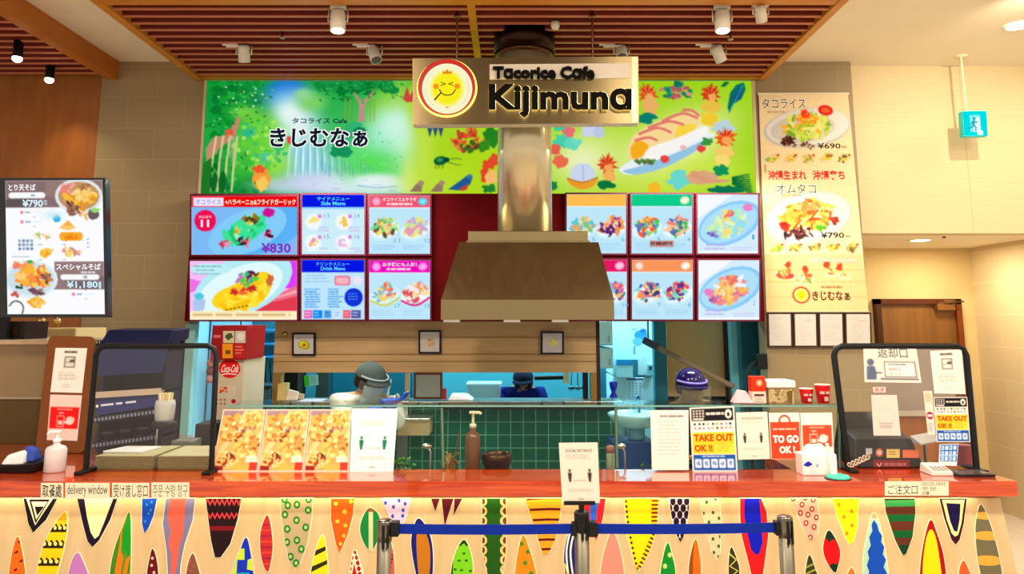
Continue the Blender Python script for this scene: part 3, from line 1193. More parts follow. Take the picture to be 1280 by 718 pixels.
for k in range(9):
    y = 627 + k * 12.2
    L.p.O(604, y, 5, 6, (226, 196, 120))
    L.p.O(603.5, y, 2.8, 3.8, (96, 60, 24))
    L.p.O(631, y, 6, 6.4, (226, 196, 120))
    L.p.O(632, y, 3.6, 4.2, (110, 60, 24))
L.done()
L = Leaf([(654, 669), (661, 685), (668, 708), (672, 735), (660, 770), (648, 765), (644, 725), (647, 692)], (226, 136, 22), 'ochre leaf with green stars')
for x, y in ((652, 680), (660, 690), (656.5, 704), (664, 717), (655, 728)):
    p_ = []
    for k in range(10):
        q = 4 if k % 2 else 2
        p_.append((x + q * math.cos(k * .628), y + q * math.sin(k * .628)))
    L.p.Pg(p_, (60, 130, 40))
L.done()
L = Leaf([(656, T), (702, T), (700, 645), (694, 675), (686, 692), (678, 693), (672, 672)], (252, 160, 30), 'orange leaf with dark maroon stripes', False)
for y in (624, 638, 651, 664, 676, 688):
    L.p.L([(650, y + 1), (665, y - .5), (685, y - 1.4), (706, y - 1)], 3.0, (90, 14, 28))
L.done()
L = Leaf([(715, 664), (722, 680), (724, 710), (722, 740), (716, 755), (709, 730), (705, 700), (708, 675)], (28, 30, 110), 'dark blue leaf with white curved lines')
L.p.L([(714, 660), (708, 690), (712, 730), (718, 750)], 2.2, (246, 238, 220), True)
L.p.L([(718, 664), (713, 690), (717, 725), (721, 745)], 2.2, (246, 238, 220), True)
L.p.L([(706, 705), (710, 720), (714, 740)], 1.6, (236, 220, 60))
L.done()
L = Leaf([(728, T), (757, T), (754, 645), (748, 670), (744, 675), (739, 662), (731, 640)], (236, 30, 42), 'red leaf with a blue centre', False)
L.p.Pg([(738, T), (748, T), (745, 650), (741, 660), (737, 645)], (44, 96, 210))
L.done()
L = Leaf([(765, 664), (773, 680), (779, 710), (780, 740), (770, 765), (757, 760), (750, 735), (752, 705), (758, 680)], (244, 140, 124), 'plain salmon pink leaf')
L.done()
L = Leaf([(780, T), (823, T), (821, 660), (812, 690), (798, 715), (793, 705), (784, 670)], (254, 222, 10), 'yellow leaf edged with maroon dashes', False)
for k in range(14):
    t = k / 13
    L.p.O(782.5 + 14 * t ** 1.5, 627 + 84 * t, 1.5, 1.8, (100, 20, 20))
for k in range(9):
    L.p.R(814, 625 + k * 5, 824, 627.4 + k * 5, (130, 24, 20))
for k in range(9):
    t = k / 8
    x, y = 817 - 17 * t, 668 + 40 * t
    L.p.L([(x - 2.5, y - 1), (x + 2.5, y + 2)], 2.2, (110, 22, 20))
L.done()
L = Leaf([(834, 679), (840, 695), (844, 715), (842, 745), (833, 765), (825, 745), (826, 712)], (16, 140, 40), 'green leaf with pale dots')
for x, y in ((837, 694), (831, 708), (837, 722)):
    L.p.O(x, y, 2.6, 3.2, (190, 220, 120))
L.done()
L = Leaf([(836, T), (862, T), (860, 645), (854, 672), (850, 678), (846, 670), (839, 645)], (232, 214, 224), 'pale leaf with black scale pattern', False)
for r_ in range(7):
    for k in range(-3, 4):
        L.p.O(849.5 + k * 8.6 + (4.3 if r_ % 2 else 0), 627 + r_ * 8.4, 3.6, 5.2, (34, 14, 40), n=10)
L.done()
L = Leaf([(869, 674), (874, 692), (876, 715), (872, 745), (866, 750), (861, 725), (862, 700)], (226, 106, 20), 'orange leaf with a brown edge')
L.p.Pg([(868, 670), (866, 700), (866, 750), (858, 750), (858, 700)], (150, 70, 20))
L.done()
L = Leaf([(874, T), (899, T), (901, 650), (900, 690), (896, 702), (890, 690), (884, 665)], (214, 200, 156), 'pale grey leaf with green dots', False)
for x, y in ((883, 628), (894, 624), (879, 642), (891, 641), (898.5, 648), (886, 653), (885, 666), (900, 671), (891, 674), (898, 683), (892, 691), (898, 696)):
    L.p.O(x, y, 1.8, 2.2, (64, 96, 50))
L.done()
L = Leaf([(914, 684), (921, 700), (924, 715), (920, 745), (914, 750), (911, 725), (911, 700)], (54, 50, 26), 'black leaf with a yellow zigzag')
zig(L.p, 0, 0, 1, 1, BLK, 0, 0)
L.p.L([(911, 692), (920, 700), (912, 708), (922, 714), (912, 722), (922, 732)], 2.0, (200, 196, 90))
L.done()
L = Leaf([(925, T), (951, T), (958, 640), (960, 670), (956, 700), (950, 740), (944, 740), (936, 705), (927, 670), (925, 645)], (240, 24, 30), 'red leaf with a bright blue tongue', False)
L.p.Pg([(930, T), (949, T), (951, 650), (953, 678), (949, 692), (945, 694), (939, 688), (934, 668), (930, 645)], (12, 24, 190))
L.done()
L = Leaf([(988, T), (1021, T), (1023, 645), (1021, 668), (1013, 676), (1007, 668), (997, 645)], (246, 172, 150), 'salmon leaf with dark red rings', False)
for x, y in ((991, T), (1006, T - 1), (1016, 625), (1002, 631), (1014.5, 636.5), (1000, 641.5), (1009.5, 643.5), (1020, 647), (1007, 654), (1017, 659), (1012.5, 672)):
    L.p.O(x, y, 3.1, 3.6, (160, 36, 36))
    L.p.O(x, y, 1.5, 1.8, (250, 196, 170))
L.done()
L = Leaf([(1011, 694), (1019, 712), (1026, 735), (1020, 755), (1010, 750), (1006, 725)], (54, 56, 30), 'black leaf with olive diagonal stripes')
for k in range(6):
    L.p.L([(1002, 712 + k * 8), (1028, 700 + k * 8)], 2.4, (150, 150, 60))
L.done()
L = Leaf([(1036, 663), (1046, 678), (1050, 692), (1047, 708), (1043, 716), (1034, 704), (1029, 690), (1030, 676)], (214, 14, 22), 'red leaf with dark green tips')
L.p.Pg([(1025, 660), (1050, 660), (1046, 678), (1041, 674), (1036, 678), (1032, 673)], (14, 46, 34))
L.p.Pg([(1030, 720), (1052, 720), (1050, 700), (1045, 706), (1040, 704), (1036, 708)], (14, 46, 34))
L.done()
L = Leaf([(1040, T), (1073, T), (1071, 660), (1066, 678), (1062, 681), (1057, 673), (1046, 645)], (255, 226, 20), 'yellow leaf with small orange specks', False)
for x, y in ((1048, 631), (1064, 639.5), (1054.5, 646.5), (1064.5, 657), (1058, 667), (1063, 623.5)):
    L.p.O(x, y, 2.0, 2.6, (226, 140, 20))
L.done()
L = Leaf([(1064, 710), (1069, 720), (1070, 740), (1063, 755), (1058, 738), (1059, 720)], (244, 112, 40), 'small orange leaf tip')
L.done()
L = Leaf([(1092, 641), (1100, 660), (1105, 685), (1110, 720), (1108, 750), (1096, 775), (1084, 760), (1079, 725), (1080, 690), (1086, 660)], (180, 214, 190), 'blue leaf with a pale scalloped border')
L.p.Pg([(1092, 650), (1096, 656), (1098, 664), (1102, 670), (1101, 678), (1105, 684), (1103, 693), (1107, 700), (1104, 709), (1108, 716), (1106, 730), (1104, 760), (1090, 775), (1084, 750), (1083, 722), (1086, 715), (1083, 707), (1086, 698), (1084, 690), (1088, 682), (1086, 672), (1090, 664), (1089, 656)], (16, 76, 190))
L.p.R(1086, 636, 1098, 648, (206, 170, 110))
L.done()
L = Leaf([(1105, T), (1143, T), (1144, 640), (1140, 672), (1132, 693), (1128, 694), (1119, 676), (1107, 640)], (96, 46, 30), 'brown leaf with green bands', False)
for y0, y1, c in ((T, 626, (60, 30, 22)), (626, 634, (50, 146, 76)), (644, 652.5, (12, 96, 44)), (664, 673, (10, 90, 40)), (682, 700, (12, 60, 30))):
    L.p.Pg([(1100, y0), (1150, y0 - 1), (1150, y1 - 1), (1100, y1)], c)
L.done()
L = Leaf([(1163, 650), (1171, 668), (1179, 695), (1182, 730), (1174, 770), (1160, 775), (1150, 745), (1150, 710), (1155, 675)], (170, 10, 22), 'yellow leaf inside a deep red border')
L.p.Pg(smooth_loop([(1163, 662), (1169, 672), (1174, 700), (1177, 735), (1168, 765), (1158, 760), (1153, 735), (1153, 705), (1157, 674)]), (254, 214, 18))
L.done()
L = Leaf([(1174, T), (1208, T), (1204, 655), (1199, 675), (1194, 681), (1189, 675), (1180, 648)], (60, 14, 30), 'navy leaf with a cream U-shaped outline', False)
L.p.Pg([(1177, 625), (1205, 625), (1201, 655), (1197, 669), (1193, 671), (1189, 667), (1183, 650)], (254, 242, 160))
L.p.Pg([(1182, 629), (1200, 630), (1199, 650), (1196, 665), (1192, 664), (1187, 652)], (22, 12, 70))
L.done()
L = Leaf([(1204, 701), (1210, 712), (1214, 725), (1210, 750), (1202, 755), (1198, 735), (1199, 712)], (242, 92, 46), 'orange-red leaf tip')
L.done()
L = Leaf([(1226, 631), (1236, 652), (1244, 678), (1250, 705), (1254, 740), (1248, 765), (1240, 765), (1230, 735), (1222, 700), (1219, 665), (1221, 645)], (112, 104, 76), 'grey leaf with orange bands', True)
for y, h in ((645, 7), (670, 8), (701, 9)):
    L.p.Pg(ell(1234, y, 20, h * .72, 0.03, 16), (244, 164, 66))
L.done()
# ------------------------------------------------------------------ mural over the menu screens (backlit print)
pm = VPl(6.135)
zt_board = at(600, 242, 5.95).z
mur = thing('mural_lightbox', 'wide backlit painted mural of green forest, waterfall and tropical food above the menu screens', 'mural', (-0.27, 6.2, 2.74))
mx0, mx1 = at(258, 110, 6.14).x, at(939, 110, 6.14).x
m = MB().box(mx0, mx1, 6.137, 6.2, zt_board + .002, at(600, 100.5, 6.14).z, (210, 200, 180), 'satin')
m.build('housing', mur)
m = MB()
Y0, Y1 = 101, 243
xl = lambda y: 258.5 - (y - 101) * 0.058
xr = lambda y: 939.5 + (y - 101) * 0.043
def mwarp(x, y):
    a, b = xl(y), xr(y)
    return a + (x - 250) / 696 * (b - a), y


p = Canvas(m, pm, 'lightbox', 250, 101, 946, 243, (30, 176, 70), 0.9, 0.6, mwarp)
GR, DG, LG, LIME, YG = (20, 168, 50), (4, 118, 40), (96, 214, 60), (160, 218, 20), (190, 228, 50)
# forest half
p.soft(300, 125, 80, 40, (6, 140, 52), 0.9)
p.soft(290, 235, 50, 30, (10, 130, 46), 0.8)
rnd = random.Random(3)
for i in range(130):
    x, y = rnd.uniform(256, 330), rnd.uniform(100, 240)
    p.Bl(x, y, rnd.uniform(4, 9), rnd.uniform(3, 6), rnd.choice([(18, 160, 50), (10, 142, 44), (30, 172, 60), (6, 124, 44), (14, 134, 44)]), i, 0.3, 12)
for i in range(40):
    x, y = rnd.uniform(385, 520), rnd.uniform(101, 112)
    p.Bl(x, y, rnd.uniform(4, 9), rnd.uniform(3, 6), rnd.choice([(18, 150, 60), (10, 132, 54), (6, 110, 44)]), i, 0.3, 12)
p.soft(353, 112, 26, 16, (20, 110, 214), 1.0, 0, 2)
p.soft(348, 124, 26, 16, (70, 160, 230), .8)
p.soft(366, 165, 34, 44, (170, 232, 244), 1.0, 0, 1.5)
p.soft(390, 195, 44, 40, (160, 224, 240), .95, 0, 1.6)
p.soft(358, 142, 24, 20, (236, 252, 252), 1.0)
p.soft(372, 160, 22, 16, (240, 252, 255), .9)
for k in range(30):                                             # falling water
    x = 358 + k * 2.7
    p.L([(x, 166 + (k * 7) % 13), (x - 2 + k * .3, 196), (x - 3 + k * .5, 222)], (0.8, 2.4, 1.4), [(120, 200, 226), (232, 248, 252), (150, 214, 236)][k % 3])
p.soft(410, 230, 90, 15, (208, 218, 246), 1.0, 0, 2)
p.soft(470, 230, 70, 16, (226, 242, 252), 1.0, 0, 2)
p.soft(346, 232, 18, 10, (190, 212, 220), .7)
# bright bushes left of the water
for i, (x, y, rx, ry, c) in enumerate(((318, 158, 26, 20, (112, 216, 60)), (330, 178, 28, 22, (130, 226, 66)), (310, 186, 24, 20, (100, 210, 60)), (338, 206, 24, 18, (156, 230, 70)),
                                       (300, 208, 22, 18, (60, 190, 60)), (306, 166, 9, 7, (40, 186, 150)), (331, 198, 10, 8, (60, 200, 180)), (300, 141, 18, 9, (120, 214, 70)),
                                       (386, 128, 20, 12, (130, 214, 100)), (374, 118, 12, 8, (150, 220, 150)))):
    p.soft(x, y, rx, ry, c, .95, 0, 1.5)
for i in range(70):
    a_, d_ = rnd.uniform(0, 6.28), rnd.random() ** .5
    p.Bl(322 + 34 * d_ * math.cos(a_), 182 + 34 * d_ * math.sin(a_), 3.4, 2.6, rnd.choice([(150, 230, 80), (110, 214, 60), (90, 206, 70), (60, 196, 110), (170, 236, 90)]), i, .4, 8)
for k in range(16):
    p.O(rnd.uniform(262, 345), rnd.uniform(104, 145), rnd.uniform(.8, 1.7), 1.1, (220, 250, 226))
# hanging-root tree on the left edge
p.Pg([(254, 186), (262, 172), (280, 168), (292, 146), (296, 148), (290, 172), (272, 184), (264, 196), (256, 214)], (196, 140, 110))
p.Pg([(276, 164), (285, 160), (288, 168), (280, 172)], (230, 90, 60))
for x in (263, 272, 281, 290):
    p.L([(x + 3, 170), (x, 200), (x - 1, 240)], 2.6, (214, 214, 150))
p.Pg([(252, 205), (262, 196), (262, 242), (250, 242)], (30, 120, 40))
for x, y, rx, ry in ((266, 222, 5, 18), (277, 228, 5, 14)):
    p.O(x, y, rx, ry, (14, 106, 34))
p.Bl(325, 222, 12, 14, (250, 160, 60), 61, .25)                 # orange blossom by the pool
p.Bl(327, 230, 7, 9, (252, 206, 90), 62, .25)
p.Bl(322, 212, 8, 5, (240, 90, 40), 63, .3)
# middle tree and round meadow
p.soft(440, 160, 46, 40, (60, 190, 90), .9, 0, 1.5)
p.soft(500, 140, 44, 44, (150, 218, 60), 1.0, 0, 2)
p.soft(545, 150, 40, 60, (176, 222, 40), 1.0, 0, 3)
p.soft(470, 200, 48, 36, (96, 226, 120), 1.0, 0, 2)
p.soft(484, 172, 34, 34, (160, 242, 206), 1.0, 0, 1.5)
p.soft(492, 156, 22, 20, (214, 250, 240), .9)
p.soft(500, 175, 18, 36, (206, 250, 226), .8)
p.soft(466, 204, 34, 18, (90, 224, 90), .9)
for i in range(46):
    x, y = rnd.uniform(388, 494), 100 + abs(rnd.gauss(0, 8))
    p.Bl(x, y, rnd.uniform(5, 10), rnd.uniform(3, 6), rnd.choice([(14, 140, 60), (8, 124, 50), (24, 150, 66)]), i, .3, 12)
p.Pg([(444, 126), (446, 136), (445, 152), (453, 152), (452, 136), (456, 126), (450, 131)], (206, 140, 136))
p.L([(448, 128), (438, 116)], (4, 2), (200, 140, 130))
p.L([(452, 128), (464, 114)], (4, 2), (200, 140, 130))
for x in (428, 434, 440, 460, 465):
    p.L([(x, 122), (x, 152)], 1.2, (150, 160, 50))
for i, (x, y) in enumerate(((432, 168), (440, 160), (424, 178), (428, 190), (436, 176), (446, 166), (420, 188))):
    p.Bl(x, y, 10, 8, [(20, 150, 90), (50, 180, 120), (10, 130, 80)][i % 3], 90 + i, .25, 14)
for k in range(14):
    x = 400 + k * 5
    p.L([(x, 200 + k % 5 * 3), (x + 1, 214 + k % 3 * 4)], 0.8, (110, 150, 190))
p.soft(470, 228, 34, 11, (232, 248, 252), 1.0, 0, 2)
p.L([(446, 232), (470, 235), (497, 233)], 1.0, (120, 170, 220))
# yellow-green half with birds, beetle and flowers
p.R(560, 100, 650, 243, (170, 218, 26))
p.soft(580, 230, 64, 60, (178, 222, 26), 1.0, 0, 4)
p.soft(570, 130, 60, 70, (172, 218, 36), 1.0, 0, 4)
p.soft(512, 225, 12, 40, (226, 246, 140), .9)
p.soft(528, 200, 14, 50, (206, 234, 80), .8)
p.soft(545, 226, 40, 20, (196, 230, 60), .7)
p.Pg([(501, 124), (506, 108), (510, 120), (514, 112), (515, 127), (506, 128)], (206, 70, 60))
for x in (536, 543, 550):
    p.Pg([(x - 5, 154), (x + 5, 154), (x, 172)], (44, 80, 120))
for i in range(40):
    a, d = rnd.uniform(0, 6.28), rnd.random() ** .5
    x, y = 588 + 23 * d * math.cos(a), 176 + 15 * d * math.sin(a)
    p.Bl(x, y, 3.6, 3.2, rnd.choice([(226, 84, 40), (200, 60, 40), (236, 120, 60), (96, 60, 30), (60, 110, 30)]), i, .5, 8)
p.Bl(614, 172, 10, 13, (30, 130, 30), 3, .25)
p.Bl(606, 182, 8, 8, (50, 140, 30), 4, .3)
p.O(550, 201, 8.5, 5.6, (10, 90, 50), -.15)                      # beetle
p.O(549, 200, 4, 2.6, (50, 150, 90), -.15)
p.O(558, 200, 3.4, 3.2, (10, 70, 50))
p.L([(560, 199), (570, 198), (576, 199)], .8, (40, 90, 40))
p.L([(560, 203), (570, 206), (576, 206)], .8, (40, 90, 40))
for x in (545, 549, 554):
    p.L([(x, 205), (x - 2, 211)], .8, (40, 90, 40))
p.Pg([(560, 237), (575, 226), (586, 218), (591, 221), (588, 230), (579, 238), (572, 238)], (30, 90, 150))   # blue bird
p.Pg([(574, 236), (585, 230), (584, 237), (577, 239)], (200, 60, 50))
p.O(587, 221, 3.6, 3, (50, 120, 170))
for x in (520, 546):                                             # two small grey-brown birds
    p.Pg([(x - 8, 240), (x, 230), (x + 8, 228), (x + 7, 240)], (150, 120, 100))
    p.O(x + 6, 229, 4, 3.4, (170, 140, 120))
# red blossoms beside the duct
for i, (x, y, rx, ry) in enumerate(((610, 205, 9, 7), (606, 218, 7, 11), (618, 200, 8, 6))):
    p.Bl(x, y, rx, ry, (232, 70, 40), 110 + i, .45, 14)
p.Bl(614, 222, 8, 9, (250, 190, 110), 113, .2)
p.Bl(612, 236, 9, 5, (30, 130, 50), 114, .3)
# right half
p.R(640, Y0, 960, Y1, (156, 214, 20))
p.soft(740, 200, 66, 50, (206, 236, 110), 1.0)
p.soft(728, 200, 34, 26, (240, 246, 190), .95)
p.soft(800, 240, 60, 20, (190, 226, 40), .8)
p.soft(850, 185, 70, 44, (236, 246, 150), 1.0, -.4)
p.soft(880, 215, 60, 26, (206, 236, 70), .9)
p.soft(850, 175, 60, 22, (255, 250, 220), .8, -.4)
for i, (x, y, r_, c) in enumerate(((711, 164, 9, (236, 110, 120)), (700, 158, 8, (60, 206, 160)), (703, 176, 10, (70, 210, 170)), (716, 180, 9, (100, 220, 190)), (694, 186, 8, (236, 96, 76)),
                                   (700, 202, 10, (238, 110, 76)), (722, 178, 6, (110, 224, 200)), (742, 162, 13, (206, 216, 236)), (750, 166, 8, (190, 204, 230)), (692, 232, 6, (20, 130, 70)))):
    p.Bl(x, y, r_, r_ * .8, c, 130 + i, .3, 14)
# rice dumpling in a basket
p.Bl(729, 218, 16, 14, (206, 218, 240), 141, .06, 20)
p.Pg(smooth_loop([(709, 224), (722, 227), (738, 227), (748, 222), (743, 232), (730, 237), (716, 233)]), (240, 160, 40))
p.L([(709, 223), (728, 228), (748, 222)], 1.6, (190, 110, 30), True)
p.L([(729, 206), (730, 226)], .9, (150, 170, 210))
# red spiky flowers with orange centres and green leaves
def flower(x, y, r_, seed, c=(230, 66, 30)):
    q = []
    rr = random.Random(seed)
    for k in range(22):
        a = 6.283 * k / 22
        d = r_ * (rr.uniform(.9, 1.25) if k % 2 else rr.uniform(.5, .7))
        q.append((x + d * math.cos(a), y + d * math.sin(a)))
    p.Pg(q, c)
    p.Bl(x + r_ * .15, y + r_ * .3, r_ * .45, r_ * .4, (246, 170, 90), seed, .2, 12)
flower(760, 206, 13, 1)
p.Bl(762, 221, 7, 9, (248, 180, 90), 150, .25)
p.Bl(758, 231, 11, 5, (10, 120, 60), 151, .3)
flower(813, 118, 13, 2, (226, 84, 40))
p.Bl(816, 132, 11, 11, (236, 180, 100), 152, .2)
p.Bl(810, 148, 12, 6, (10, 130, 110), 153, .35)
flower(893, 118, 13, 3, (214, 60, 30))
p.Bl(893, 133, 13, 8, (236, 196, 70), 154, .15)
p.Bl(890, 148, 11, 9, (248, 206, 50), 155, .2)
flower(910, 172, 15, 4, (246, 84, 20))
p.Bl(908, 190, 12, 9, (252, 206, 110), 156, .2)
p.Bl(905, 202, 10, 9, (252, 224, 120), 157, .2)
p.Bl(906, 158, 14, 8, (190, 214, 226), 158, .35)
for i in range(30):
    a, d = rnd.uniform(0, 6.28), rnd.random() ** .5
    p.Bl(850 + 20 * d * math.cos(a), 113 + 10 * d * math.sin(a), 4, 3, rnd.choice([(210, 120, 110), (10, 120, 90), (180, 90, 90), (14, 140, 110), (226, 150, 130)]), i, .5, 8)
p.Pg([(914, 134), (918, 116), (926, 106), (936, 103), (938, 112), (932, 124), (922, 130), (916, 142)], (10, 110, 100))
p.Pg([(920, 128), (926, 116), (934, 108), (930, 122)], (20, 70, 150))
p.L([(916, 140), (935, 106)], 1, (60, 190, 160))
p.Pg([(906, 108), (912, 102), (918, 103), (911, 109)], (10, 110, 60))
# the big omelette rice dish
p.Pg(smooth_loop([(782, 218), (776, 210), (800, 196), (850, 176), (892, 166), (894, 172), (880, 184), (840, 204), (800, 217)]), (238, 246, 252))
p.Pg(smooth_loop([(779, 214), (800, 208), (850, 190), (890, 172), (886, 180), (840, 206), (800, 218)]), (150, 200, 232))
p.Pg(smooth_loop([(786, 192), (792, 172), (812, 158), (840, 146), (866, 140), (878, 146), (874, 160), (850, 176), (812, 194), (792, 200)]), (252, 220, 150))
p.Pg(smooth_loop([(790, 184), (800, 176), (812, 182), (806, 194), (792, 198)]), (250, 176, 30))
p.Pg(smooth_loop([(850, 158), (872, 156), (866, 168), (848, 176)]), (252, 216, 70))
for k, pts in enumerate((((795, 176), (812, 172), (824, 176)), ((800, 168), (824, 160), (842, 166)), ((812, 160), (838, 152), (858, 156)), ((830, 152), (856, 142), (876, 148)), ((856, 138), (868, 138), (878, 145)))):
    p.L(pts, (3.6, 3.2), (232, 120, 110), True)
p.Pg(smooth_loop([(812, 186), (850, 172), (884, 158), (886, 168), (852, 186), (818, 202), (806, 202)]), (252, 250, 246))
for i, (x, y, r_) in enumerate(((833, 199, 6), (879, 186, 5.5), (814, 203, 4), (856, 184, 4.5))):
    p.Bl(x, y, r_, r_ * .8, (236, 70, 60) if i < 3 else (250, 190, 190), 160 + i, .2, 12)
for i in range(10):
    p.Bl(796 + i * 2.4, 201 + (i % 3), 3, 2.6, [(90, 150, 60), (120, 110, 60), (60, 120, 60)][i % 3], 170 + i, .4, 8)
p.Bl(886, 178, 8, 5, (60, 150, 60), 181, .4)
# foliage along the bottom
p.Bl(878, 222, 22, 9, (226, 170, 130), 182, .15)
p.L([(866, 216), (885, 226), (912, 226)], (9, 3), (226, 160, 120), True)
p.Bl(850, 226, 14, 11, (110, 220, 210), 183, .3)
p.Bl(904, 212, 9, 7, (20, 150, 90), 184, .35)
for k in range(9):
    a = -0.3 + k * .1
    p.L([(916, 222 + k), (938 + k * .5, 218 + k * 3.2)], 1.6, (10, 112, 60))
p.Bl(908, 238, 20, 6, (10, 120, 80), 185, .25)
p.Bl(818, 236, 9, 8, (250, 190, 40), 186, .3)
for i in range(60):                                             # leaf clusters
    x, y = rnd.uniform(258, 335), rnd.uniform(102, 165)
    p.L([(x, y), (x + rnd.uniform(2, 5), y + rnd.uniform(-1.5, 2.5))], (1.8, .5), rnd.choice([(70, 206, 90), (6, 100, 40), (120, 224, 120), (4, 90, 36)]))
for i in range(50):
    x, y = rnd.uniform(385, 500), rnd.uniform(102, 126)
    p.L([(x, y), (x + rnd.uniform(2, 5), y + rnd.uniform(-1, 3))], (1.8, .5), rnd.choice([(60, 190, 90), (4, 92, 40), (110, 214, 110), (6, 110, 60)]))
for i in range(40):
    x, y = rnd.uniform(432, 500), rnd.uniform(165, 212)
    p.L([(x, y), (x + rnd.uniform(2, 4), y - rnd.uniform(1, 3))], (1.4, .4), rnd.choice([(60, 200, 100), (150, 250, 160), (120, 236, 120)]))
for i in range(26):
    x, y = rnd.uniform(262, 318), rnd.uniform(180, 240)
    p.L([(x, y), (x + rnd.uniform(-3, 3), y + rnd.uniform(3, 8))], (1.8, .6), rnd.choice([(4, 96, 34), (60, 180, 70), (120, 210, 90)]))
for i in range(18):
    x, y = rnd.uniform(340, 500), rnd.uniform(216, 240)
    p.L([(x, y), (x + rnd.uniform(5, 12), y + rnd.uniform(-1, 1))], (.5, .8), rnd.choice([(150, 170, 220), (240, 250, 255), (170, 200, 240)]))
for k in range(6):                                               # root strands of the big tree
    p.L([(282 + k * 2, 168 + k), (281 + k * 2.2, 190 + k * 4)], .9, (206, 200, 150))
for x, y in ((893, 118), (910, 172), (813, 118), (760, 206)):    # darker quills on the red blossoms
    for k in range(7):
        a = -2.7 + k * .36
        p.L([(x + 3 * math.cos(a), y + 3 * math.sin(a)), (x + 13 * math.cos(a), y + 13 * math.sin(a))], (2.2, .5), (176, 30, 16) if k % 2 else (250, 120, 60))
# title lettering
WH = (250, 252, 250)
for dx in (-1.2, 1.2):
    for dy in (-1, 1):
        p.T('きじむなぁ', 334 + dx, 160 + dy, 458 + dx, 184 + dy, WH, .035)
p.T('きじむなぁ', 334, 160, 458, 184, (14, 26, 40), .03)
p.T('タコライス Cafe', 361, 147.5, 431, 154.5, (20, 50, 70), .03)
p.Pg([(355, 170), (359, 171), (364, 168), (365, 174), (360, 181), (356, 178)], (236, 70, 76))
p.emit()
m.build('printed_panel', mur)
m = MB()
for x0, x1, w in ((xl(101) - 3, xl(243) - 3, 3), (xr(101), xr(243), 4)):
    m = MB()
    m.slab(VPl(6.125), [(x0, 100.5), (x0 + w, 100.5), (x1 + w, 243), (x1, 243)], 0.012, (206, 186, 146), 'satin')
    m.build('edge_trim', mur)

# ------------------------------------------------------------------ red board behind the screens
x0, x1 = at(235.5, 320, 5.95).x, at(952, 320, 5.95).x
zt, zb = at(600, 242, 5.95).z, at(600, 402, 5.95).z
o = MB().box(x0, x1, 5.95, 6.19, zb, zt, mat='red_board').build('menu_board', None, bevel=0.006)
tag(o, 'dark red wall board carrying all the lit menu screens under the mural', 'board')

BEZ = (84, 2, 30)


def screen(rect, label, draw, group='lit menu screens on the red board', bez=BEZ, Y=5.925):
    x0, y0, x1, y1 = rect
    pl = VPl(Y)
    c = pl((x0 + x1) / 2, (y0 + y1) / 2)
    t = thing('menu_screen', label, 'menu screen', (c.x, 5.95, c.z), group)
    m = MB()
    b = 2.2
    m.slab(pl, [(x0 - b, y0 - b), (x1 + b, y0 - b), (x1 + b, y1 + b), (x0 - b, y1 + b)], 0.022, bez, 'satin')
    m.build('bezel', t, bevel=0.003)
    m = MB()
    p = Canvas(m, pl, 'screen', x0, y0, x1, y1, (200, 230, 250), 0.9, 0.55)
    draw(p, x0, y0, x1, y1)
    p.emit()
    m.build('display', t)
    return t


SKY, ICE, PAPER = (120, 196, 250), (186, 228, 250), (240, 248, 255)
VEG = [(50, 220, 120), (90, 236, 150), (170, 240, 170), (206, 232, 110), (120, 230, 190), (250, 210, 60)]
RED_, YEL = (236, 70, 80), (250, 214, 60)


def plate(p, cx, cy, rx, ry, rot, cols, n=26, seed=0, dish=(214, 238, 252), rim=(150, 206, 246)):
    p.O(cx, cy, rx * 1.28, ry * 1.3, rim, rot)
    p.O(cx - rx * .03, cy - ry * .06, rx * 1.22, ry * 1.18, dish, rot)
    p.heap(cx, cy, rx * .92, ry * .9, cols, n, .34, seed, rot)


def s_jala(p, x0, y0, x1, y1):
    p.R(x0, y0, x1, y1, (126, 186, 246))
    p.O(x0 + 90, y0 + 40, 62, 30, (90, 178, 246), -.4)
    p.O(x0 + 70, y0 + 44, 52, 26, (130, 204, 250), -.4)
    p.Bl(x0 + 66, y0 + 44, 28, 15, (60, 226, 160), 1, .15, 20, -.45)
    p.heap(x0 + 66, y0 + 43, 30, 15, [(60, 226, 150), (110, 240, 190), (30, 200, 110), (170, 240, 190)], 22, .34, 2, -.45)
    p.heap(x0 + 72, y0 + 30, 12, 9, [(214, 190, 60), (150, 120, 40), (90, 70, 30), (230, 210, 90)], 16, .4, 3)
    p.heap(x0 + 58, y0 + 44, 7, 4, [(240, 200, 60), (226, 120, 40)], 6, .5, 4)
    p.heap(x0 + 66, y0 + 57, 12, 6, [(50, 20, 50), (220, 70, 90), (30, 30, 60), (240, 130, 150)], 12, .4, 5)
    p.heap(x0 + 42, y0 + 61, 8, 6, [(240, 60, 90), (240, 150, 170), (200, 60, 90)], 9, .45, 6)
    p.Bl(x0 + 96, y0 + 21, 8, 6, (206, 20, 150), 7, .15)
    p.heap(x0 + 96, y0 + 48, 8, 7, [(230, 60, 90), (90, 20, 50), (240, 200, 210)], 7, .4, 8)
    p.R(x0, y0, x1, y0 + 14, (240, 8, 14))
    p.R(x0 + 2, y0 + 2, x0 + 40, y0 + 13, (246, 226, 250))
    p.T('タコライス', x0 + 5, y0 + 4, x0 + 37, y0 + 11, (110, 170, 240), .02)
    p.T('+ハラペーニョ&フライドガーリック', x0 + 42, y0 + 4, x1 - 2, y0 + 11.5, (255, 236, 206), .03)
    p.O(x0 + 17, y0 + 31, 13.6, 13.6, (240, 14, 84))
    p.T('商品番号', x0 + 9, y0 + 24.5, x0 + 25, y0 + 28, (250, 200, 220))
    p.T('11', x0 + 11.5, y0 + 30, x0 + 22, y0 + 39, (255, 236, 246), .04)
    p.T('¥830', x0 + 87, y0 + 59, x0 + 124, y0 + 71.5, (130, 50, 190), .03)
    p.R(x0 + 126, y0 + 61, x0 + 129, y0 + 71, (170, 170, 220))


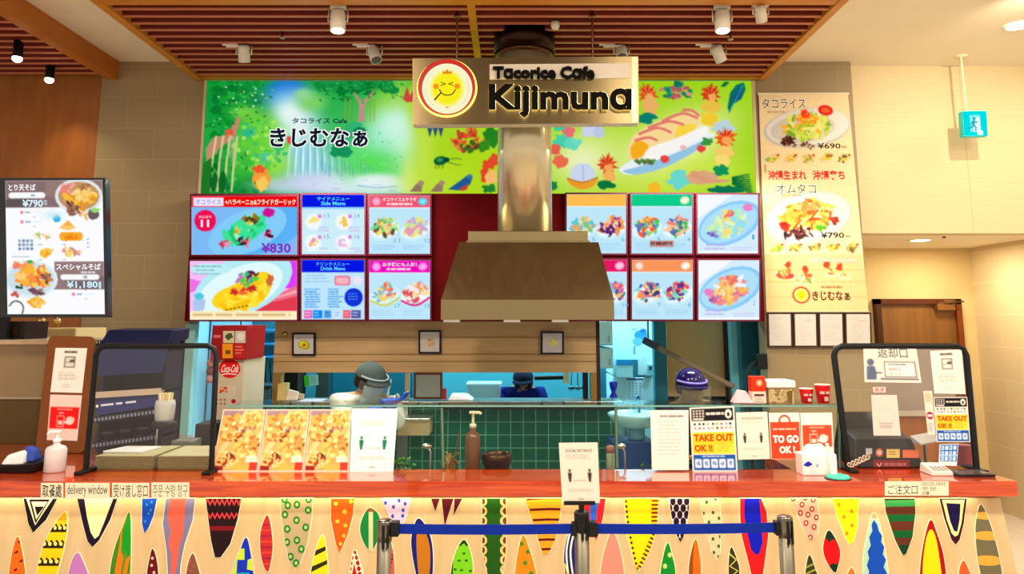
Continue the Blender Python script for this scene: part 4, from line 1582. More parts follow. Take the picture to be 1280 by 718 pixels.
def s_omu(p, x0, y0, x1, y1):
    p.R(x0, y0, x1, y1, (246, 190, 246))
    p.Pg([(x0 + 118, y0), (x1, y0), (x1, y0 + 34), (x0 + 116, y0 + 34)], (226, 60, 246))
    p.Pg([(x1, y0 + 30), (x0 + 110, y0 + 42), (x0 + 70, y1 - 10), (x1, y1 - 10)], (244, 110, 140))
    p.Pg([(x1, y0 + 44), (x0 + 100, y0 + 52), (x0 + 80, y1 - 10), (x1, y1 - 10)], (226, 60, 80))
    p.L([(x0 + 100, y0 + 48), (x1, y0 + 38)], (1, 4), (250, 170, 180))
    p.Pg([(x0, y0 + 22), (x0 + 16, y0 + 26), (x0 + 10, y0 + 36), (x0, y0 + 40)], (240, 110, 230))
    p.O(x0 + 66, y0 + 30, 66, 36, (180, 236, 246), -.42)
    p.O(x0 + 62, y0 + 36, 58, 28, (226, 250, 252), -.42)
    p.O(x0 + 26, y0 + 10, 26, 7, (190, 240, 246))
    p.rows(x0 + 4, y0 + 6, x0 + 40, y0 + 20, 3, (120, 180, 190), .3, 4)
    p.Pg(smooth_loop([(x0 + 28, y0 + 54), (x0 + 34, y0 + 40), (x0 + 58, y0 + 28), (x0 + 80, y0 + 16), (x0 + 96, y0 + 14), (x0 + 103, y0 + 24), (x0 + 96, y0 + 44), (x0 + 78, y0 + 58), (x0 + 46, y0 + 62)]), (252, 214, 30))
    p.heap(x0 + 66, y0 + 44, 36, 16, [(252, 196, 20), (252, 226, 50), (250, 170, 30), (252, 236, 90)], 26, .3, 11, -.4)
    p.heap(x0 + 66, y0 + 36, 18, 7, [(232, 60, 40), (240, 110, 60), (200, 40, 40)], 16, .4, 12, -.3)
    p.heap(x0 + 72, y0 + 20, 16, 10, [(120, 50, 110), (90, 30, 70), (190, 130, 190), (60, 190, 120), (90, 210, 60)], 22, .34, 13)
    p.heap(x0 + 70, y0 + 27, 5, 8, [(90, 206, 60), (140, 220, 80)], 6, .5, 14)
    for k in range(6):
        p.O(x0 + 46 + k * 5, y0 + 61 - k, 1.6, .9, (110, 90, 30), -.2)
    p.Bl(x0 + 100, y0 + 24, 4, 8, (206, 110, 50), 15, .3)
    p.Bl(x0 + 11, y0 + 54, 8, 11, (170, 200, 240), 16, .2)
    p.Bl(x0 + 11, y0 + 44, 6, 4, (80, 200, 226), 17, .2)
    p.R(x0, y1 - 11, x1, y1, (253, 240, 196))
    p.rows(x0 + 3, y1 - 8, x1 - 4, y1 - 3, 1, (226, 190, 130), .7, 18, .05)


def head(p, x0, y0, x1, h, col, jp, en=None, tc=(200, 226, 255)):
    p.R(x0, y0, x1, y0 + h, col)
    if jp:
        w = (x1 - x0) * .26
        c = (x0 + x1) / 2
        p.T(jp, c - w, y0 + h * .18, c + w, y0 + h * .48, tc, .02)
    if en:
        p.T(en, c - w * .75, y0 + h * .54, c + w * .75, y0 + h * .86, tc, .03)


def s_side(p, x0, y0, x1, y1):
    p.R(x0, y0, x1, y1, (206, 238, 250))
    p.R(x0, y0 + 15, x1, y0 + 18, (150, 220, 250))
    for i, (x, y) in enumerate(((14, 34), (52, 34), (14, 60), (52, 60))):
        p.O(x0 + x, y0 + y, 11, 11, (226, 246, 252))
        p.O(x0 + x, y0 + y, 8.6, 8.6, (246, 250, 250))
        p.heap(x0 + x, y0 + y, 7, 6, [[(252, 230, 120), (250, 216, 90), (252, 240, 170)], [(250, 220, 90), (246, 200, 80)], [(246, 170, 110), (236, 150, 190), (250, 210, 110)], [(226, 190, 240), (250, 190, 210), (190, 170, 230)]][i], 9, .42, i)
        p.O(x0 + x + 8, y0 + y - 7, 2.5, 2.5, (226, 130, 220))
        p.T('1%d' % (3 + i), x0 + x + 14, y0 + y - 10, x0 + x + 20, y0 + y - 5, (90, 160, 226))
        p.rows(x0 + x + 6, y0 + y + 6, x0 + x + 24, y0 + y + 14, 2, (206, 206, 240), .6, i)
    p.rows(x0 + 4, y1 - 5, x1 - 4, y1 - 2, 1, (230, 250, 252), .6, 9)
    head(p, x0, y0, x1, 15.5, (4, 20, 226), 'サイドメニュー', 'Side Menu', (90, 220, 250))


def s_drink(p, x0, y0, x1, y1):
    p.R(x0, y0, x1, y1, (190, 232, 250))
    p.rows(x0 + 3, y0 + 19, x0 + 38, y0 + 30, 3, (150, 190, 240), .35, 2)
    p.Rr(x0 + 41, y0 + 20, x0 + 61, y0 + 32, 3, (246, 110, 150))
    p.Rr(x0 + 43, y0 + 22, x0 + 59, y0 + 30, 2, (250, 180, 190))
    p.Bl(x0 + 70, y0 + 26, 6, 6, (240, 226, 246), 3, .15)
    p.rows(x0 + 3, y0 + 36, x0 + 24, y0 + 61, 8, (80, 160, 236), .5, 4)
    p.rows(x0 + 32, y0 + 36, x0 + 52, y0 + 61, 8, (80, 160, 236), .5, 5)
    p.O(x0 + 65, y0 + 47, 11.6, 11.6, (16, 50, 214))
    p.rows(x0 + 57, y0 + 42, x0 + 74, y0 + 52, 3, (90, 160, 246), .35, 6)
    for i, (xa, xb, c) in enumerate(((3, 13, (246, 90, 180)), (14, 26, (20, 130, 240)), (28, 37, (90, 170, 236)), (40, 49, (206, 230, 250)), (52, 61, (246, 80, 110)), (62, 74, (90, 80, 150)))):
        p.R(x0 + xa, y0 + 63, x0 + xb, y0 + 73, c)
        p.rows(x0 + xa + 1, y0 + 65, x0 + xb - 1, y0 + 72, 2, [(250, 200, 230), (110, 210, 250), (40, 110, 210), (140, 190, 240), (252, 170, 180), (150, 190, 246)][i], .5, 7 + i)
    head(p, x0, y0, x1, 15.5, (4, 20, 226), 'ドリンクメニュー', 'Drink Menu', (90, 200, 250))


def two_dish(hc, hd, seed, c1, c2, jp, tc=(255, 236, 240), bg=(190, 232, 250), rim=None, orn=None, hh=15, nums=('', ''), sash=None, en=None):
    def d(p, x0, y0, x1, y1):
        p.R(x0, y0, x1, y1, bg)
        w = (x1 - x0)
        for i, (fx, cols) in enumerate(((.26, c1), (.76, c2))):
            cx, cy = x0 + w * fx, y0 + 40
            p.O(cx, cy + 4, 20, 12, (206, 240, 252), -.25)
            p.O(cx, cy + 3, 18, 10, (232, 250, 255), -.25)
            if rim:
                p.L([(cx - 18, cy + 10), (cx, cy + 16), (cx + 18, cy + 6)], (2.6, 2.6), rim[i], True)
            p.heap(cx, cy, 17.5, 12, cols, 54, .25, seed + i, -.3)
            p.heap(cx + 3, cy - 9, 6, 4.5, cols[:2], 10, .4, seed + 7 + i)
            p.T(nums[i] or '8', cx + 12, cy + 14, cx + 16 + (3 if len(nums[i]) > 1 else 0), cy + 19, (90, 170, 220))
        if sash:
            p.R(x0 + w * .3, y0 + 58, x0 + w * .7, y0 + 66, sash)
            p.rows(x0 + w * .31, y0 + 59.5, x0 + w * .69, y0 + 65, 1, (130, 60, 60), .8, 3, .1)
        p.rows(x0 + 3, y0 + 62, x0 + w * .46, y1 - 4, 4, (150, 200, 236), .3, seed + 20)
        p.rows(x0 + w * .53, y0 + 62, x1 - 3, y1 - 4, 4, (150, 200, 236), .3, seed + 21)
        p.R(x0, y0, x1, y0 + hh, hc)
        p.R(x0, y0 + hh, x1, y0 + hh + 1, (240, 250, 255))
        if hd:
            hd(p, x0, y0, x1, hh)
        cxx = (x0 + x1) / 2
        if jp:
            p.T(jp, cxx - w * .28, y0 + hh * .16, cxx + w * .28, y0 + hh * .5, tc, .02)
            p.rows(cxx - w * .22, y0 + hh * .62, cxx + w * .22, y0 + hh * .9, 1, tc, .6, seed, .1)
    return d


def orn(l, r, lc, rc):
    def d(p, x0, y0, x1, h):
        if l:
            p.O(x0 + 9, y0 + h / 2, 5.6, 5.6, lc)
            p.O(x0 + 9, y0 + h / 2, 3.6, 3.6, tuple(min(255, c + 40) for c in lc))
        if r:
            p.O(x1 - 9, y0 + h / 2, 6, 5, rc, -.3)
            p.O(x1 - 9, y0 + h / 2, 3.6, 2.6, tuple(min(255, c + 40) for c in rc), -.3)
    return d


def one_dish(seed, cols, pk=(240, 130, 200), num='1'):
    def d(p, x0, y0, x1, y1):
        p.R(x0, y0, x1, y1, (214, 238, 252))
        p.Pg([(x0, y0), (x0 + 44, y0), (x0, y0 + 30)], (246, 250, 255))
        p.O(x0 + 40, y0 + 36, 42, 25, (140, 206, 250), -.42)
        p.O(x0 + 39, y0 + 36, 38, 21, (176, 226, 252), -.42)
        p.heap(x0 + 38, y0 + 38, 27, 16, cols, 80, .24, seed, -.42)
        p.heap(x0 + 20, y0 + 49, 8, 5, [(110, 90, 190), (150, 120, 220), (240, 80, 120)], 7, .45, seed + 1)
        p.Bl(x0 + 63 - (0 if num == '1' else 50), y0 + 16 + (0 if num == '1' else 24), 6, 4.6, pk, seed + 2, .15)
        p.heap(x0 + 40, y0 + 24, 9, 6, [(246, 110, 110), (250, 170, 80)], 6, .5, seed + 4, -.3)
        p.T(num, x0 + 68, y0 + 50, x0 + 71, y0 + 56, (90, 180, 226))
        p.rows(x0 + 8, y0 + 62, x0 + 40, y0 + 71, 2, (196, 176, 240), .4, seed)
        p.rows(x0 + 42, y0 + 66, x1 - 3, y0 + 72, 2, (206, 190, 240), .3, seed + 5)
        p.R(x0, y1 - 3, x1, y1, (246, 250, 255))
    return d


GREENISH = [(120, 214, 140), (250, 220, 110), (90, 200, 90), (206, 236, 150), (240, 150, 90), (90, 80, 60)]
REDDISH = [(240, 90, 80), (250, 170, 110), (252, 220, 150), (250, 120, 150), (130, 210, 230), (90, 60, 120)]
BLUISH = [(70, 80, 180), (250, 150, 90), (240, 110, 140), (250, 226, 130), (60, 60, 120), (130, 220, 200)]
screen((239.5, 245, 371.5, 318.5), 'wide menu screen showing a jalapeno rice dish at 830 yen', s_jala)
screen((237.5, 326.5, 371, 400), 'wide menu screen showing a yellow omelette dish on a pink cloth', s_omu)
screen((377.5, 243.5, 455.5, 318), 'menu screen with blue heading and four small round side dishes', s_side)
screen((377, 325, 455.5, 399.5), 'menu screen with blue heading listing drinks and a blue disc', s_drink)
screen((461.5, 244.5, 537.5, 317.5), 'menu screen with coral pink heading and two green salads',
       two_dish((244, 84, 112), orn(1, 1, (246, 140, 170), (90, 200, 226)), 30, GREENISH, [(250, 226, 110), (206, 236, 150), (246, 150, 170), (190, 170, 220)], 'タコライス＆サラダ', nums=('11', '12')))
screen((461.5, 326, 537.5, 399.5), 'menu screen with magenta heading and two bowls with coloured rims',
       two_dish((240, 10, 190), orn(1, 1, (246, 130, 220), (246, 130, 220)), 40, [(244, 110, 90), (250, 214, 110), (200, 236, 246), (120, 190, 220)], [(252, 224, 160), (246, 150, 110), (240, 240, 250), (226, 80, 90)], 'お子様にも人気！', rim=((206, 214, 90), (226, 40, 130)), nums=('17', '18')))
screen((708.5, 243, 782.5, 317), 'menu screen with orange heading half hidden behind the hood top',
       two_dish((252, 190, 80), None, 50, [(250, 206, 130), (120, 200, 150), (250, 160, 90), (90, 200, 220)], [(246, 150, 80), (90, 40, 110), (200, 70, 160), (250, 210, 150)], None, nums=('5', '6')))
screen((789.5, 243, 865, 317), 'menu screen with mint green heading and an avocado picture',
       two_dish((14, 206, 140), orn(0, 1, None, (226, 236, 190)), 60, [(250, 210, 90), (250, 90, 60), (60, 206, 70), (90, 220, 150), (110, 110, 190)], [(246, 130, 130), (252, 200, 150), (40, 206, 90), (90, 110, 170)], None, sash=(206, 150, 140), nums=('3', '4')))
screen((872, 243.5, 947.5, 317), 'menu screen with one taco rice plate, topmost at the right end', one_dish(70, [(170, 240, 220), (250, 226, 120), (206, 244, 170), (150, 226, 240), (226, 246, 200)]))
screen((712, 325, 783.5, 399.5), 'menu screen with crimson heading mostly hidden behind the hood',
       two_dish((230, 24, 100), orn(0, 1, None, (250, 170, 200)), 80, REDDISH, [(240, 80, 150), (250, 190, 100), (110, 200, 230), (80, 90, 130)], None, nums=('9', '10')))
screen((790, 325, 866, 399.5), 'menu screen with pale orange heading and two meat topped dishes',
       two_dish((250, 150, 90), orn(1, 1, (252, 190, 170), (250, 226, 206)), 90, BLUISH, [(150, 40, 110), (90, 50, 150), (250, 226, 110), (240, 90, 110), (120, 220, 210)], None, nums=('7', '8')))
screen((873, 325.5, 949, 400), 'menu screen with one sauced omelette plate, lowest at the right end', one_dish(100, [(252, 220, 130), (250, 150, 140), (246, 246, 250), (250, 190, 90), (226, 120, 150)], num='2'))
# ------------------------------------------------------------------ extractor hood with its duct
hood = thing('extractor_hood', 'brushed stainless steel extractor hood with a tall round duct up to the slatted ceiling', 'hood', (0.09, 5.2, 1.75))
A = [at(551, 400, 4.70), at(768, 400, 4.70)]
zl = at(640, 375, 4.70).z
B = [at(574, 303, 4.95), at(748, 303, 4.95)]
fx0, fx1, bx0, bx1 = A[0].x, A[1].x, B[0].x, B[1].x
m = MB()
z0, zt_ = 1.75, B[0].z
m.add([(fx0, 4.7, z0), (fx1, 4.7, z0), (fx1, 5.62, z0), (fx0, 5.62, z0), (fx0, 4.7, zl), (fx1, 4.7, zl), (fx1, 5.62, zl), (fx0, 5.62, zl),
       (bx0, 4.95, zt_), (bx1, 4.95, zt_), (bx1, 5.42, zt_), (bx0, 5.42, zt_)],
      [(0, 1, 5, 4), (1, 2, 6, 5), (2, 3, 7, 6), (3, 0, 4, 7), (4, 5, 9, 8), (5, 6, 10, 9), (6, 7, 11, 10), (7, 4, 8, 11), (8, 9, 10, 11)], mat='steel')
# inside of the hood
i0, i1 = fx0 + .03, fx1 - .03
m.add([(fx0, 4.7, z0), (fx1, 4.7, z0), (fx1, 5.62, z0), (fx0, 5.62, z0), (i0, 4.73, z0), (i1, 4.73, z0), (i1, 5.59, z0), (i0, 5.59, z0),
       (bx0, 4.98, zt_ - .02), (bx1, 4.98, zt_ - .02), (bx1, 5.4, zt_ - .02), (bx0, 5.4, zt_ - .02)],
      [(0, 4, 5, 1), (1, 5, 6, 2), (2, 6, 7, 3), (3, 7, 4, 0), (4, 8, 9, 5), (5, 9, 10, 6), (6, 10, 11, 7), (7, 11, 8, 4), (8, 11, 10, 9)], mat='steel')
m.build('canopy', hood)
l0, l1 = at(585, 303, 4.97).x, at(735, 303, 4.97).x
zlid = at(640, 289, 4.97).z
m = MB().box(l0, l1, 4.97, 5.42, zt_, zlid, mat='steel')
m.box(l0 - .012, l1 + .012, 4.955, 5.43, zt_ - .004, zt_ + .012, mat='steel')
m.build('collar_box', hood, bevel=0.004)
dx = (at(622, 270, 5.2).x + at(690, 270, 5.2).x) / 2
m = MB().lathe((dx, 5.2, 0), [(0.186, zlid), (0.186, 3.80)], mat='duct_steel', seg=48)
m.build('duct', hood)
m = MB().lathe((dx, 5.2, 0), [(0.215, 3.60), (0.215, 3.80)], (52, 34, 24), 'metal', 40)  # collar coloured dark for the dark ceiling reflected in the duct
m.lathe((dx, 5.2, 0), [(0.192, 3.57), (0.215, 3.60)], (90, 60, 40), 'metal', 40)
m.build('dark_reflection_collar', hood)
m = MB()
for px in (565, 640, 700):
    c = at(px, 401, 4.75)
    m = MB().box(c.x - .05, c.x + .05, 4.72, 4.78, 1.735, 1.752, (206, 196, 176), 'metal')
    m.build('grease_clip', hood)

# ------------------------------------------------------------------ hanging sign
ps = VPl(4.75)
sg = thing('hanging_sign', 'hanging beige metal sign with round smiling badge and black halo-lit lettering', 'sign', (0.03, 4.79, 2.9))
q = [(515.5, 73), (798, 70.5), (798.5, 154), (516, 156)]
m = MB()
m.slab(ps, q, 0.09, (150, 132, 104), 'sign_metal', (214, 204, 184), 'satin')  # sides and back coloured pale so the duct behind reflects brighter
m.build('board', sg, bevel=0.003)
m = MB().slab(Plane((0, 4.748, 0), (0, -1, 0)), [(789.5, 71.5), (797, 71.3), (797.5, 153.6), (790, 154)], 0.012, (246, 232, 196), 'satin')
m.build('end_strip', sg)
m = MB().slab(Plane((0, 4.742, 0), (0, -1, 0)), [(612, 80.5), (787, 79), (787, 97.5), (612, 99)], 0.008, (206, 194, 178), 'satin')
m.build('light_strip_plate', sg)
for px in (571, 741):
    c = at(px, 74, 4.79)
    m = MB().tube([(c.x, 4.79, c.z - .03), (c.x, 4.79, ZS + .06)], 0.008, (150, 110, 90), 'metal', 8)
    m.lathe((c.x, 4.79, ZS - .012), [(0.02, 0), (0.02, .012)], (140, 100, 80), 'metal', 12)
    m.build('hanging_rod', sg)


def letters(txt, box, bold, Y, depth, col, mat, name, side=None):
    v, f, e = text_geo(txt, bold)
    x0, y0, x1, y1 = box
    pl = VPl(Y)
    a = [pl(x0 + x * (x1 - x0), y1 - y * (y1 - y0)) for x, y in v]
    n = len(a)
    m = MB()
    m.add(a, f, col, mat)
    m.add(a + [p + Vector((0, depth, 0)) for p in a], [(i, j, n + j, n + i) for i, j in e], side or col, mat)
    m.add([p + Vector((0, depth, 0)) for p in a], [tuple(reversed(q)) for q in f], side or col, mat)
    return m.build(name, sg)


letters('Kijimunɑ', (611, 105, 790, 146), .036, 4.70, 0.022, (12, 8, 6), 'matte', 'main_lettering')
letters('Kijimunɑ', (611, 105, 790.2, 146), .038, 4.728, 0.012, (255, 238, 170), 'lamp', 'halo_light')
letters('Tɑcorice Cɑfe', (616, 82.5, 743.5, 98), .045, 4.715, 0.022, (12, 8, 6), 'matte', 'small_lettering')
c = ps(559, 111)
R = (ps(594.5, 111) - ps(523.5, 111)).length / 2
m = MB().lathe((c.x, 4.745, c.z), [(R * 1.0, 0), (R * 1.0, 0.045)], (180, 20, 16), 'satin', 48, (0, -1, 0), smooth=False)
badge = m.build('badge_ring', sg)
m = MB().lathe((c.x, 4.742, c.z), [(R * 1.06, 0), (R * 1.06, 0.01)], (255, 200, 90), 'glowlamp', 40, (0, -1, 0), smooth=False)
m.build('badge_halo', sg)
m = MB()
pb = VPl(4.699)
p = Paint(m, pb, 'lightbox', base=3e-4)
p.O(559, 111, 31.5, 31.5, (255, 250, 206), n=40)
for k, cc in enumerate(((255, 250, 150), (255, 248, 90), (255, 242, 30))):
    p.O(559, 110.5, 22 - k * 2.2, 23.5 - k * 2.2, cc, n=32)
p.Pg([(553.5, 92.5), (553, 88.5), (556, 90), (558.8, 86.2), (561.6, 90), (565, 88.5), (564.4, 92.5)], (240, 140, 40))
for x in (545, 571.5):
    p.O(x, 108, 3.6, 3.4, (250, 150, 40), n=14)
for x, s_ in ((553.5, 1), (564, -1)):
    p.L([(x - 3 * s_, 102.6), (x + 3.5 * s_, 105)], 1.0, (90, 80, 10))
    p.L([(x - 3 * s_, 107), (x + 3.5 * s_, 105)], 1.0, (90, 80, 10))
p.L([(549.5, 112), (551.5, 116), (555.5, 118.5), (561, 119), (566, 117), (569.5, 111.5)], 1.3, (80, 60, 10), True)
p.L([(549, 111.5), (551, 116), (547.5, 120), (543, 125.5)], (1.2, 2.0), (70, 40, 10), True)
for k in range(12):
    a = math.radians(140 + k * 8)
    p.O(559 + 27 * math.cos(a), 111 + 27 * math.sin(a) * -1, .7, .7, (210, 200, 160), n=6)
    a = math.radians(-40 + k * 6)
    p.O(559 + 27 * math.cos(a), 111 + 27 * math.sin(a) * -1, .7, .7, (210, 190, 120), n=6)
p.O(559, 134.5, 2.2, 1.4, (226, 200, 130), n=10)
m.build('badge_face', badge)

# ------------------------------------------------------------------ ceiling spotlights
def track_spot(px, py, Y, label, arm, aim, power, lit=False, sc_=1.0):
    c = at(px, py, Y)
    h, r = 0.125 * sc_, 0.042 * sc_
    t = thing('track_spotlight', label, 'spotlight', (c.x, Y, ZS), 'white ceiling spotlights')
    d = (Vector(aim) - c).normalized()
    m = MB().lathe(c - d * h * .5, [(r * .55, 0), (r * .9, h * .06), (r, h * .15), (r, h), (r * .86, h)], (222, 214, 196), 'satin', 20, d)
    m.build('lamp_head', t)
    m = MB().lathe(c + d * (h * .5 - .004), [(r * .86, 0), (r * .86, 0.005)], (255, 236, 190) if lit else (90, 84, 74), 'lamp' if lit else 'gloss', 18, d)
    m.build('lens', t)
    m = MB()
    if arm:
        m.tube([(c.x - .0, Y, ZS - .012), (c.x - .13, Y, ZS - .012)], 0.011, (230, 222, 206), 'satin', 8)
        m.box(c.x - .16, c.x - .05, Y - .014, Y + .014, ZS - .004, ZS + .02, (226, 218, 200), 'satin')
    else:
        m.box(c.x - .05, c.x + .05, Y - .02, Y + .02, ZS - .008, ZS + .02, (226, 218, 200), 'satin')
    for s_ in (-1, 1):
        m.tube([(c.x + s_ * (r + .012), Y, ZS - .01), (c.x + s_ * (r + .012), Y, c.z - .005), (c.x + s_ * r * .9, Y, c.z - .008)], 0.006, (214, 206, 190), 'metal', 6)
    m.build('yoke', t)
    if power:
        L = spot('spot_beam', c + d * (h * .5 + .02), aim, power, 55, .8)
        L.parent = t
        L.location = Vector(L.location) - Vector(t.location)
    return t


track_spot(422.5, 26, 4.66, 'large white ceiling spotlight left of the hanging sign, lit mouth facing down', False, (-1.0, 4.3, 1.0), 70, True, 1.15)
track_spot(903, 26, 4.66, 'large white ceiling spotlight near the right end of the slats, lit mouth facing down', False, (1.2, 4.3, 1.0), 70, True, 1.15)
track_spot(951, 17, 4.62, 'small tilted white spotlight farthest right on the slatted ceiling', False, (2.2, 6.0, 1.8), 45, False, .85)
track_spot(305, 67, 5.32, 'white spotlight on a short arm, first from the left over the mural', True, (-2.0, 6.1, 1.9), 26)
track_spot(468, 68, 5.32, 'white spotlight on a short arm, over the mural title lettering', True, (-.6, 4.8, 2.6), 26)
track_spot(777, 66, 5.32, 'white spotlight on a short arm, peeking over the right end of the hanging sign', True, (.75, 4.75, 2.95), 0)
track_spot(898, 67, 5.32, 'white spotlight on a short arm, last on the right over the mural', True, (2.4, 6.1, 2.0), 26)
spot('sign_beam', (0.9, 3.9, 3.7), (0.67, 4.74, 3.36), 2.2, 9, .6)
c = at(694, 34, 4.9)
m = MB().lathe((c.x, 4.9, ZS - .05), [(0.02, 0), (0.03, .02), (0.03, .05)], (230, 220, 196), 'satin', 12)
tag(m.build('smoke_detector'), 'tiny white sensor beside the top of the duct', 'sensor')
for px, py, lb in ((353, 44, 'small chrome sprinkler head on the left half of the slatted ceiling'), (913, 46, 'small chrome sprinkler head on the right half of the slatted ceiling')):
    c = atz(px, py - 4, ZS)
    m = MB().lathe((c.x, c.y, ZS - .045), [(0.02, 0), (0.02, .004), (0.006, .006), (0.006, .045)], (200, 180, 150), 'metal', 10)
    tag(m.build('sprinkler_head'), lb, 'sprinkler', 'ceiling sprinklers')
for px, py, Y, lb in ((22, 68, 5.3, 'black spotlight under the left slats, nearer the picture edge'), (62, 95, 5.83, 'black spotlight under the left slats, nearer the tiled wall')):
    c = at(px, py, Y)
    t = thing('black_spotlight', lb, 'spotlight', (c.x, Y, ZS), 'black spotlights on the left ceiling')
    MB().lathe((c.x, Y, c.z - .03), [(.03, 0), (.033, .01), (.033, .13), (.02, .135)], (16, 13, 12), 'satin', 16).build('lamp_head', t)
    MB().tube([(c.x, Y, c.z + .1), (c.x, Y, ZS + .03)], .01, (16, 13, 12), 'satin', 8).build('stem', t)
    MB().ball((c.x, Y, c.z - .03), (.034, .034, .03), (255, 240, 206), 'lamp', 14, 8).build('bulb', t)
    L = spot('spot_beam', (c.x, Y, c.z - .075), (c.x + .2, 6.2, 1.9), 16, 90, 1, (1, .8, .5))
    L.parent = t
    L.location = Vector(L.location) - Vector(t.location)
# downlights
for px, py, Z, r, lb in ((1272, 32, ZC, .085, 'round glowing downlight in the white ceiling by the right picture edge'), (1150, 300, ZSOF, .085, 'round glowing downlight in the low corridor ceiling')):
    c = atz(px, py, Z)
    t = thing('ceiling_downlight', lb, 'downlight', (c.x, c.y, Z), 'recessed downlights')
    MB().lathe((c.x, c.y, Z - .006), [(r + .015, 0), (r + .02, .006)], (250, 240, 216), 'satin', 28).build('trim_ring', t)
    MB().lathe((c.x, c.y, Z - .008), [(r * .9, 0), (r * .9, .004)], (255, 240, 200), 'lamp', 28).build('diffuser', t)
c = atz(1180, 296, ZSOF)
tag(MB().lathe((c.x, c.y, ZSOF - .012), [(.012, 0), (.016, .012)], (40, 34, 28), 'satin', 12).build('ceiling_sensor'), 'tiny dark sensor beside the corridor downlight', 'sensor')

# ------------------------------------------------------------------ exit sign
pe = VPl(5.96)
c = pe(1219, 154)
t = thing('exit_sign', 'small glowing turquoise running-man exit sign hanging from the white ceiling', 'exit sign', (c.x, 6.0, c.z))
m = MB().slab(pe, [(1203, 139), (1233, 138.5), (1235, 170), (1205, 170.5)], .06, (60, 206, 206), 'satin')
m.build('case', t, bevel=.003)
m = MB()
p = Canvas(m, pe, 'screen', 0, 0, 32, 32, (0, 226, 232), .8, .3, quad_warp([(1203.4, 139.4), (1232.6, 139), (1234.6, 169.6), (1205.4, 170)], 32, 32))
p.R(9, 5, 23, 27, (150, 240, 240))
p.R(14, 8, 23, 27, (236, 252, 252))
W_ = (6, 170, 180)
p.O(15, 9.5, 2, 2, W_)
p.L([(15, 12), (13.5, 18)], 3, W_)
p.L([(13.5, 18), (17, 21), (16, 26)], 1.8, W_)
p.L([(13.5, 18), (10.5, 21), (7, 22)], 1.8, W_)
p.L([(15, 13), (19, 15)], 1.5, W_)
p.L([(14.5, 13), (10.5, 15), (10, 18)], 1.5, W_)
p.R(18, 25, 26, 31, (236, 252, 252))
p.emit()
m.build('lit_panel', t)
m = MB().tube([(c.x - .04, 6.0, c.z + .09), (c.x - .04, 6.0, ZC)], .009, (236, 222, 186), 'satin', 8)
m.build('rod', t)
MB().lathe((c.x - .04, 6.0, ZC - .012), [(.05, 0), (.05, .012)], (236, 222, 186), 'satin', 20).build('ceiling_plate', t)
# ------------------------------------------------------------------ right wall: long food banner and four framed notices
BANL = lambda y: 948.5 + (y - 118) * .0353
BANR = lambda y: 1060.0 + (y - 118) * .094


def bwarp(u, y):
    return BANL(y) + u / 120 * (BANR(y) - BANL(y)), y


pbn = VPl(6.115)
ban = thing('food_banner', 'tall beige cloth banner with two big plated rice dishes hung on the tiled wall', 'banner', (pbn(1015, 250).x, 6.12, pbn(1015, 388).z))
m = MB().slab(pbn, [(BANL(118), 118), (BANR(118), 118), (BANR(389), 389), (BANL(389), 389)], .006, (232, 206, 160), 'cloth')
p = Canvas(m, pbn, 'cloth', 0, 118, 120, 389, (232, 208, 164), 1.0, .5, bwarp)
p.R(0, 318, 120, 389, (226, 190, 134))
for y in (337, 352, 371):
    p.R(0, y, 120, y + 1, (206, 166, 108))
p.soft(20, 130, 50, 30, (240, 220, 184), .5)


def dish(cx, cy, rx, ry, rot, cols, top, seed):
    p.O(cx, cy, rx, ry, (190, 188, 186), rot, 36)
    p.O(cx + 1, cy - 1.5, rx * .95, ry * .92, (216, 214, 210), rot, 36)
    p.O(cx - rx * .1, cy + 1, rx * .74, ry * .7, (196, 194, 190), rot, 30)
    p.heap(cx, cy - ry * .08, rx * .62, ry * .66, cols, 90, .24, seed, rot * .6)
    p.heap(cx + 2, cy - ry * .42, rx * .3, ry * .26, top, 30, .32, seed + 1)


dish(62, 160, 58, 25, -.12, [(150, 190, 50), (186, 210, 80), (120, 166, 40), (206, 214, 110), (236, 170, 50), (214, 220, 130)], [(246, 150, 30), (240, 190, 60), (250, 120, 30)], 5)
p.heap(36, 176, 12, 7, [(90, 40, 24), (60, 30, 20), (120, 60, 30)], 20, .35, 8)
p.heap(56, 182, 20, 4, [(90, 50, 30), (60, 36, 24), (206, 190, 160)], 18, .4, 9)
p.heap(60, 143, 7, 6, [(236, 40, 20), (250, 70, 30)], 10, .5, 10)
p.O(88, 138, 10, 6.5, (206, 30, 20), .1)
p.O(88, 138, 6, 3.6, (236, 90, 50), .1)
p.T('タコライス', 3, 122, 63, 137, (250, 244, 230), .055)
p.T('タコライス', 4, 123, 62, 136, (96, 70, 44), .005)
p.rows(10, 139, 40, 141.5, 1, (190, 160, 120), .8, 3)
p.T('¥690', 74, 179, 104, 186, (50, 40, 30), .02)
p.rows(105, 183, 112, 186, 1, (120, 90, 60), .6, 4)
for yy, cs in ((198, 40), (310, 60)):
    for k, x in enumerate((15, 38, 61, 84, 107)):
        p.O(x, yy, 10, 5, (214, 196, 160), -.35)
        p.heap(x, yy, 9, 4.6, [[(110, 170, 40), (226, 190, 60)], [(190, 140, 60), (120, 90, 40)], [(186, 170, 90), (120, 110, 50)], [(206, 180, 50), (130, 110, 40)], [(150, 130, 60), (90, 80, 40)]][k] + [(226, 200, 90)], 16, .4, cs + k, -.35)
        p.O(x + 7, yy - 4, 1.8, 1.5, (170, 60, 40))
p.T('沖縄生まれ', 8, 213, 57, 225, (232, 34, 28), .03)
p.T('沖縄育ち', 65, 213, 106, 225, (232, 34, 28), .03)
p.R(4, 206, 6, 216, (170, 130, 80))
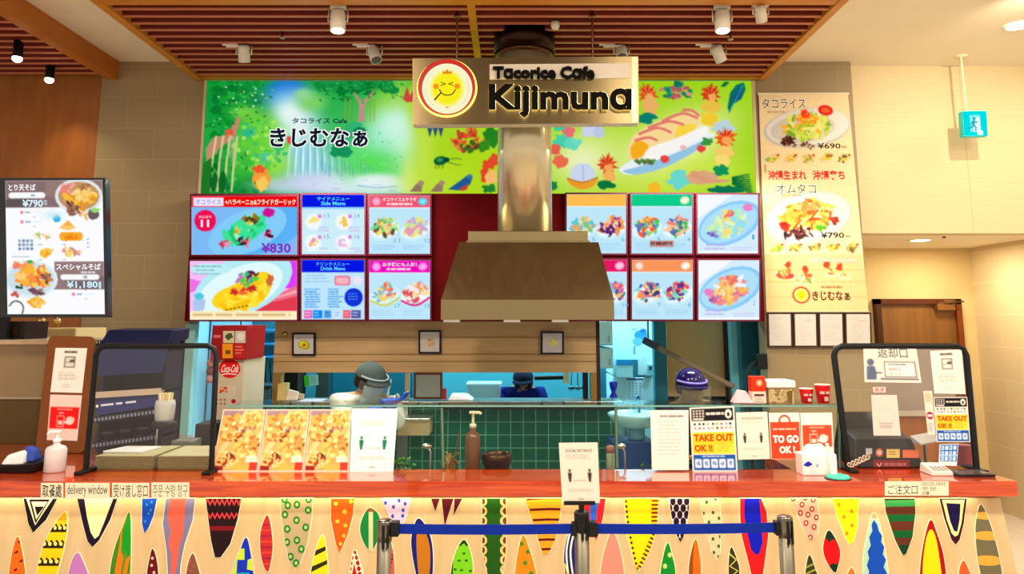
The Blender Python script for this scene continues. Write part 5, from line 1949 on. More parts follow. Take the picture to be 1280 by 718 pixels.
dish(56, 272, 56, 31, -.24, [(244, 190, 80), (236, 140, 50), (250, 214, 140), (226, 90, 40), (246, 170, 60), (206, 150, 60)], [(226, 150, 80), (160, 140, 60), (236, 180, 120)], 15)
for k in range(6):
    p.L([(34 + k * 8, 288 - k * 4), (50 + k * 6, 276 - k * 4), (70 + k * 4, 274 - k * 3)], 2.2, [(226, 60, 30), (250, 226, 190), (246, 200, 60)][k % 3], True)
p.heap(42, 292, 22, 8, [(70, 36, 30), (110, 50, 50), (226, 200, 190), (50, 30, 30)], 30, .32, 17, -.15)
p.heap(27, 282, 7, 7, [(200, 24, 20), (236, 50, 40)], 9, .5, 18)
p.heap(72, 284, 9, 8, [(130, 196, 60), (90, 160, 40), (170, 220, 100)], 14, .45, 19)
p.heap(88, 276, 6, 6, [(180, 40, 30), (120, 40, 24)], 8, .5, 20)
p.T('オムタコ', 17, 229, 69, 243, (250, 244, 230), .055)
p.T('オムタコ', 18, 230, 68, 242, (96, 70, 44), .005)
p.rows(22, 243, 60, 246, 1, (186, 156, 110), .7, 5)
p.T('¥790', 70, 290.5, 99, 298, (50, 40, 30), .02)
p.rows(100, 294.5, 109, 297.5, 1, (120, 90, 60), .6, 6)
p.rows(54, 322, 114, 329, 1, (186, 176, 160), 1.0, 7, .02)
p.rows(54, 324.5, 114, 326.5, 1, (236, 216, 176), 1.0, 7, .02)
for x, y, r_, s_ in ((24, 341, 11, 1), (46, 348, 13, 2), (79, 340, 7, 3), (95, 343, 8, 4)):
    p.O(x, y + 2, r_, r_ * .5, (236, 226, 206), .05)
    p.O(x, y + 3.4, r_, r_ * .42, (200, 60, 60) if s_ == 1 else (226, 210, 170), .05)
    p.heap(x, y, r_ * .85, r_ * .55, [(226, 170, 90), (240, 206, 130), (130, 150, 50), (226, 90, 50), (250, 226, 180)], 22, .35, 70 + s_)
for x, y in ((28, 331), (49, 337), (75, 331), (90, 334)):
    p.Bl(x, y, 4, 4.5, (206, 60, 30), int(x), .3)
p.O(42, 369, 10.5, 10.5, (206, 44, 24), 0, 24)
p.O(42, 369, 8.4, 8.4, (252, 236, 120), 0, 24)
p.O(42, 369, 5.4, 5.8, (240, 216, 20), 0, 20)
p.L([(39.5, 370), (42, 372), (44.5, 370)], 1, (90, 100, 20))
p.T('きじむなぁ', 55, 364, 100, 376, (90, 52, 26), .03)
p.rows(66, 358, 92, 361, 1, (150, 110, 70), .8, 9, .05)
p.emit()
m.build('printed_cloth', ban)
a, b = pbn(BANL(118), 118), pbn(BANR(118), 118)
MB().tube([(a.x - .01, 6.118, a.z + .006), (b.x + .01, 6.118, b.z + .006)], .011, (226, 214, 184), 'satin', 10).build('top_rod', ban)
a, b = pbn(BANL(389), 389), pbn(BANR(389), 389)
MB().tube([(a.x - .0, 6.118, a.z - .004), (b.x, 6.118, b.z - .004)], .009, (200, 180, 140), 'satin', 10).build('bottom_rod', ban)
pf_ = VPl(6.11)
for k, (x0, x1) in enumerate(((959, 990), (991.5, 1021.5), (1023, 1054.5), (1056, 1089))):
    sh = .07
    q = [(x0, 391), (x1, 391), (x1 + 1, 434.5), (x0 + 1, 434.5)]
    c = pf_((x0 + x1) / 2, 412)
    lab = ('dark framed white notice under the banner, leftmost of the four', 'dark framed white notice under the banner, second from its left edge',
           'dark framed white notice under the banner, third from its left edge', 'dark framed white notice under the banner, nearest the door')[k]
    t = thing('framed_notice', lab, 'framed notice', (c.x, 6.12, c.z), 'framed notices under the banner')
    MB().slab(pf_, q, .02, (56, 34, 26), 'satin').build('frame', t, bevel=.003)
    qi = [(x0 + 2, 393), (x1 - 2, 393), (x1 - 1, 432.3), (x0 + 3, 432.3)]

    def dn(p, k=k):
        p.rows(8, 6, 52, 72, 12, (160, 154, 146), .14, 30 + k, .5)
        if k in (1, 3):
            p.R(30, 16, 50, 18, (226, 150, 140))
    card('paper_sheet', None, None, qi, dn, Plane((0, 6.109, 0), (0, -1, 0)), 60, 80, .001, (196, 188, 178), parent=t, cell=2)

# ------------------------------------------------------------------ cabinet added in the corridor mouth for the grey and brown film reflections
cx0, cx1 = at(1046, 470, 6.7).x, at(1196, 470, 6.7).x
t = thing('reflection_cabinet', 'grey and brown cabinet added behind the right clear screen for its reflections', 'cabinet', ((cx0 + cx1) / 2, 6.9, 0))
zm, zt2 = at(1100, 520, 6.7).z, at(1100, 432, 6.7).z
MB().box(cx0, cx1, 6.7, 7.2, 0.0, zm, mat='brown_wood').build('base_cabinet', t, bevel=.004)
MB().box(cx0, cx1, 6.74, 7.2, zm, zt2, (158, 142, 132), 'satin').build('upper_panel', t, bevel=.004)
MB().box(cx0 - .02, cx1 + .02, 6.66, 7.2, zm - .0, zm + .04, (186, 172, 156), 'satin').build('shelf', t, bevel=.004)

# ------------------------------------------------------------------ left: hanging screen of the neighbouring stall
pl_ = VPl(4.6)
t = thing('portrait_menu_screen', 'black portrait menu screen of noodle dishes hanging at the left picture edge', 'menu screen', (pl_(68, 310).x, 4.65, pl_(68, 397).z))
MB().slab(pl_, [(-6, 222.5), (132, 222.5), (135, 397), (-6, 397)], .05, (14, 12, 14), 'gloss').build('bezel', t, bevel=.005)
m = MB()
q = [(6.5, 226), (128, 225), (131, 393), (9.5, 393)]
p = Canvas(m, VPl(4.599), 'screen', 0, 0, 122, 168, (252, 252, 254), .9, .55, quad_warp(q, 122, 168))
p.R(0, 0, 68, 34, (136, 110, 112))
p.R(50, 0, 122, 20, (150, 122, 116))
p.Pg([(0, 24), (34, 20), (34, 34), (0, 34)], (96, 84, 86))
p.O(92, 20, 30, 22, (226, 232, 236))
p.O(92, 20, 26, 18, (196, 150, 100))
p.heap(94, 22, 22, 15, [(250, 190, 60), (250, 206, 110), (226, 150, 50), (252, 220, 150)], 34, .32, 2)
p.heap(78, 10, 9, 7, [(246, 130, 130), (226, 180, 150), (250, 170, 160)], 12, .4, 3)
p.heap(100, 8, 12, 5, [(190, 130, 80), (160, 110, 70)], 10, .4, 31)
p.heap(84, 37, 13, 8, [(130, 80, 70), (170, 110, 90), (100, 60, 60)], 18, .36, 4, .25)
p.heap(99, 44, 8, 5, [(252, 200, 120), (240, 170, 90)], 9, .4, 5)
p.Bl(110, 43, 7, 7, (110, 90, 90), 6, .1)
p.Bl(112, 38, 6, 3.4, (150, 220, 110), 7, .25)
p.T('とり天そば', 4, 4.5, 38, 13, (250, 250, 252), .03)
p.Rr(4, 15, 50, 22.5, 3.5, (250, 250, 250))
p.R(32, 17.5, 37, 20, (150, 170, 190))
p.T('¥790', 21, 24, 47, 33.5, (214, 240, 250), .03)
p.rows(48, 25, 54, 32, 2, (214, 240, 250), .6, 8)
for x, y in ((20, 40), (20, 52), (83, 132), (83, 143)):
    p.O(x, y, 2, 2.4, (250, 130, 150))
    p.R(x + 4, y - 1, x + 11, y + 1, (140, 180, 206))
    p.R(x + 14, y + 5, x + 17, y + 6.4, (250, 170, 170))
    p.R(x + 14, y - 1, x + 26, y + .5, (226, 242, 250))
p.Bl(64, 48, 5, 4.6, (20, 166, 226), 9, .12)
p.Bl(57, 133, 5, 4.6, (20, 166, 226), 10, .12)
p.soft(60, 44, 12, 5, (190, 234, 246), .8)
p.Pg([(66, 60), (78, 50), (88, 60), (78, 63)], (252, 200, 110))
p.Pg([(72, 57), (78, 51), (83, 57)], (250, 170, 60))
p.Rr(67, 65, 96, 76, 4, (250, 170, 40))
p.heap(81, 70, 13, 5, [(250, 150, 20), (250, 190, 60), (240, 130, 30)], 18, .4, 11)
p.heap(46, 70, 13, 5, [(250, 220, 150), (250, 240, 210), (246, 190, 110), (170, 200, 110)], 16, .4, 12)
p.heap(49, 90, 12, 5.5, [(250, 190, 40), (250, 214, 90), (246, 160, 30)], 18, .4, 13)
p.heap(82, 89, 14, 6, [(250, 190, 130), (226, 130, 160), (250, 220, 110), (170, 190, 90)], 20, .4, 14)
for x, y in ((40, 80), (70, 80), (40, 99), (70, 99)):
    p.R(x, y, x + 5, y + 1.2, (170, 190, 206))
for k in range(3):
    p.R(101, 73 + k * 5, 104, 75 + k * 5, (170, 200, 220))
for k in range(12):
    p.R(15 + (k % 4) * 5, 74 + (k // 4) * 5, 18.5 + (k % 4) * 5, 77.5 + (k // 4) * 5, (110, 140, 170) if k % 3 else (150, 170, 190))
p.rows(4, 95, 30, 97, 1, (190, 206, 220), .7, 15)
p.R(60, 102, 122, 137, (150, 122, 122))
p.Pg([(62, 121), (122, 121), (122, 137), (90, 137)], (120, 104, 110))
p.O(30, 124, 34, 24, (226, 240, 248))
p.O(30, 124, 30, 20, (206, 226, 236))
p.heap(32, 122, 25, 16, [(250, 180, 60), (250, 150, 70), (252, 206, 120), (236, 110, 40), (250, 220, 90)], 44, .3, 16)
p.heap(50, 122, 7, 10, [(150, 90, 80), (200, 130, 90), (110, 80, 60)], 12, .4, 17)
p.heap(22, 104, 16, 4, [(252, 170, 120), (250, 150, 70)], 10, .4, 18)
p.heap(29, 103, 5, 3, [(60, 160, 80), (100, 190, 110)], 6, .5, 19)
p.Bl(12, 107, 5, 4, (246, 130, 110), 20, .2)
p.heap(16, 133, 5, 4, [(40, 100, 60), (30, 60, 40)], 6, .5, 21)
p.heap(36, 139, 11, 6, [(120, 80, 90), (170, 120, 120), (100, 70, 80)], 14, .4, 22)
p.heap(35, 154, 12, 8, [(252, 180, 50), (250, 206, 90), (246, 160, 60)], 18, .36, 23)
p.heap(10, 144, 6, 5, [(206, 90, 80), (240, 170, 150), (130, 90, 80)], 8, .45, 24)
p.L([(2, 158), (8, 152), (16, 153), (20, 160), (18, 168)], 1.6, (60, 56, 60), True)
p.T('スペシャルそば', 62, 104.5, 118, 113, (250, 250, 252), .03)
p.rows(92, 114.5, 118, 117.5, 1, (236, 236, 246), .7, 25)
p.Rr(67, 118, 116, 125, 3.4, (250, 250, 250))
p.R(96, 120, 101, 123, (150, 170, 190))
p.T('¥1,180', 75, 126.5, 114, 136.5, (206, 240, 250), .03)
p.R(115, 127, 118, 136, (206, 240, 250))
p.emit()
m.build('display', t)
za_ = at(40, 431, 4.85).z + .03
MB().box(-3.22, -3.16, 4.66, 4.90, za_ + .16, za_ + .20, (20, 18, 20), 'satin').build('stand_arm', t)
MB().box(-3.22, -3.16, 4.87, 4.90, za_, za_ + .16, (20, 18, 20), 'satin').build('stand_post', t)
MB().box(-3.30, -3.10, 4.86, 4.915, za_, za_ + .008, (20, 18, 20), 'satin').build('stand_foot', t)

# neighbour's fittings at the far left
t = thing('counter_cabinet', 'beige smoky-fronted cabinet standing on the left end of the counter', 'cabinet', (-3.2, 5.05, 1.0))
zc1 = at(40, 431, 4.85).z
xr_ = at(60, 470, 4.85).x
MB().box(-3.7, xr_, 4.85, 5.2, zc1, zc1 + .03, (226, 200, 160), 'satin').build('top_ledge', t, bevel=.004)
zm = at(30, 497, 4.85).z
MB().box(-3.7, xr_, 4.87, 5.2, zm, zc1, (150, 128, 92), 'satin').build('upper_door', t)
MB().box(-3.7, xr_, 4.87, 5.2, 1.002, zm - .012, (92, 72, 34), 'satin').build('lower_door', t)
MB().box(-3.7, xr_, 4.86, 5.2, zm - .012, zm, (176, 160, 130), 'satin').build('middle_rail', t)
a = at(40, 402, 5.0)
o = MB().box(-3.8, a.x, 4.935, 5.18, zc1 + .03, a.z, (44, 26, 20), 'satin')
o.box(-3.8, a.x - .04, 4.928, 4.935, zc1 + .06, a.z - .03, (70, 44, 32), 'gloss')
o.tube([(a.x - .28, 4.925, zc1 + .09), (a.x - .12, 4.925, zc1 + .09)], .01, (26, 18, 18), 'satin', 8)
tag(o.build('small_oven'), 'small dark brown oven on top of the beige cabinet at the left edge', 'oven')
a, b = at(43, 410, 5.4), at(101, 410, 5.4)
t = thing('steel_box', 'cream box with two round knobs between the oven and the tiled wall', 'box', ((a.x + b.x) / 2, 5.5, 1.0))
MB().box(a.x, b.x, 5.35, 5.75, .0, a.z, (226, 196, 140), 'satin').build('body', t, bevel=.01)
for px in (53, 72):
    q = at(px, 403, 5.5)
    MB().lathe((q.x, 5.5, a.z), [(.012, 0), (.012, .03), (.022, .03), (.026, .055), (.014, .07)], (226, 190, 120), 'metal', 12).build('knob', t)
# brown sign board with two sheets
pbd = lean(4.52, 1.0, .22)
q = [(61, 420), (119, 421), (105, 567), (44, 564)]
rq = []
for i in range(4):
    a, b, c = Vector(q[i - 1]), Vector(q[i]), Vector(q[(i + 1) % 4])
    for k in range(5):
        t_ = k / 4
        s0, s1 = b + (a - b).normalized() * 8, b + (c - b).normalized() * 8
        rq.append(tuple((1 - t_) ** 2 * s0 + 2 * t_ * (1 - t_) * b + t_ ** 2 * s1))
brd = thing('notice_board', 'brown rounded notice board with two taped sheets leaning on the left counter', 'notice board', tuple(pbd(75, 566)))
MB().slab(pbd, rq, .02, (122, 66, 20), 'satin').build('board', brd)


def d_menu(p):
    p.rows(30, 10, 70, 17, 1, (60, 56, 54), .8, 1, .02)
    p.R(33, 27, 67, 62, (70, 68, 66))
    p.R(35.5, 29.5, 64.5, 59.5, (226, 220, 212))
    p.R(35.5, 44, 64.5, 45.5, (90, 86, 84))
    p.Pg([(48, 44), (53, 36), (57, 40), (61, 32), (64, 44)], (60, 58, 56))
    p.rows(14, 78, 86, 104, 4, (150, 142, 136), .26, 2, .3)
    p.rows(34, 116, 66, 128, 2, (180, 172, 166), .3, 3, .2)


def d_sani(p, red=(236, 26, 26)):
    p.R(4, 38, 96, 104, red)
    p.rows(26, 43, 74, 49, 1, (250, 180, 170), .6, 4, .05)
    W_ = (252, 206, 196)
    for a_, b_ in (((27, 66), (27, 98)), ((27, 98), (50, 98)), ((50, 98), (50, 66)), ((50, 66), (27, 66)), ((38, 66), (38, 55)), ((30, 55), (46, 55)), ((46, 55), (46, 60))):
        p.L([a_, b_], 2.4, W_)
    p.R(31, 80, 46, 92, W_)
    p.Bl(70, 78, 14, 12, W_, 3, .18)
    p.Bl(66, 84, 14, 7, (250, 226, 220), 5, .18)
    p.rows(22, 112, 78, 124, 2, (230, 200, 196), .3, 6)


pb2 = Plane(pbd(75, 500, .002), pbd.n)
card('paper_sheet', None, None, [(69.5, 435), (109, 435.5), (102.5, 491.5), (63, 490.5)], d_menu, pb2, parent=brd, thick=.001, cell=2.5)['label'] = 'white sheet with a small cooking drawing'
card('paper_sheet', None, None, [(63, 493.5), (102.5, 494.5), (96.5, 551.5), (58.5, 550.5)], d_sani, pb2, parent=brd, thick=.001, cell=2.5, bg=(240, 214, 206))['label'] = 'white sheet with a red hand sanitiser panel'
# wire basket rim behind the board
a, b = at(60, 424, 4.75), at(130, 424, 4.75)
m = MB()
m.box(a.x, b.x, 4.78, 5.0, 1.002, a.z - .03, (128, 104, 66), 'satin')
m.tube([(a.x, 4.75, a.z), (b.x, 4.75, a.z)], .012, (226, 214, 190), 'satin', 8)
m.tube([(a.x, 4.75, a.z - .035), (b.x, 4.75, a.z - .035)], .006, (60, 50, 40), 'satin', 8)
for k in range(22):
    x = a.x + (b.x - a.x) * (k + .5) / 22
    m.tube([(x, 4.745, a.z + .008), (x, 4.77, a.z - .04)], .005, (40, 32, 28), 'satin', 5)
tag(m.build('ribbed_basket'), 'beige bin with a black ribbed rim behind the brown notice board', 'basket')
# ------------------------------------------------------------------ clear partition frames on the counter
def partition(name, label, quad, pl, r=.014, cat='partition'):
    t = thing(name, label, cat, tuple(pl((quad[2][0] + quad[3][0]) / 2, quad[3][1])), 'clear partition screens')
    A, B, Cc, D = [pl(x, y) for x, y in quad]
    rr = .03
    pts = [D, A + (D - A).normalized() * rr * 1.6, A + (D - A).normalized() * rr * .5 + (B - A).normalized() * rr * .5, A + (B - A).normalized() * rr * 1.6,
           B + (A - B).normalized() * rr * 1.6, B + (A - B).normalized() * rr * .5 + (Cc - B).normalized() * rr * .5, B + (Cc - B).normalized() * rr * 1.6, Cc]
    MB().tube(pts, r, (14, 13, 16), 'satin', 10).build('tube_frame', t)
    for q in (Cc, D):
        MB().box(q.x - .022, q.x + .022, q.y - .07, q.y + .10, 1.0, 1.016, (16, 15, 18), 'satin').build('foot', t, bevel=.004)
    m = MB()
    n = 8
    v, f = [], []
    rnd = random.Random(len(label))
    for j in range(n + 1):
        for i in range(n + 1):
            P = A.lerp(B, i / n).lerp(D.lerp(Cc, i / n), j / n * .97)
            inner = 0 < i < n and 0 < j < n
            v.append(P + pl.n * (rnd.uniform(-.003, .003) if inner else 0))
    for j in range(n):
        for i in range(n):
            a = j * (n + 1) + i
            f.append((a, a + n + 1, a + n + 2, a + 1))
    m.add(v, f, (255, 255, 255), 'film', True)
    m.build('film_pane', t)
    return t


pL = lean(3.97, 1.0, .10)
partition('partition_screen', 'black tube frame with clear film in front of the stacked trays', [(121, 432.5), (271, 432.5), (264, 590), (107, 590)], pL)
pR = lean(4.02, 1.0, .16)
partition('partition_screen', 'black tube frame with clear film in front of the cash register', [(1041, 433), (1207, 433), (1221, 589), (1061, 589)], pR, .016)


def d_return(p):
    p.T('返却口', 26, 4, 82, 28, (110, 106, 104), .01)
    B_ = (92, 104, 130)
    p.O(12, 38, 6.5, 8, B_)
    p.Pg([(5, 47), (19, 47), (22, 62), (21, 78), (4, 78)], B_)
    p.L([(20, 62), (32, 62)], 3, B_)
    p.R(36, 36, 94, 72, (110, 110, 116))
    p.R(38.5, 38.5, 91.5, 69.5, (236, 232, 226))
    p.rows(43, 41, 78, 47, 1, (130, 128, 130), .6, 2, .05)
    p.T('返却口', 43, 50, 66, 57, (120, 118, 120), .01)
    p.T('여기로', 43, 60, 66, 67, (140, 138, 140), 0)
    p.R(28, 74, 96, 78, (110, 110, 116))


pRb = Plane(pR(1120, 500, -.012), pR.n)
pRf = Plane(pR(1120, 500, .006), pR.n)
card('return_sign', 'white tray return sign with a grey figure taped on the right clear screen', 'sign', [(1079, 432), (1145, 433), (1152, 479), (1081, 478)], d_return, pRf, 100, 84, .003, (222, 212, 204), cell=1.6)
card('notice_sheet', 'faint grey typed sheet taped in the middle of the right clear screen', 'notice', [(1089, 494), (1121, 494), (1126, 545), (1092, 545)],
     lambda p: (p.rows(20, 50, 80, 66, 2, (186, 178, 172), .2, 3), p.rows(24, 104, 76, 124, 4, (110, 106, 104), .3, 4)), pRf, 100, 150, .001, (214, 204, 196), cell=3)
card('small_sticker', 'tiny white sticker with two pink marks on the right clear screen', 'sticker', [(1091, 484), (1107, 484), (1107, 491), (1092, 491)],
     lambda p: (p.R(4, 2, 12, 12, (240, 130, 120)), p.R(16, 2, 24, 12, (240, 130, 120))), pRf, 28, 14, .001, (226, 206, 198), cell=1.5)
card('notice_sheet', 'white sheet with a small cooking drawing at the upper right of the clear screen', 'notice', [(1162.5, 439), (1202, 437), (1207, 493), (1168, 492)], d_menu, pRf, 100, 141, .001, (232, 222, 214), cell=2.5)


def d_takeout(p):
    p.R(3, 3, 97, 30, (24, 22, 24))
    for y in (6, 12, 18):
        for k in range(4):
            p.R(6 + k * 7, y, 11 + k * 7, y + 4, (206, 196, 190))
    p.R(6, 24, 30, 28, (236, 226, 220))
    p.rows(36, 12, 78, 18, 1, (226, 216, 210), .9, 3, .02)
    p.O(86, 16, 8, 10, (240, 234, 228))
    p.O(86, 17, 3, 5, (24, 22, 24))
    rnd = random.Random(4)
    for y in (37, 46):
        for k in range(9):
            p.O(10 + k * 10 + rnd.uniform(-1, 1), y, 2.8, 2.6, rnd.choice([(40, 40, 60), (226, 90, 80), (150, 130, 190), (60, 60, 60), (236, 150, 60)]))
    p.R(3, 55, 97, 102, (252, 196, 40))
    p.R(52, 80, 97, 102, (240, 214, 60))
    p.T('TAKE OUT', 6, 59, 94, 75, (232, 60, 20), .045)
    p.T('OK !!', 6, 82, 47, 97, (232, 60, 20), .045)
    p.rows(56, 80, 92, 99, 4, (140, 160, 60), .4, 8)
    p.R(3, 104, 97, 138, (26, 82, 170))
    p.rows(20, 106, 80, 110, 1, (190, 210, 240), .7, 9)
    for k in range(5):
        p.Rr(6 + k * 18, 113, 21 + k * 18, 133, 2, (206, 220, 240))
        p.Bl(13.5 + k * 18, 123, 4, 5, (120, 150, 200), k, .4, 8)


card('takeout_card', 'take out OK card in yellow and blue on the right clear screen', 'card', [(1167, 497), (1209, 496.5), (1213, 553), (1171, 553)], d_takeout, pRf, 100, 141, .001, (232, 222, 214), cell=1.6)
card('strip_sticker', 'pale strip of stickers with a no-entry mark beside the take out card', 'sticker', [(1154, 489), (1165, 489), (1169.5, 544), (1160, 544)],
     lambda p: (p.R(2, 4, 28, 42, (214, 200, 170)), p.rows(4, 10, 26, 38, 4, (150, 140, 120), .3, 2), p.O(15, 84, 13, 13, (150, 30, 70)), p.R(5, 80, 25, 88, (246, 226, 226)), p.rows(4, 110, 26, 140, 5, (130, 150, 160), .4, 3)),
     pRf, 30, 150, .001, (224, 212, 200), cell=2)

# ------------------------------------------------------------------ glass sneeze guard with a glass shelf
pg = lean(4.035, 1.0, .30)
g = thing('sneeze_guard', 'long clear glass guard with a glass shelf along the back of the counter', 'glass guard', (-.2, 4.05, 1.0))
q = [pg(272, 586), pg(1052, 586), pg(1048, 509), pg(284, 509)]
zsh = q[2].z
m = MB()
m.prism([q[0], q[1], q[2], q[3]], -pg.n * .008, (255, 255, 255), 'glass')
m.build('front_pane', g)
ysh = q[2].y
xs0, xs1 = at(284, 509, ysh).x, at(1050, 509, ysh).x
MB().box(xs0, xs1, ysh, ysh + .30, zsh + .001, zsh + .009, (255, 255, 255), 'glass').build('shelf', g)
MB().box(xs0, xs1, ysh - .003, ysh, zsh, zsh + .009, (120, 170, 160), 'gloss').build('shelf_edge', g)
for px in (552, 770, 1049):
    a, b = pg(px + 2, 585, -.012), pg(px, 510, -.012)
    MB().tube([a, b], .008, (120, 150, 120), 'metal', 8).build('post', g)

pcd = lean(4.0, 1.0, .30)


def d_wrap(p):
    p.R(0, 0, 100, 141, (226, 170, 100))
    p.soft(60, 50, 60, 60, (250, 200, 120), .8)
    p.R(0, 0, 60, 14, (170, 140, 150))
    p.L([(10, 100), (60, 6)], (12, 15), (246, 214, 150))
    p.L([(-4, 60), (40, 10)], (13, 10), (232, 180, 90))
    p.L([(70, 110), (100, 50)], (16, 12), (250, 220, 150))
    p.L([(50, 120), (70, 40)], (12, 14), (250, 206, 110))
    p.L([(30, 116), (48, 60)], (8, 8), (240, 190, 90))
    p.heap(78, 22, 26, 18, [(250, 206, 110), (236, 170, 70), (252, 226, 160), (214, 130, 50)], 60, .24, 1)
    p.heap(30, 44, 30, 34, [(250, 214, 130), (226, 170, 80), (252, 232, 180), (200, 130, 60)], 40, .2, 21)
    p.heap(66, 90, 30, 30, [(250, 206, 110), (236, 170, 80), (252, 226, 160), (206, 120, 50)], 40, .22, 22)
    p.heap(60, 44, 26, 8, [(140, 80, 60), (206, 150, 120), (250, 220, 190), (160, 90, 70)], 30, .3, 2)
    p.heap(42, 66, 22, 10, [(170, 100, 40), (226, 160, 70), (250, 210, 140), (110, 70, 30)], 26, .3, 3)
    p.heap(84, 76, 16, 16, [(150, 90, 50), (226, 170, 90), (206, 120, 60)], 22, .32, 4)
    p.O(28, 114, 25, 20, (250, 214, 140))
    p.heap(28, 113, 22, 17, [(90, 70, 30), (226, 190, 90), (170, 60, 40), (250, 236, 190), (110, 90, 40), (240, 200, 120)], 44, .26, 5)
    p.L([(44, 130), (90, 134)], (16, 10), (250, 190, 90))
    p.R(0, 128, 24, 141, (150, 40, 30))
    p.R(80, 120, 98, 139, (216, 60, 50))
    p.rows(70, 106, 96, 120, 2, (250, 244, 236), .9, 6, .05)
    for x0, y0, x1, y1 in ((0, 0, 100, 3), (0, 138, 100, 141), (0, 0, 3, 141), (97, 0, 100, 141)):
        p.R(x0, y0, x1, y1, (250, 226, 210))


for k, qd in enumerate((([(279, 512), (332, 512), (322, 590), (264, 590)]), ([(333, 512), (387, 512), (379, 590), (322.5, 590)]), ([(388, 512), (438.5, 512), (436, 590), (379.5, 590)]))):
    card('photo_poster', ('photo poster of filled wraps leaning on the glass, beside the black tube frame', 'photo poster of filled wraps leaning on the glass, middle of the three',
                          'photo poster of filled wraps leaning on the glass, next to the white notice')[k], 'poster', qd, d_wrap, pcd, 100, 141, .004, (250, 226, 210), 'wrap posters on the counter', cell=1.6)


def d_dist(txt=True, ink=(50, 46, 46), fig=(40, 44, 40)):
    def d(p):
        if txt:
            p.T('SOCIAL DISTANCE', 16, 15, 84, 22, ink, .01)
        p.rows(16, 28, 84, 40, 3, (170, 164, 160), .3, 3, .2)
        for x in (24, 76):
            p.O(x, 65, 3, 3.6, fig)
            p.Pg([(x - 5, 70), (x + 5, 70), (x + 4, 82), (x + 2.6, 92), (x - 2.6, 92), (x - 4, 82)], fig)
        p.R(32, 88, 68, 89.2, (150, 146, 142))
        p.rows(14, 108, 86, 117, 2, (170, 164, 160), .3, 5, .2)
        p.R(44, 130, 58, 132.5, (150, 144, 140))
    return d


card('distance_notice', 'white social distance notice with two green figures beside the wrap posters', 'notice', [(440, 511), (497, 511), (491.5, 590), (437, 590)], d_dist(False, (190, 206, 200), (10, 120, 90)), pcd, bg=(246, 250, 248), cell=2)
card('text_notice', 'white typed list of rules leaning on the glass beside the yellow take out card', 'notice', [(813, 513), (860.5, 513), (861, 588), (815, 588)],
     lambda p: (p.rows(24, 12, 90, 18, 1, (120, 112, 112), .8, 2, .05), p.rows(14, 26, 86, 110, 10, (186, 178, 178), .3, 4, .4)), pcd, bg=(240, 228, 220), cell=2.2)
card('takeout_card', 'take out OK card in yellow and blue leaning on the counter glass', 'card', [(862, 510), (917.5, 508), (922, 590), (866, 590)], d_takeout, Plane(pcd(890, 550, .006), pcd.n), bg=(240, 230, 224), cell=1.4)
card('distance_notice', 'white social distance notice with two black figures next to the red TO GO card', 'notice', [(920, 516), (959, 515), (962.5, 574), (923, 575)], d_dist(True), pcd, bg=(242, 220, 206), cell=2.2)


def d_togo(p):
    p.Pg(ell(50, 28, 20, 22), (214, 60, 40))
    p.Pg(ell(50, 28, 14.5, 16.5), (246, 226, 214))
    p.R(2, 28, 98, 140, (240, 66, 36))
    p.rows(10, 47, 90, 54, 1, (252, 190, 170), .7, 3, .03)
    p.T('TO GO', 9, 68, 94, 92, (252, 244, 236), .05)
    p.T('OK !', 28, 101, 80, 124, (252, 240, 230), .05)


card('takeaway_card', 'white card with a big red TO GO bag leaning on the counter glass', 'card', [(961, 516.5), (999, 516), (1002, 574), (964, 574.5)], d_togo, pcd, bg=(246, 226, 214), cell=1.6)
card('sanitiser_card', 'white card with red hand sanitiser panel right of the TO GO card', 'card', [(1000.5, 516.5), (1040, 516), (1043, 574), (1003, 574)], lambda p: d_sani(p, (238, 70, 40)), Plane(pcd(890, 550, .004), pcd.n), bg=(246, 226, 218), cell=2)

# things on the glass shelf
def shelf_at(px, dy=.12):
    Y = ysh + dy
    return at(px, 500, Y).x, Y, zsh + .0095


x, y, z = shelf_at(926)
m = MB()
m.hexa([(x - .05, y - .03, z), (x + .055, y - .05, z), (x + .055, y + .04, z), (x - .05, y + .04, z), (x - .02, y - .0, z + .07), (x + .03, y - .01, z + .062), (x + .02, y + .03, z + .06), (x - .01, y + .03, z + .066)], (250, 190, 200), 'paper')
tag(m.build('folded_napkin', bevel=.006), 'crumpled pink and white napkin on the glass shelf beside the red carton', 'napkin')


def boxed(name, label, cat, px0, px1, ytop, dy, depth, cols, split=None):
    X0, Y, z = shelf_at(px0, dy)
    X1 = shelf_at(px1, dy)[0]
    zt3 = at(px0, ytop, Y).z
    m = MB()
    zs = z + (zt3 - z) * (split or 0)
    if split:
        m.box(X0, X1, Y, Y + depth, z, zs, cols[0], 'paper')
        m.box(X0, X1, Y, Y + depth, zs, zt3, cols[1], 'paper')
    else:
        m.box(X0, X1, Y, Y + depth, z, zt3, cols[0], 'paper')
    return m, X0, X1, Y, z, zs, zt3, VPl(Y - .0005)


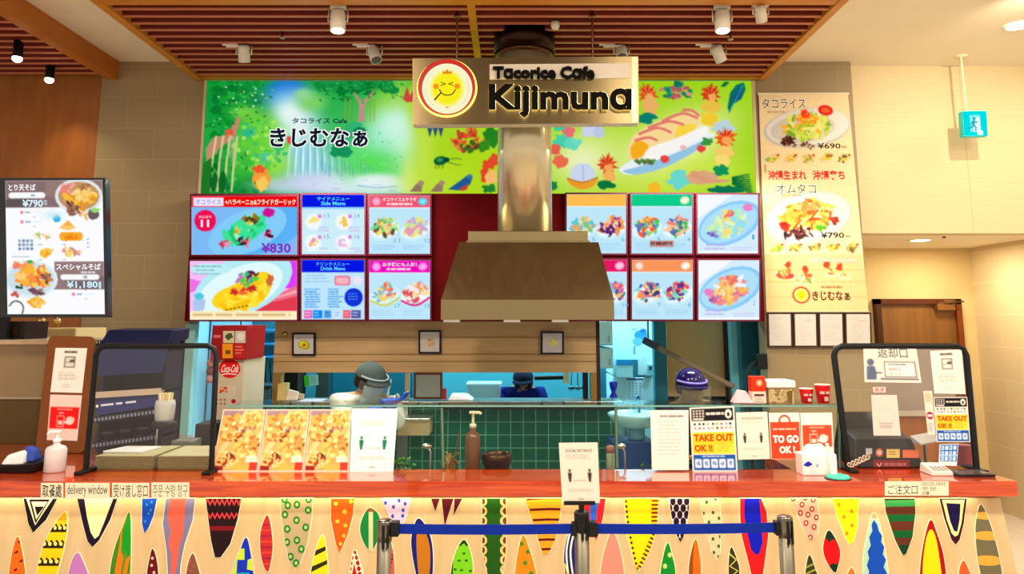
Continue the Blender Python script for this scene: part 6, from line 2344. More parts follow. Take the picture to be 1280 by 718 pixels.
t = thing('drink_carton', 'red and white carton standing on the glass shelf', 'carton', shelf_at(949, .08))
m, X0, X1, Y, z, zs, zt3, pp = boxed('a', '', '', 940, 958, 471, .08, .06, [(226, 206, 190), (232, 52, 26)], .44)
p = Paint(m, pp)
p.O(949, 479, 4.4, 4.4, (250, 130, 90))
p.O(949, 479, 2.2, 2.6, (252, 206, 170))
p.R(943, 493, 955, 495.5, (90, 40, 40))
p.rows(943, 497, 955, 507, 4, (186, 160, 150), .3, 2)
m.build('body', t, bevel=.003)
t = thing('storage_box', 'beige patterned box with a white lid on the glass shelf', 'box', shelf_at(976, .10))
m, X0, X1, Y, z, zs, zt3, pp = boxed('a', '', '', 961, 993, 484, .10, .12, [(196, 172, 120)])
p = Paint(m, pp)
rnd = random.Random(8)
for k in range(46):
    p.Bl(rnd.uniform(962, 992), rnd.uniform(487, 508), 1.6, 1.2, rnd.choice([(150, 130, 90), (216, 196, 150), (130, 110, 70), (170, 110, 60)]), k, .4, 6)
p.Pg([(983, 490), (990, 488), (990, 504), (985, 504)], (120, 90, 50))
m.build('body', t, bevel=.003)
MB().box(X0 - .012, X1 + .008, Y - .012, Y + .132, zt3 - .004, at(960, 476, Y).z, (252, 246, 236), 'satin').build('lid', t, bevel=.006)


def cup(label, px, w, ytop, dy):
    X, Y, z = shelf_at(px, dy)
    r = w / 2 / 960 / 1.03 * Y
    h = at(px, ytop, Y).z - z
    t = thing('paper_cup', label, 'paper cup', (X, Y, z), 'red paper cups')
    m = MB().lathe((X, Y, z), [(r * .74, 0), (r * .74 + r * .18, h * .68), (r * .98, h * .9), (r, h * .95)], (222, 20, 26), 'satin', 24)
    m.lathe((X, Y, z + h * .95), [(r, 0), (r * 1.04, h * .025), (r, h * .05)], (250, 226, 216), 'satin', 24)
    m.build('cup', t)
    m = MB()
    for a0 in range(10):                      # white script band wrapped on the front
        a = -2.3 + a0 * .15
        if a0 % 5 == 4:
            continue
        q = [(X + math.cos(a) * rr, Y + math.sin(a) * rr, z + hh) for a, rr, hh in ((a, r * .9, h * .50), (a + .12, r * .9, h * .52), (a + .12, r * .94, h * .66), (a, r * .93, h * .62))]
        q = [Vector((v[0], v[1], v[2])) + Vector((math.cos(a), math.sin(a), 0)) * .004 for v in q]
        m.add(q, [(0, 1, 2, 3)], (250, 226, 220), 'satin')
    for a0 in range(3):
        a = -1.75 + a0 * .2
        q = [Vector((X + math.cos(a_) * r * .86, Y + math.sin(a_) * r * .86, z + hh)) for a_, hh in ((a, h * .14), (a + .15, h * .14), (a + .15, h * .36), (a, h * .36))]
        m.add([v + Vector((math.cos(a), math.sin(a), 0)) * .004 for v in q], [(0, 1, 2, 3)], (250, 226, 220), 'satin')
    m.build('white_print', t)


cup('shorter red paper cup on the glass shelf, beside the white-lidded box', 1008.5, 17, 485.5, .10)
cup('taller red paper cup on the glass shelf, at its right end', 1029, 19, 480.5, .10)

# sauce pump bottle, bowl, dried plant, tap, small jar behind the glass
def floor_at(px, Y):
    return at(px, 560, Y).x, Y, 1.0


pb_ = thing('counter_board', 'narrow wooden service ledge behind the glass guard', 'ledge', (-.1, 4.6, 0))
MB().box(-1.52, 1.40, 4.065, 4.29, .915, .940, (120, 60, 30), 'satin').build('ledge_top', pb_, bevel=.004)
MB().box(-1.5, 1.38, 4.09, 4.27, 0, .915, (140, 150, 150), 'satin').build('ledge_body', pb_)


def on_ledge(px, Y):
    return at(px, 570, Y).x, Y, .941


X, Y, z = on_ledge(591, 4.2)
t = thing('pump_bottle', 'brown sauce bottle with a cream pump on the counter before the green tiles', 'bottle', (X, Y, z))
zb_ = at(591, 547, Y).z
zn = at(591, 540, Y).z
MB().lathe((X, Y, z), [(.036, 0), (.040, .01), (.040, (zb_ - z) * .95), (.034, zb_ - z + .02), (.016, zn - z), (.016, zn - z + .02)], (122, 74, 40), 'gloss', 20).build('body', t)
MB().lathe((X, Y, zn + .02), [(.018, 0), (.018, .02), (.007, .024), (.007, .07), (.012, .072), (.012, .085)], (240, 224, 190), 'satin', 14).build('pump', t)
MB().tube([(X - .02, Y, zn + .098), (X + .035, Y, zn + .098), (X + .042, Y, zn + .09)], .008, (240, 224, 190), 'satin', 8).build('nozzle', t)
X, Y, z = on_ledge(621, 4.22)
tag(MB().lathe((X, Y, z), [(.06, 0), (.066, .04), (.080, .07), (.083, .10), (.079, .112), (.071, .112), (.072, .095), (.055, .06), (.01, .055)], (92, 62, 40), 'metal', 28).build('metal_bowl'), 'low dark metal bowl beside the pump bottle', 'bowl')
X, Y, z = on_ledge(563, 4.18)
m = MB()
rnd = random.Random(5)
for k in range(26):
    a = rnd.uniform(0, 6.28)
    d = rnd.uniform(.02, .07)
    h = rnd.uniform(.06, .12)
    m.tube([(X + rnd.uniform(-.02, .02), Y, z + .004), (X + d * .6 * math.cos(a), Y + .02 * math.sin(a), z + h), (X + d * math.cos(a), Y + .03 * math.sin(a), z + h * rnd.uniform(.4, 1.1))], .004, rnd.choice([(170, 130, 70), (130, 96, 50), (190, 150, 90)]), 'matte', 5)
m.tube([(X, Y, z), (X + .03, Y, z + .13), (X + .045, Y, z + .22)], .005, (110, 76, 40), 'matte', 6)
tag(m.build('dried_plant'), 'small heap of dried brown twigs left of the pump bottle', 'plant')
for px, lb, sc_ in ((538, 'thin bent chrome water spout left of the twigs', 1.0), (781, 'thin bent chrome card holder right of the small jar', .9)):
    X, Y, z = on_ledge(px, 4.25)
    h = at(px, 558, Y).z - z
    m = MB().tube([(X, Y, z), (X, Y, z + h * .8), (X - .012, Y, z + h * .95), (X - .035, Y, z + h)], .005, (206, 206, 200), 'metal', 8)
    m.lathe((X, Y, z), [(.02, 0), (.02, .006)], (190, 190, 184), 'metal', 12)
    m.ball((X - .02, Y, z + h), (.028, .02, .014), (226, 220, 200), 'metal', 10, 6)
    tag(m.build('metal_spout'), lb, 'spout')
X, Y, z = on_ledge(763, 4.15)
t = thing('small_jar', 'small clear jar with a red-brown lid beside the standing notice', 'jar', (X, Y, z))
MB().lathe((X, Y, z), [(.02, 0), (.024, .01), (.022, .125), (.014, .14)], (150, 160, 130), 'gloss', 14).build('body', t)
MB().lathe((X, Y, z + .125), [(.022, 0), (.022, .03), (.016, .036)], (170, 110, 90), 'satin', 14).build('lid', t)
for px, w, lb in ((503, .07, 'green leafy sprig behind the white distance notice'), (838, .16, 'green garland sprig behind the typed rules sheet')):
    X, Y, z = on_ledge(px, 4.12)
    m = MB()
    for k in range(26):
        a, d = rnd.uniform(0, 6.28), rnd.uniform(.1, 1)
        c = Vector((X + w * d * math.cos(a), Y + .03 * math.sin(a), z + rnd.uniform(.03, .10)))
        m.ball(c, (.018, .009, .006), rnd.choice([(60, 130, 40), (90, 150, 60), (40, 100, 30)]), 'matte', 6, 4, -1, Matrix.Rotation(rnd.uniform(0, 3.1), 3, 'Z') @ Matrix.Rotation(rnd.uniform(-.6, .6), 3, 'Y'))
    tag(m.build('leafy_sprig'), lb, 'plant')

# ------------------------------------------------------------------ things on the right of the counter
X0, X1, Y = at(1000, 575, 3.93).x, at(1043, 575, 3.93).x, 3.95
t = thing('tissue_box', 'bright white tissue box with a blue mark in front of the sanitiser card', 'tissue box', ((X0 + X1) / 2, Y, 1.0))
zt3 = at(1020, 566, Y).z
m = MB().box(X0, X1, Y - .05, Y + .045, 1.0, zt3, (252, 250, 248), 'paper')
p = Paint(m, VPl(Y - .0505))
p.Pg([(1004, 582), (1008, 578), (1011, 577), (1016, 581), (1010, 584)], (40, 50, 190))
p.Pg([(1019, 582), (1024, 580), (1022, 585)], (150, 160, 220))
m.build('box', t, bevel=.004)
cxm = (X0 + X1) / 2
m = MB().hexa([(cxm - .05, Y - .02, zt3), (cxm + .05, Y - .02, zt3), (cxm + .05, Y + .02, zt3), (cxm - .05, Y + .02, zt3), (cxm - .055, Y - .01, zt3 + .035), (cxm + .03, Y - .0, zt3 + .045), (cxm + .05, Y + .02, zt3 + .03), (cxm - .03, Y + .012, zt3 + .04)], (254, 252, 250), 'paper')
m.build('tissue', t)
X, Y = at(1047, 595, 3.835).x, 3.835
t = thing('desk_stand', 'mint green desk stand with a slim white upright beside the tissue box', 'stand', (X, Y, 1.0))
MB().lathe((X, Y, 1.0), [(.055, 0), (.058, .006), (.05, .016), (.015, .02)], (80, 206, 180), 'satin', 24).build('base', t)
MB().lathe((X + .0, Y, 1.0), [(.06, 0), (.06, .004)], (40, 40, 44), 'satin', 24).build('rubber_ring', t)
MB().tube([(X - .015, Y + .01, 1.012), (X - .03, Y + .015, 1.09), (X - .038, Y + .01, 1.16)], [.016, .011, .008], (226, 250, 240), 'satin', 10).build('upright', t)
# cash register
Y = 4.09
X0, X1 = at(1076, 560, Y).x, at(1150, 560, Y).x
t = thing('cash_register', 'black cash register with stickers behind the right clear screen', 'cash register', ((X0 + X1) / 2, Y + .15, 1.0))
zr1, zr2 = at(1100, 577, Y).z, at(1100, 552, Y).z
MB().box(X0 - .02, X1, Y, Y + .30, 1.001, 1.0 + .05, (20, 18, 22), 'satin').build('cash_drawer', t, bevel=.004)
m = MB()
m.hexa([(X0 - .03, Y + .01, 1.05), (X1, Y + .01, 1.05), (X1, Y + .28, 1.05), (X0 - .03, Y + .28, 1.05), (X0 + .0, Y + .06, 1.135), (X1 - .01, Y + .06, 1.135), (X1 - .01, Y + .28, 1.19), (X0 + .0, Y + .28, 1.19)], (16, 15, 20), 'satin')
m.build('body', t, bevel=.005)
ppd = Plane((0, Y + .01, 1.05), (0, -.085, .05))
m = MB()
p = Paint(m, ppd, 'satin', base=2e-3)
p.R(1082, 561, 1090, 568, (206, 206, 220))
p.O(1099, 566, 5, 5.4, (226, 90, 60))
p.O(1099, 566, 3, 3.2, (240, 226, 210))
p.R(1108, 562, 1124.5, 573, (250, 214, 110))
p.rows(1110, 565, 1122, 571, 2, (150, 110, 60), .4, 2)
p.R(1128, 563, 1148, 574, (236, 110, 60))
m.build('sticker_row', t)['label'] = 'row of coloured stickers'
pfr = VPl(Y - .002)
m = MB().slab(pfr, [(1092, 575.5), (1137, 575.5), (1137, 584.5), (1092, 584.5)], .004, (150, 24, 40), 'satin')
p = Paint(m, pfr, 'satin')
p.L([(1096, 580), (1099, 583.5), (1102, 579)], 1.4, (250, 226, 220))
p.rows(1105, 579, 1134, 585, 1, (206, 110, 110), .6, 3, .05)
m.build('red_label', t)['label'] = 'dark red label with a white tick'
m = MB().hexa([(X0, Y + .22, 1.17), (X1 - .04, Y + .22, 1.17), (X1 - .04, Y + .25, 1.17), (X0, Y + .25, 1.17), (X0, Y + .26, 1.25), (X1 - .04, Y + .26, 1.25), (X1 - .04, Y + .28, 1.25), (X0, Y + .28, 1.25)], (18, 17, 20), 'gloss')
m.build('operator_display', t, bevel=.004)
# curly cable
X, Y = at(1071, 580, 4.0).x, 3.985
pts = []
for k in range(40):
    a = k * .9
    pts.append((X - .05 + k * .0028 + .012 * math.cos(a), Y, 1.03 + .05 * (k / 40) + .012 * math.sin(a)))
tag(MB().tube(smooth_line(pts, 2), .0035, (206, 190, 170), 'satin', 6).build('coiled_cable'), 'pale coiled cable at the left of the cash register', 'cable')
# card terminal, plastic holder, blue card, tray
X, Y = at(1170, 582, 3.95).x, 3.95
t = thing('card_terminal', 'white payment terminal lying beside the black tray', 'terminal', (X, Y, 1.0))
m = MB().hexa([(X - .055, Y - .06, 1.0), (X + .055, Y - .06, 1.0), (X + .055, Y + .06, 1.0), (X - .055, Y + .06, 1.0), (X - .05, Y - .055, 1.02), (X + .05, Y - .055, 1.02), (X + .05, Y + .055, 1.045), (X - .05, Y + .055, 1.045)], (226, 216, 206), 'satin')
m.build('body', t, bevel=.005)
m = MB()
nk = Plane((0, Y - .055, 1.0205), (0, -.025, .11))
for r_ in range(3):
    for c_ in range(4):
        bx, by = X - .035 + c_ * .02, Y - .045 + r_ * .018
        bz = 1.021 + (by - Y + .055) * .227
        m.box(bx, bx + .013, by, by + .011, bz, bz + .003, (150, 140, 136), 'satin')
m.build('keypad', t)
X, Y = at(1187, 570, 4.0).x, 3.995
card('blue_card', 'white stand-up card printed in bright blue squares beside the payment terminal', 'card', [(1175, 556), (1198, 555), (1196, 583), (1174, 582)],
     lambda p: (p.R(3, 4, 97, 96, (40, 110, 196)), [p.R(8 + (k % 4) * 22, 10 + (k // 4) * 30, 24 + (k % 4) * 22, 32 + (k // 4) * 30, (226, 240, 250)) for k in range(12)],
                [p.R(12 + (k % 4) * 22, 16 + (k // 4) * 30, 18 + (k % 4) * 22, 26 + (k // 4) * 30, (40, 90, 190)) for k in range(0, 12, 2)], p.R(3, 60, 97, 68, (170, 206, 240))),
     lean(3.985, 1.0, .12), 100, 120, .006, (236, 236, 240), cell=2)
X, Y = at(1212, 588, 3.92).x, 3.92
m = MB().hexa([(X - .09, Y - .06, 1.0), (X + .085, Y - .06, 1.0), (X + .085, Y + .06, 1.0), (X - .09, Y + .06, 1.0), (X - .095, Y - .065, 1.014), (X + .09, Y - .065, 1.014), (X + .09, Y + .065, 1.014), (X - .095, Y + .065, 1.014)], (46, 42, 46), 'satin')
m.box(X - .075, X + .07, Y - .045, Y + .045, 1.0142, 1.0155, (90, 86, 90), 'gloss')
tag(m.build('coin_tray', bevel=.003), 'dark grey money tray at the right end of the counter', 'tray')
a, b = at(1147, 545, 4.2), at(1172, 545, 4.2)
m = MB()
m.hexa([(a.x, 4.17, 1.10), (b.x, 4.17, 1.12), (b.x + .02, 4.3, 1.12), (a.x + .01, 4.3, 1.10), (a.x, 4.17, 1.106), (b.x, 4.17, 1.126), (b.x + .02, 4.3, 1.15), (a.x + .01, 4.3, 1.13)], (206, 200, 196), 'satin')
m.tube([((a.x + b.x) / 2, 4.24, 1.0), ((a.x + b.x) / 2, 4.24, 1.11)], .008, (120, 116, 112), 'metal', 8)
m.box((a.x + b.x) / 2 - .03, (a.x + b.x) / 2 + .03, 4.2, 4.28, 1.0, 1.006, (90, 86, 84), 'satin')
tag(m.build('display_tilt'), 'small tilted grey customer display on a stem right of the register', 'display')
X, Y = at(1206, 570, 4.14).x, 4.14
tag(MB().box(X - .035, X + .035, 4.1, 4.17, 1.0, at(1206, 556, Y).z, (150, 40, 50), 'satin').build('red_box', bevel=.004), 'small dark red box behind the clear screen at the right end', 'box')

# ------------------------------------------------------------------ things on the left of the counter
def tray(x0, x1, y0, y1, z, lip=.006):
    m = MB()
    m.hexa([(x0 + .008, y0 + .008, z), (x1 - .008, y0 + .008, z), (x1 - .008, y1 - .008, z), (x0 + .008, y1 - .008, z),
            (x0, y0, z + lip), (x1, y0, z + lip), (x1, y1, z + lip), (x0, y1, z + lip)], (196, 186, 128), 'satin')
    m.box(x0 + .014, x1 - .014, y0 + .014, y1 - .014, z + lip, z + lip + .0012, (206, 196, 150), 'satin')
    return m


for k0, (p0, p1, lb) in enumerate(((118, 192, 'left'), (196, 265, 'right'))):
    X0, X1 = at(p0, 580, 4.03).x, at(p1, 580, 4.03).x
    X0 = max(X0, at(p0, 580, 4.03).x)
    src = None
    h = .0078
    for i in range(9):
        lab = ('pale olive tray in the stack beside the notice board side of the black frame' if k0 == 0 else 'pale olive tray in the stack nearest the photo posters')
        if src is None:
            src = tag(tray(X0, X1, 4.03, 4.36, 1.0005).build('serving_tray'), lab, 'tray', 'trays in the stack on the left' if k0 == 0 else 'trays in the stack by the posters')
        else:
            o = src.copy()
            C.objects.link(o)
            o.location = (0, 0, i * h)
            if i == 8:
                o['label'] = ('topmost pale olive tray of the left stack, under white paper' if k0 == 0 else 'topmost pale olive tray of the stack by the posters')
X0, X1 = at(126, 570, 4.1).x, at(178, 570, 4.1).x
zt3 = 1.0005 + 9 * h + .0014
m = MB().hexa([(X0, 4.12, zt3), (X1, 4.10, zt3), (X1 + .02, 4.27, zt3), (X0 + .04, 4.28, zt3), (X0, 4.12, zt3 + .008), (X1, 4.10, zt3 + .008), (X1 + .02, 4.27, zt3 + .008), (X0 + .04, 4.28, zt3 + .008)], (246, 244, 240), 'paper')
tag(m.build('paper_stack'), 'white paper liners on top of the left tray stack', 'paper')
# sanitizer bottle
X, Y = at(68, 590, 4.0).x, 4.0
t = thing('sanitiser_bottle', 'white pump bottle of hand sanitiser on the left of the counter', 'bottle', (X, Y, 1.0))
hb = at(68, 556, Y).z - 1.0
MB().lathe((X, Y, 1.0), [(.046, 0), (.05, .006), (.05, hb * .82), (.042, hb * .93), (.016, hb), (.016, hb + .012)], (222, 214, 214), 'gloss', 22).build('body', t)
MB().lathe((X, Y, 1.0 + hb + .012), [(.019, 0), (.019, .016), (.006, .018), (.006, .042), (.014, .044), (.014, .055)], (250, 248, 246), 'satin', 14).build('pump', t)
MB().tube([(X + .012, Y, 1.0 + hb + .062), (X - .035, Y - .01, 1.0 + hb + .062), (X - .042, Y - .012, 1.0 + hb + .05)], .0075, (250, 248, 246), 'satin', 8).build('nozzle', t)
# black tray with white cloth
X0, X1, Y = at(4, 590, 4.0).x, at(47, 590, 4.0).x, 3.95
t = thing('towel_tray', 'black tray holding a folded white and blue cloth at the left picture edge', 'tray', ((X0 + X1) / 2, Y + .06, 1.0))
m = MB().hexa([(X0, Y, 1.0), (X1, Y, 1.0), (X1, Y + .16, 1.0), (X0, Y + .16, 1.0), (X0 - .01, Y - .01, 1.035), (X1 + .03, Y - .01, 1.05), (X1 + .03, Y + .18, 1.06), (X0 - .01, Y + .18, 1.05)], (22, 18, 18), 'satin')
m.build('tray', t, bevel=.006)
m = MB().hexa([(X0 + .01, Y + .0, 1.04), (X0 + .12, Y, 1.04), (X0 + .13, Y + .12, 1.05), (X0 + .02, Y + .12, 1.05), (X0 + .03, Y + .02, 1.085), (X0 + .115, Y + .01, 1.10), (X0 + .12, Y + .1, 1.11), (X0 + .04, Y + .1, 1.09)], (240, 238, 240), 'cloth')
m.build('white_cloth', t, bevel=.01)
m = MB().hexa([(X0 + .11, Y + .03, 1.05), (X0 + .155, Y + .03, 1.05), (X0 + .155, Y + .12, 1.05), (X0 + .11, Y + .12, 1.05), (X0 + .10, Y + .04, 1.125), (X0 + .15, Y + .05, 1.10), (X0 + .14, Y + .1, 1.11), (X0 + .10, Y + .1, 1.12)], (60, 80, 170), 'cloth')
m.build('blue_cloth', t, bevel=.01)
# navy condiment rack
Y = 4.55
xa, xb = at(124, 480, Y).x, at(204, 480, Y).x
rk = thing('condiment_rack', 'dark navy condiment rack with a blue hood and dotted shelf lips behind the trays', 'rack', ((xa + xb) / 2, Y + .15, 1.0))
zz = lambda y, Y_=Y: at(160, y, Y_).z
MB().hexa([(xa, Y + .22, 1.0), (xb, Y + .24, 1.0), (xb, Y + .27, 1.0), (xa, Y + .25, 1.0), (xa, Y + .22, zz(425)), (xb, Y + .24, zz(425)), (xb, Y + .27, zz(425)), (xa, Y + .25, zz(425))], (14, 18, 40), 'satin').build('back_panel', rk)
for x in (xa, xb - .012):
    MB().box(x, x + .012, Y + .02, Y + .26, 1.0, zz(440), (14, 18, 46), 'satin').build('side_panel', rk)
MB().hexa([(xa - .02, Y - .02, zz(435)), (xb + .012, Y - .02, zz(437)), (xb + .012, Y + .29, zz(425)), (xa - .02, Y + .29, zz(425)), (xa - .004, Y + .06, zz(413)), (xb + .016, Y + .06, zz(413)), (xb + .016, Y + .29, zz(411)), (xa - .004, Y + .29, zz(411))], (8, 18, 58), 'satin').build('hood', rk, bevel=.006)
MB().hexa([(xa - .01, Y - .0, zz(470)), (xb - .01, Y, zz(466)), (xb - .01, Y + .01, zz(466)), (xa - .01, Y + .01, zz(470)), (xa - .02, Y - .01, zz(435)), (xb + .01, Y - .01, zz(437)), (xb + .01, Y + .0, zz(437)), (xa - .02, Y + .0, zz(435))], (18, 32, 84), 'satin').build('roll_cover', rk)
for k, (ya, yb) in enumerate(((493, 488), (524, 513), (556, 545))):
    z1, z2 = zz(ya), zz(yb)
    MB().hexa([(xa, Y - .02, z1 - .012), (xb, Y - .02, z2 - .012), (xb, Y + .24, z2 - .012), (xa, Y + .24, z1 - .012), (xa, Y - .02, z1), (xb, Y - .02, z2), (xb, Y + .24, z2), (xa, Y + .24, z1)], (14, 18, 40) if k else (170, 150, 130), 'satin').build('shelf', rk)
    m = MB().hexa([(xa, Y - .03, z1 - .02), (xb, Y - .03, z2 - .02), (xb, Y - .02, z2 - .02), (xa, Y - .02, z1 - .02), (xa, Y - .03, z1 + .014), (xb, Y - .03, z2 + .014), (xb, Y - .02, z2 + .014), (xa, Y - .02, z1 + .014)], (16, 20, 40) if k else (196, 176, 156), 'satin')
    if k:
        for i in range(18):
            f_ = (i + .5) / 18
            x = xa + (xb - xa) * f_
            z = z1 + (z2 - z1) * f_
            m.box(x - .006, x + .006, Y - .032, Y - .03, z - .012, z + .006, (130, 140, 160), 'satin')
    m.build('shelf_lip', rk)
m = MB()
pk = VPl(Y - .012)
m.slab(pk, [(122, 492), (196, 488), (198, 508), (120, 520)], .004, (40, 48, 110), 'satin')
p = Paint(m, pk, 'satin')
for x0_, x1_ in ((126, 142), (145, 153), (157, 170)):
    p.Pg([(x0_, 506.5 - (x0_ - 120) * .11), (x1_, 506.5 - (x1_ - 120) * .11), (x1_, 509 - (x1_ - 120) * .11), (x0_, 509 - (x0_ - 120) * .11)], (226, 226, 240))
p.O(121.5, 508, 1.6, 2, (250, 250, 250))
m.build('label_panel', rk)
for k, px in enumerate((133, 158, 180)):
    c = at(px, 540, Y + .06)
    t_ = thing('sauce_bowl', ('black bowl on the navy rack, nearest the notice board', 'black bowl in the middle of the navy rack', 'black bowl on the navy rack, nearest the clear jar')[k], 'bowl', (c.x, Y + .08, zz(553 - k * 3)), 'black bowls on the navy rack')
    zb3 = zz(555 - (px - 124) * .13, Y) + .004
    MB().lathe((c.x, Y + .08, zb3), [(.03, 0), (.05, .03), (.056, .055), (.05, .055), (.03, .02)], (18, 16, 18), 'gloss', 20).build('bowl', t_)
# clear jar on a stand
X, Y = at(204, 545, 4.45).x, 4.45
t = thing('clear_jar', 'clear lidded jar of wrapped sticks on a thin stand right of the navy rack', 'jar', (X, Y, 1.0))
za = at(204, 528, Y).z
MB().tube([(X - .035, Y, 1.0), (X - .035, Y, za)], .006, (190, 190, 186), 'metal', 8).build('pole', t)
MB().lathe((X - .03, Y, 1.0), [(.05, 0), (.05, .008)], (40, 38, 38), 'satin', 20).build('foot', t)
MB().lathe((X, Y, za - .03), [(.06, 0), (.065, .01), (.065, .035)], (30, 26, 26), 'satin', 20).build('cup_holder', t)
MB().lathe((X, Y, za), [(.045, 0), (.05, .02), (.055, .09), (.05, .12)], (190, 170, 120), 'frosted', 20).build('jar', t)
m = MB()
for k in range(12):
    a = k * .52
    m.tube([(X + .02 * math.cos(a), Y + .02 * math.sin(a), za + .01), (X + .035 * math.cos(a), Y + .035 * math.sin(a), za + .16)], .007, [(226, 206, 150), (206, 190, 130), (240, 230, 200)][k % 3], 'satin', 6)
m.build('wrapped_sticks', t)
X, Y = at(235, 575, 4.5).x, 4.42
tag(MB().box(X - .07, X + .05, Y, Y + .14, 1.0, 1.085, (120, 122, 110), 'satin').build('grey_caddy', bevel=.008), 'low grey-green plastic caddy behind the right tray stack', 'caddy')
X = at(257, 560, 4.6).x
tag(MB().box(X - .05, X + .06, 4.55, 4.75, 1.0, 1.16, (24, 24, 26), 'satin').build('black_caddy', bevel=.008), 'black plastic caddy beside the right leg of the tube frame', 'caddy')

# ------------------------------------------------------------------ belt stanchions in front of the counter
YS = 3.3


def post(px, ytop, label, head):
    c = at(px, ytop, YS)
    t = thing('belt_stanchion', label, 'stanchion', (c.x, YS, 0), 'belt barrier posts')
    MB().lathe((c.x, YS, 0), [(.17, 0), (.17, .008), (.10, .02), (.035, .03)], (80, 78, 76), 'metal', 32).build('base', t)
    MB().lathe((c.x, YS, .02), [(.029, 0), (.029, c.z - .05)], mat='post_steel', seg=28).build('post', t)
    m = MB().lathe((c.x, YS, c.z - .075), [(.031, 0), (.031, .06), (.0315, .07), (.026, .078)], (118, 112, 102) if head != 'c' else (20, 20, 22), 'metal' if head != 'c' else 'satin', 28)
    m.build('cap', t)
    m = MB()
    m.box(c.x - .006, c.x + .006, YS - .0335, YS - .028, c.z - .10, c.z - .012, (16, 16, 20), 'satin')
    m.box(c.x + .016, c.x + .022, YS - .03, YS - .02, c.z - .10, c.z - .012, (16, 16, 20), 'satin')
    m.build('belt_slot', t)
    return c, t


cL, tL = post(481, 651, 'steel belt post at the left end of the blue belt', 'l')
cC, tC = post(727, 640, 'steel belt post in the middle, under the standing notice', 'c')
cR, tR = post(981, 646, 'steel belt post at the right end of the blue belt', 'r')
zbt, zbb = at(600, 655, YS).z, at(600, 667.5, YS).z
for (a, b, par, nm) in ((cL, cC, tL, 'belt'), (cC, cR, tC, 'belt')):
    m = MB()
    n = 10
    v = []
    for i in range(n + 1):
        f_ = i / n
        s_ = -.004 * math.sin(math.pi * f_)
        x = a.x + .03 + (b.x - a.x - .06) * f_
        for yy in (YS - .002, YS + .002):
            v += [(x, yy, zbt + s_ + (.005 if a is cC else 0) * f_), (x, yy, zbb + s_ + (.005 if a is cC else 0) * f_)]
    fcs = []
    for i in range(n):
        k = i * 4
        fcs += [(k, k + 1, k + 5, k + 4), (k + 2, k + 6, k + 7, k + 3), (k, k + 4, k + 6, k + 2), (k + 1, k + 3, k + 7, k + 5)]
    m.add(v, fcs, (14, 44, 158), 'cloth')
    m.build(nm, par)
MB().box(cL.x + .025, cL.x + .06, YS - .022, YS + .022, zbb - .008, zbt + .010, (18, 18, 20), 'satin').build('belt_clip', tL, bevel=.004)
MB().box(cC.x - .042, cC.x - .02, YS - .02, YS + .02, zbb - .006, zbt + .006, (18, 18, 20), 'satin').build('belt_clip', tC, bevel=.004)
MB().box(cC.x + .022, cC.x + .062, YS - .026, YS + .022, zbb - .008, zbt + .01, (18, 18, 20), 'satin').build('belt_clip', tC, bevel=.004)
MB().box(cR.x - .045, cR.x - .02, YS - .02, YS + .02, zbb - .004, zbt + .012, (18, 18, 20), 'satin').build('belt_clip', tR, bevel=.004)
# notice on the middle post
pst = lean(3.29, .98, .05)
t = thing('standing_notice', 'white social distance notice in a black holder on the middle belt post', 'notice', (cC.x, YS, cC.z))
MB().tube([(cC.x, YS, cC.z - .005), (cC.x, YS, pst(726, 630).z)], .012, (18, 18, 20), 'satin', 12).build('neck', t)
MB().slab(Plane(pst(726, 630, .006), pst.n), [(705, 627), (744, 627), (744, 632), (705, 632)], .02, (18, 18, 20), 'satin').build('clamp', t, bevel=.003)
q = [(698.5, 554), (747, 553.5), (750, 629), (703, 629.5)]
card('sheet', None, None, q, d_dist(True, (70, 60, 58), (56, 46, 46)), pst, 100, 141, .004, (236, 220, 208), parent=t, cell=2)
# ------------------------------------------------------------------ the kitchen
hatch_z = at(640, 500, 6.2).z
# steel sill of the hatch and the dark edge of the counter below it
x0, x1 = at(350, 500, 6.0).x, at(780, 500, 6.0).x
t = thing('hatch_counter', 'steel hatch counter with a black front edge above the green tiles', 'counter', ((x0 + x1) / 2, 6.1, hatch_z))
MB().box(x0, x1, 6.06, 6.36, hatch_z - .012, hatch_z, mat='pass_steel').build('steel_top', t, bevel=.003)
xe0, xe1 = at(551, 508, 6.02).x, at(768, 508, 6.02).x
ze0, ze1 = at(640, 512.5, 6.02).z, at(640, 505.5, 6.02).z
MB().box(xe0, xe1, 6.02, 6.19, ze0, ze1, (14, 22, 22), 'satin').build('black_edge', t, bevel=.006)
MB().box(xe0, xe1, 6.10, 6.19, ze1, hatch_z - .013, (20, 90, 80), 'satin').build('tile_return', t)
# steel corner and small shelf left of the tiles
X0, X1 = at(497, 530, 5.9).x, at(536, 530, 5.9).x
t = thing('side_shelf', 'small steel wall shelf at the left of the green tiles', 'shelf', ((X0 + X1) / 2, 6.0, at(510, 545, 5.9).z))
MB().box(X0, X1, 5.9, 6.19, at(510, 545, 5.9).z, at(510, 527, 5.9).z, (206, 186, 140), 'satin').build('shelf_front', t, bevel=.003)
MB().box(X0 - .02, X1 + .01, 5.88, 6.19, at(510, 527, 5.9).z, at(510, 523, 5.9).z, (240, 232, 206), 'metal').build('shelf_top', t, bevel=.003)
MB().box(at(497, 500, 6.12).x, at(510, 500, 6.12).x, 6.12, 6.19, 0.0, at(510, 506, 6.12).z, (206, 214, 206), 'metal').build('steel_upright', t)

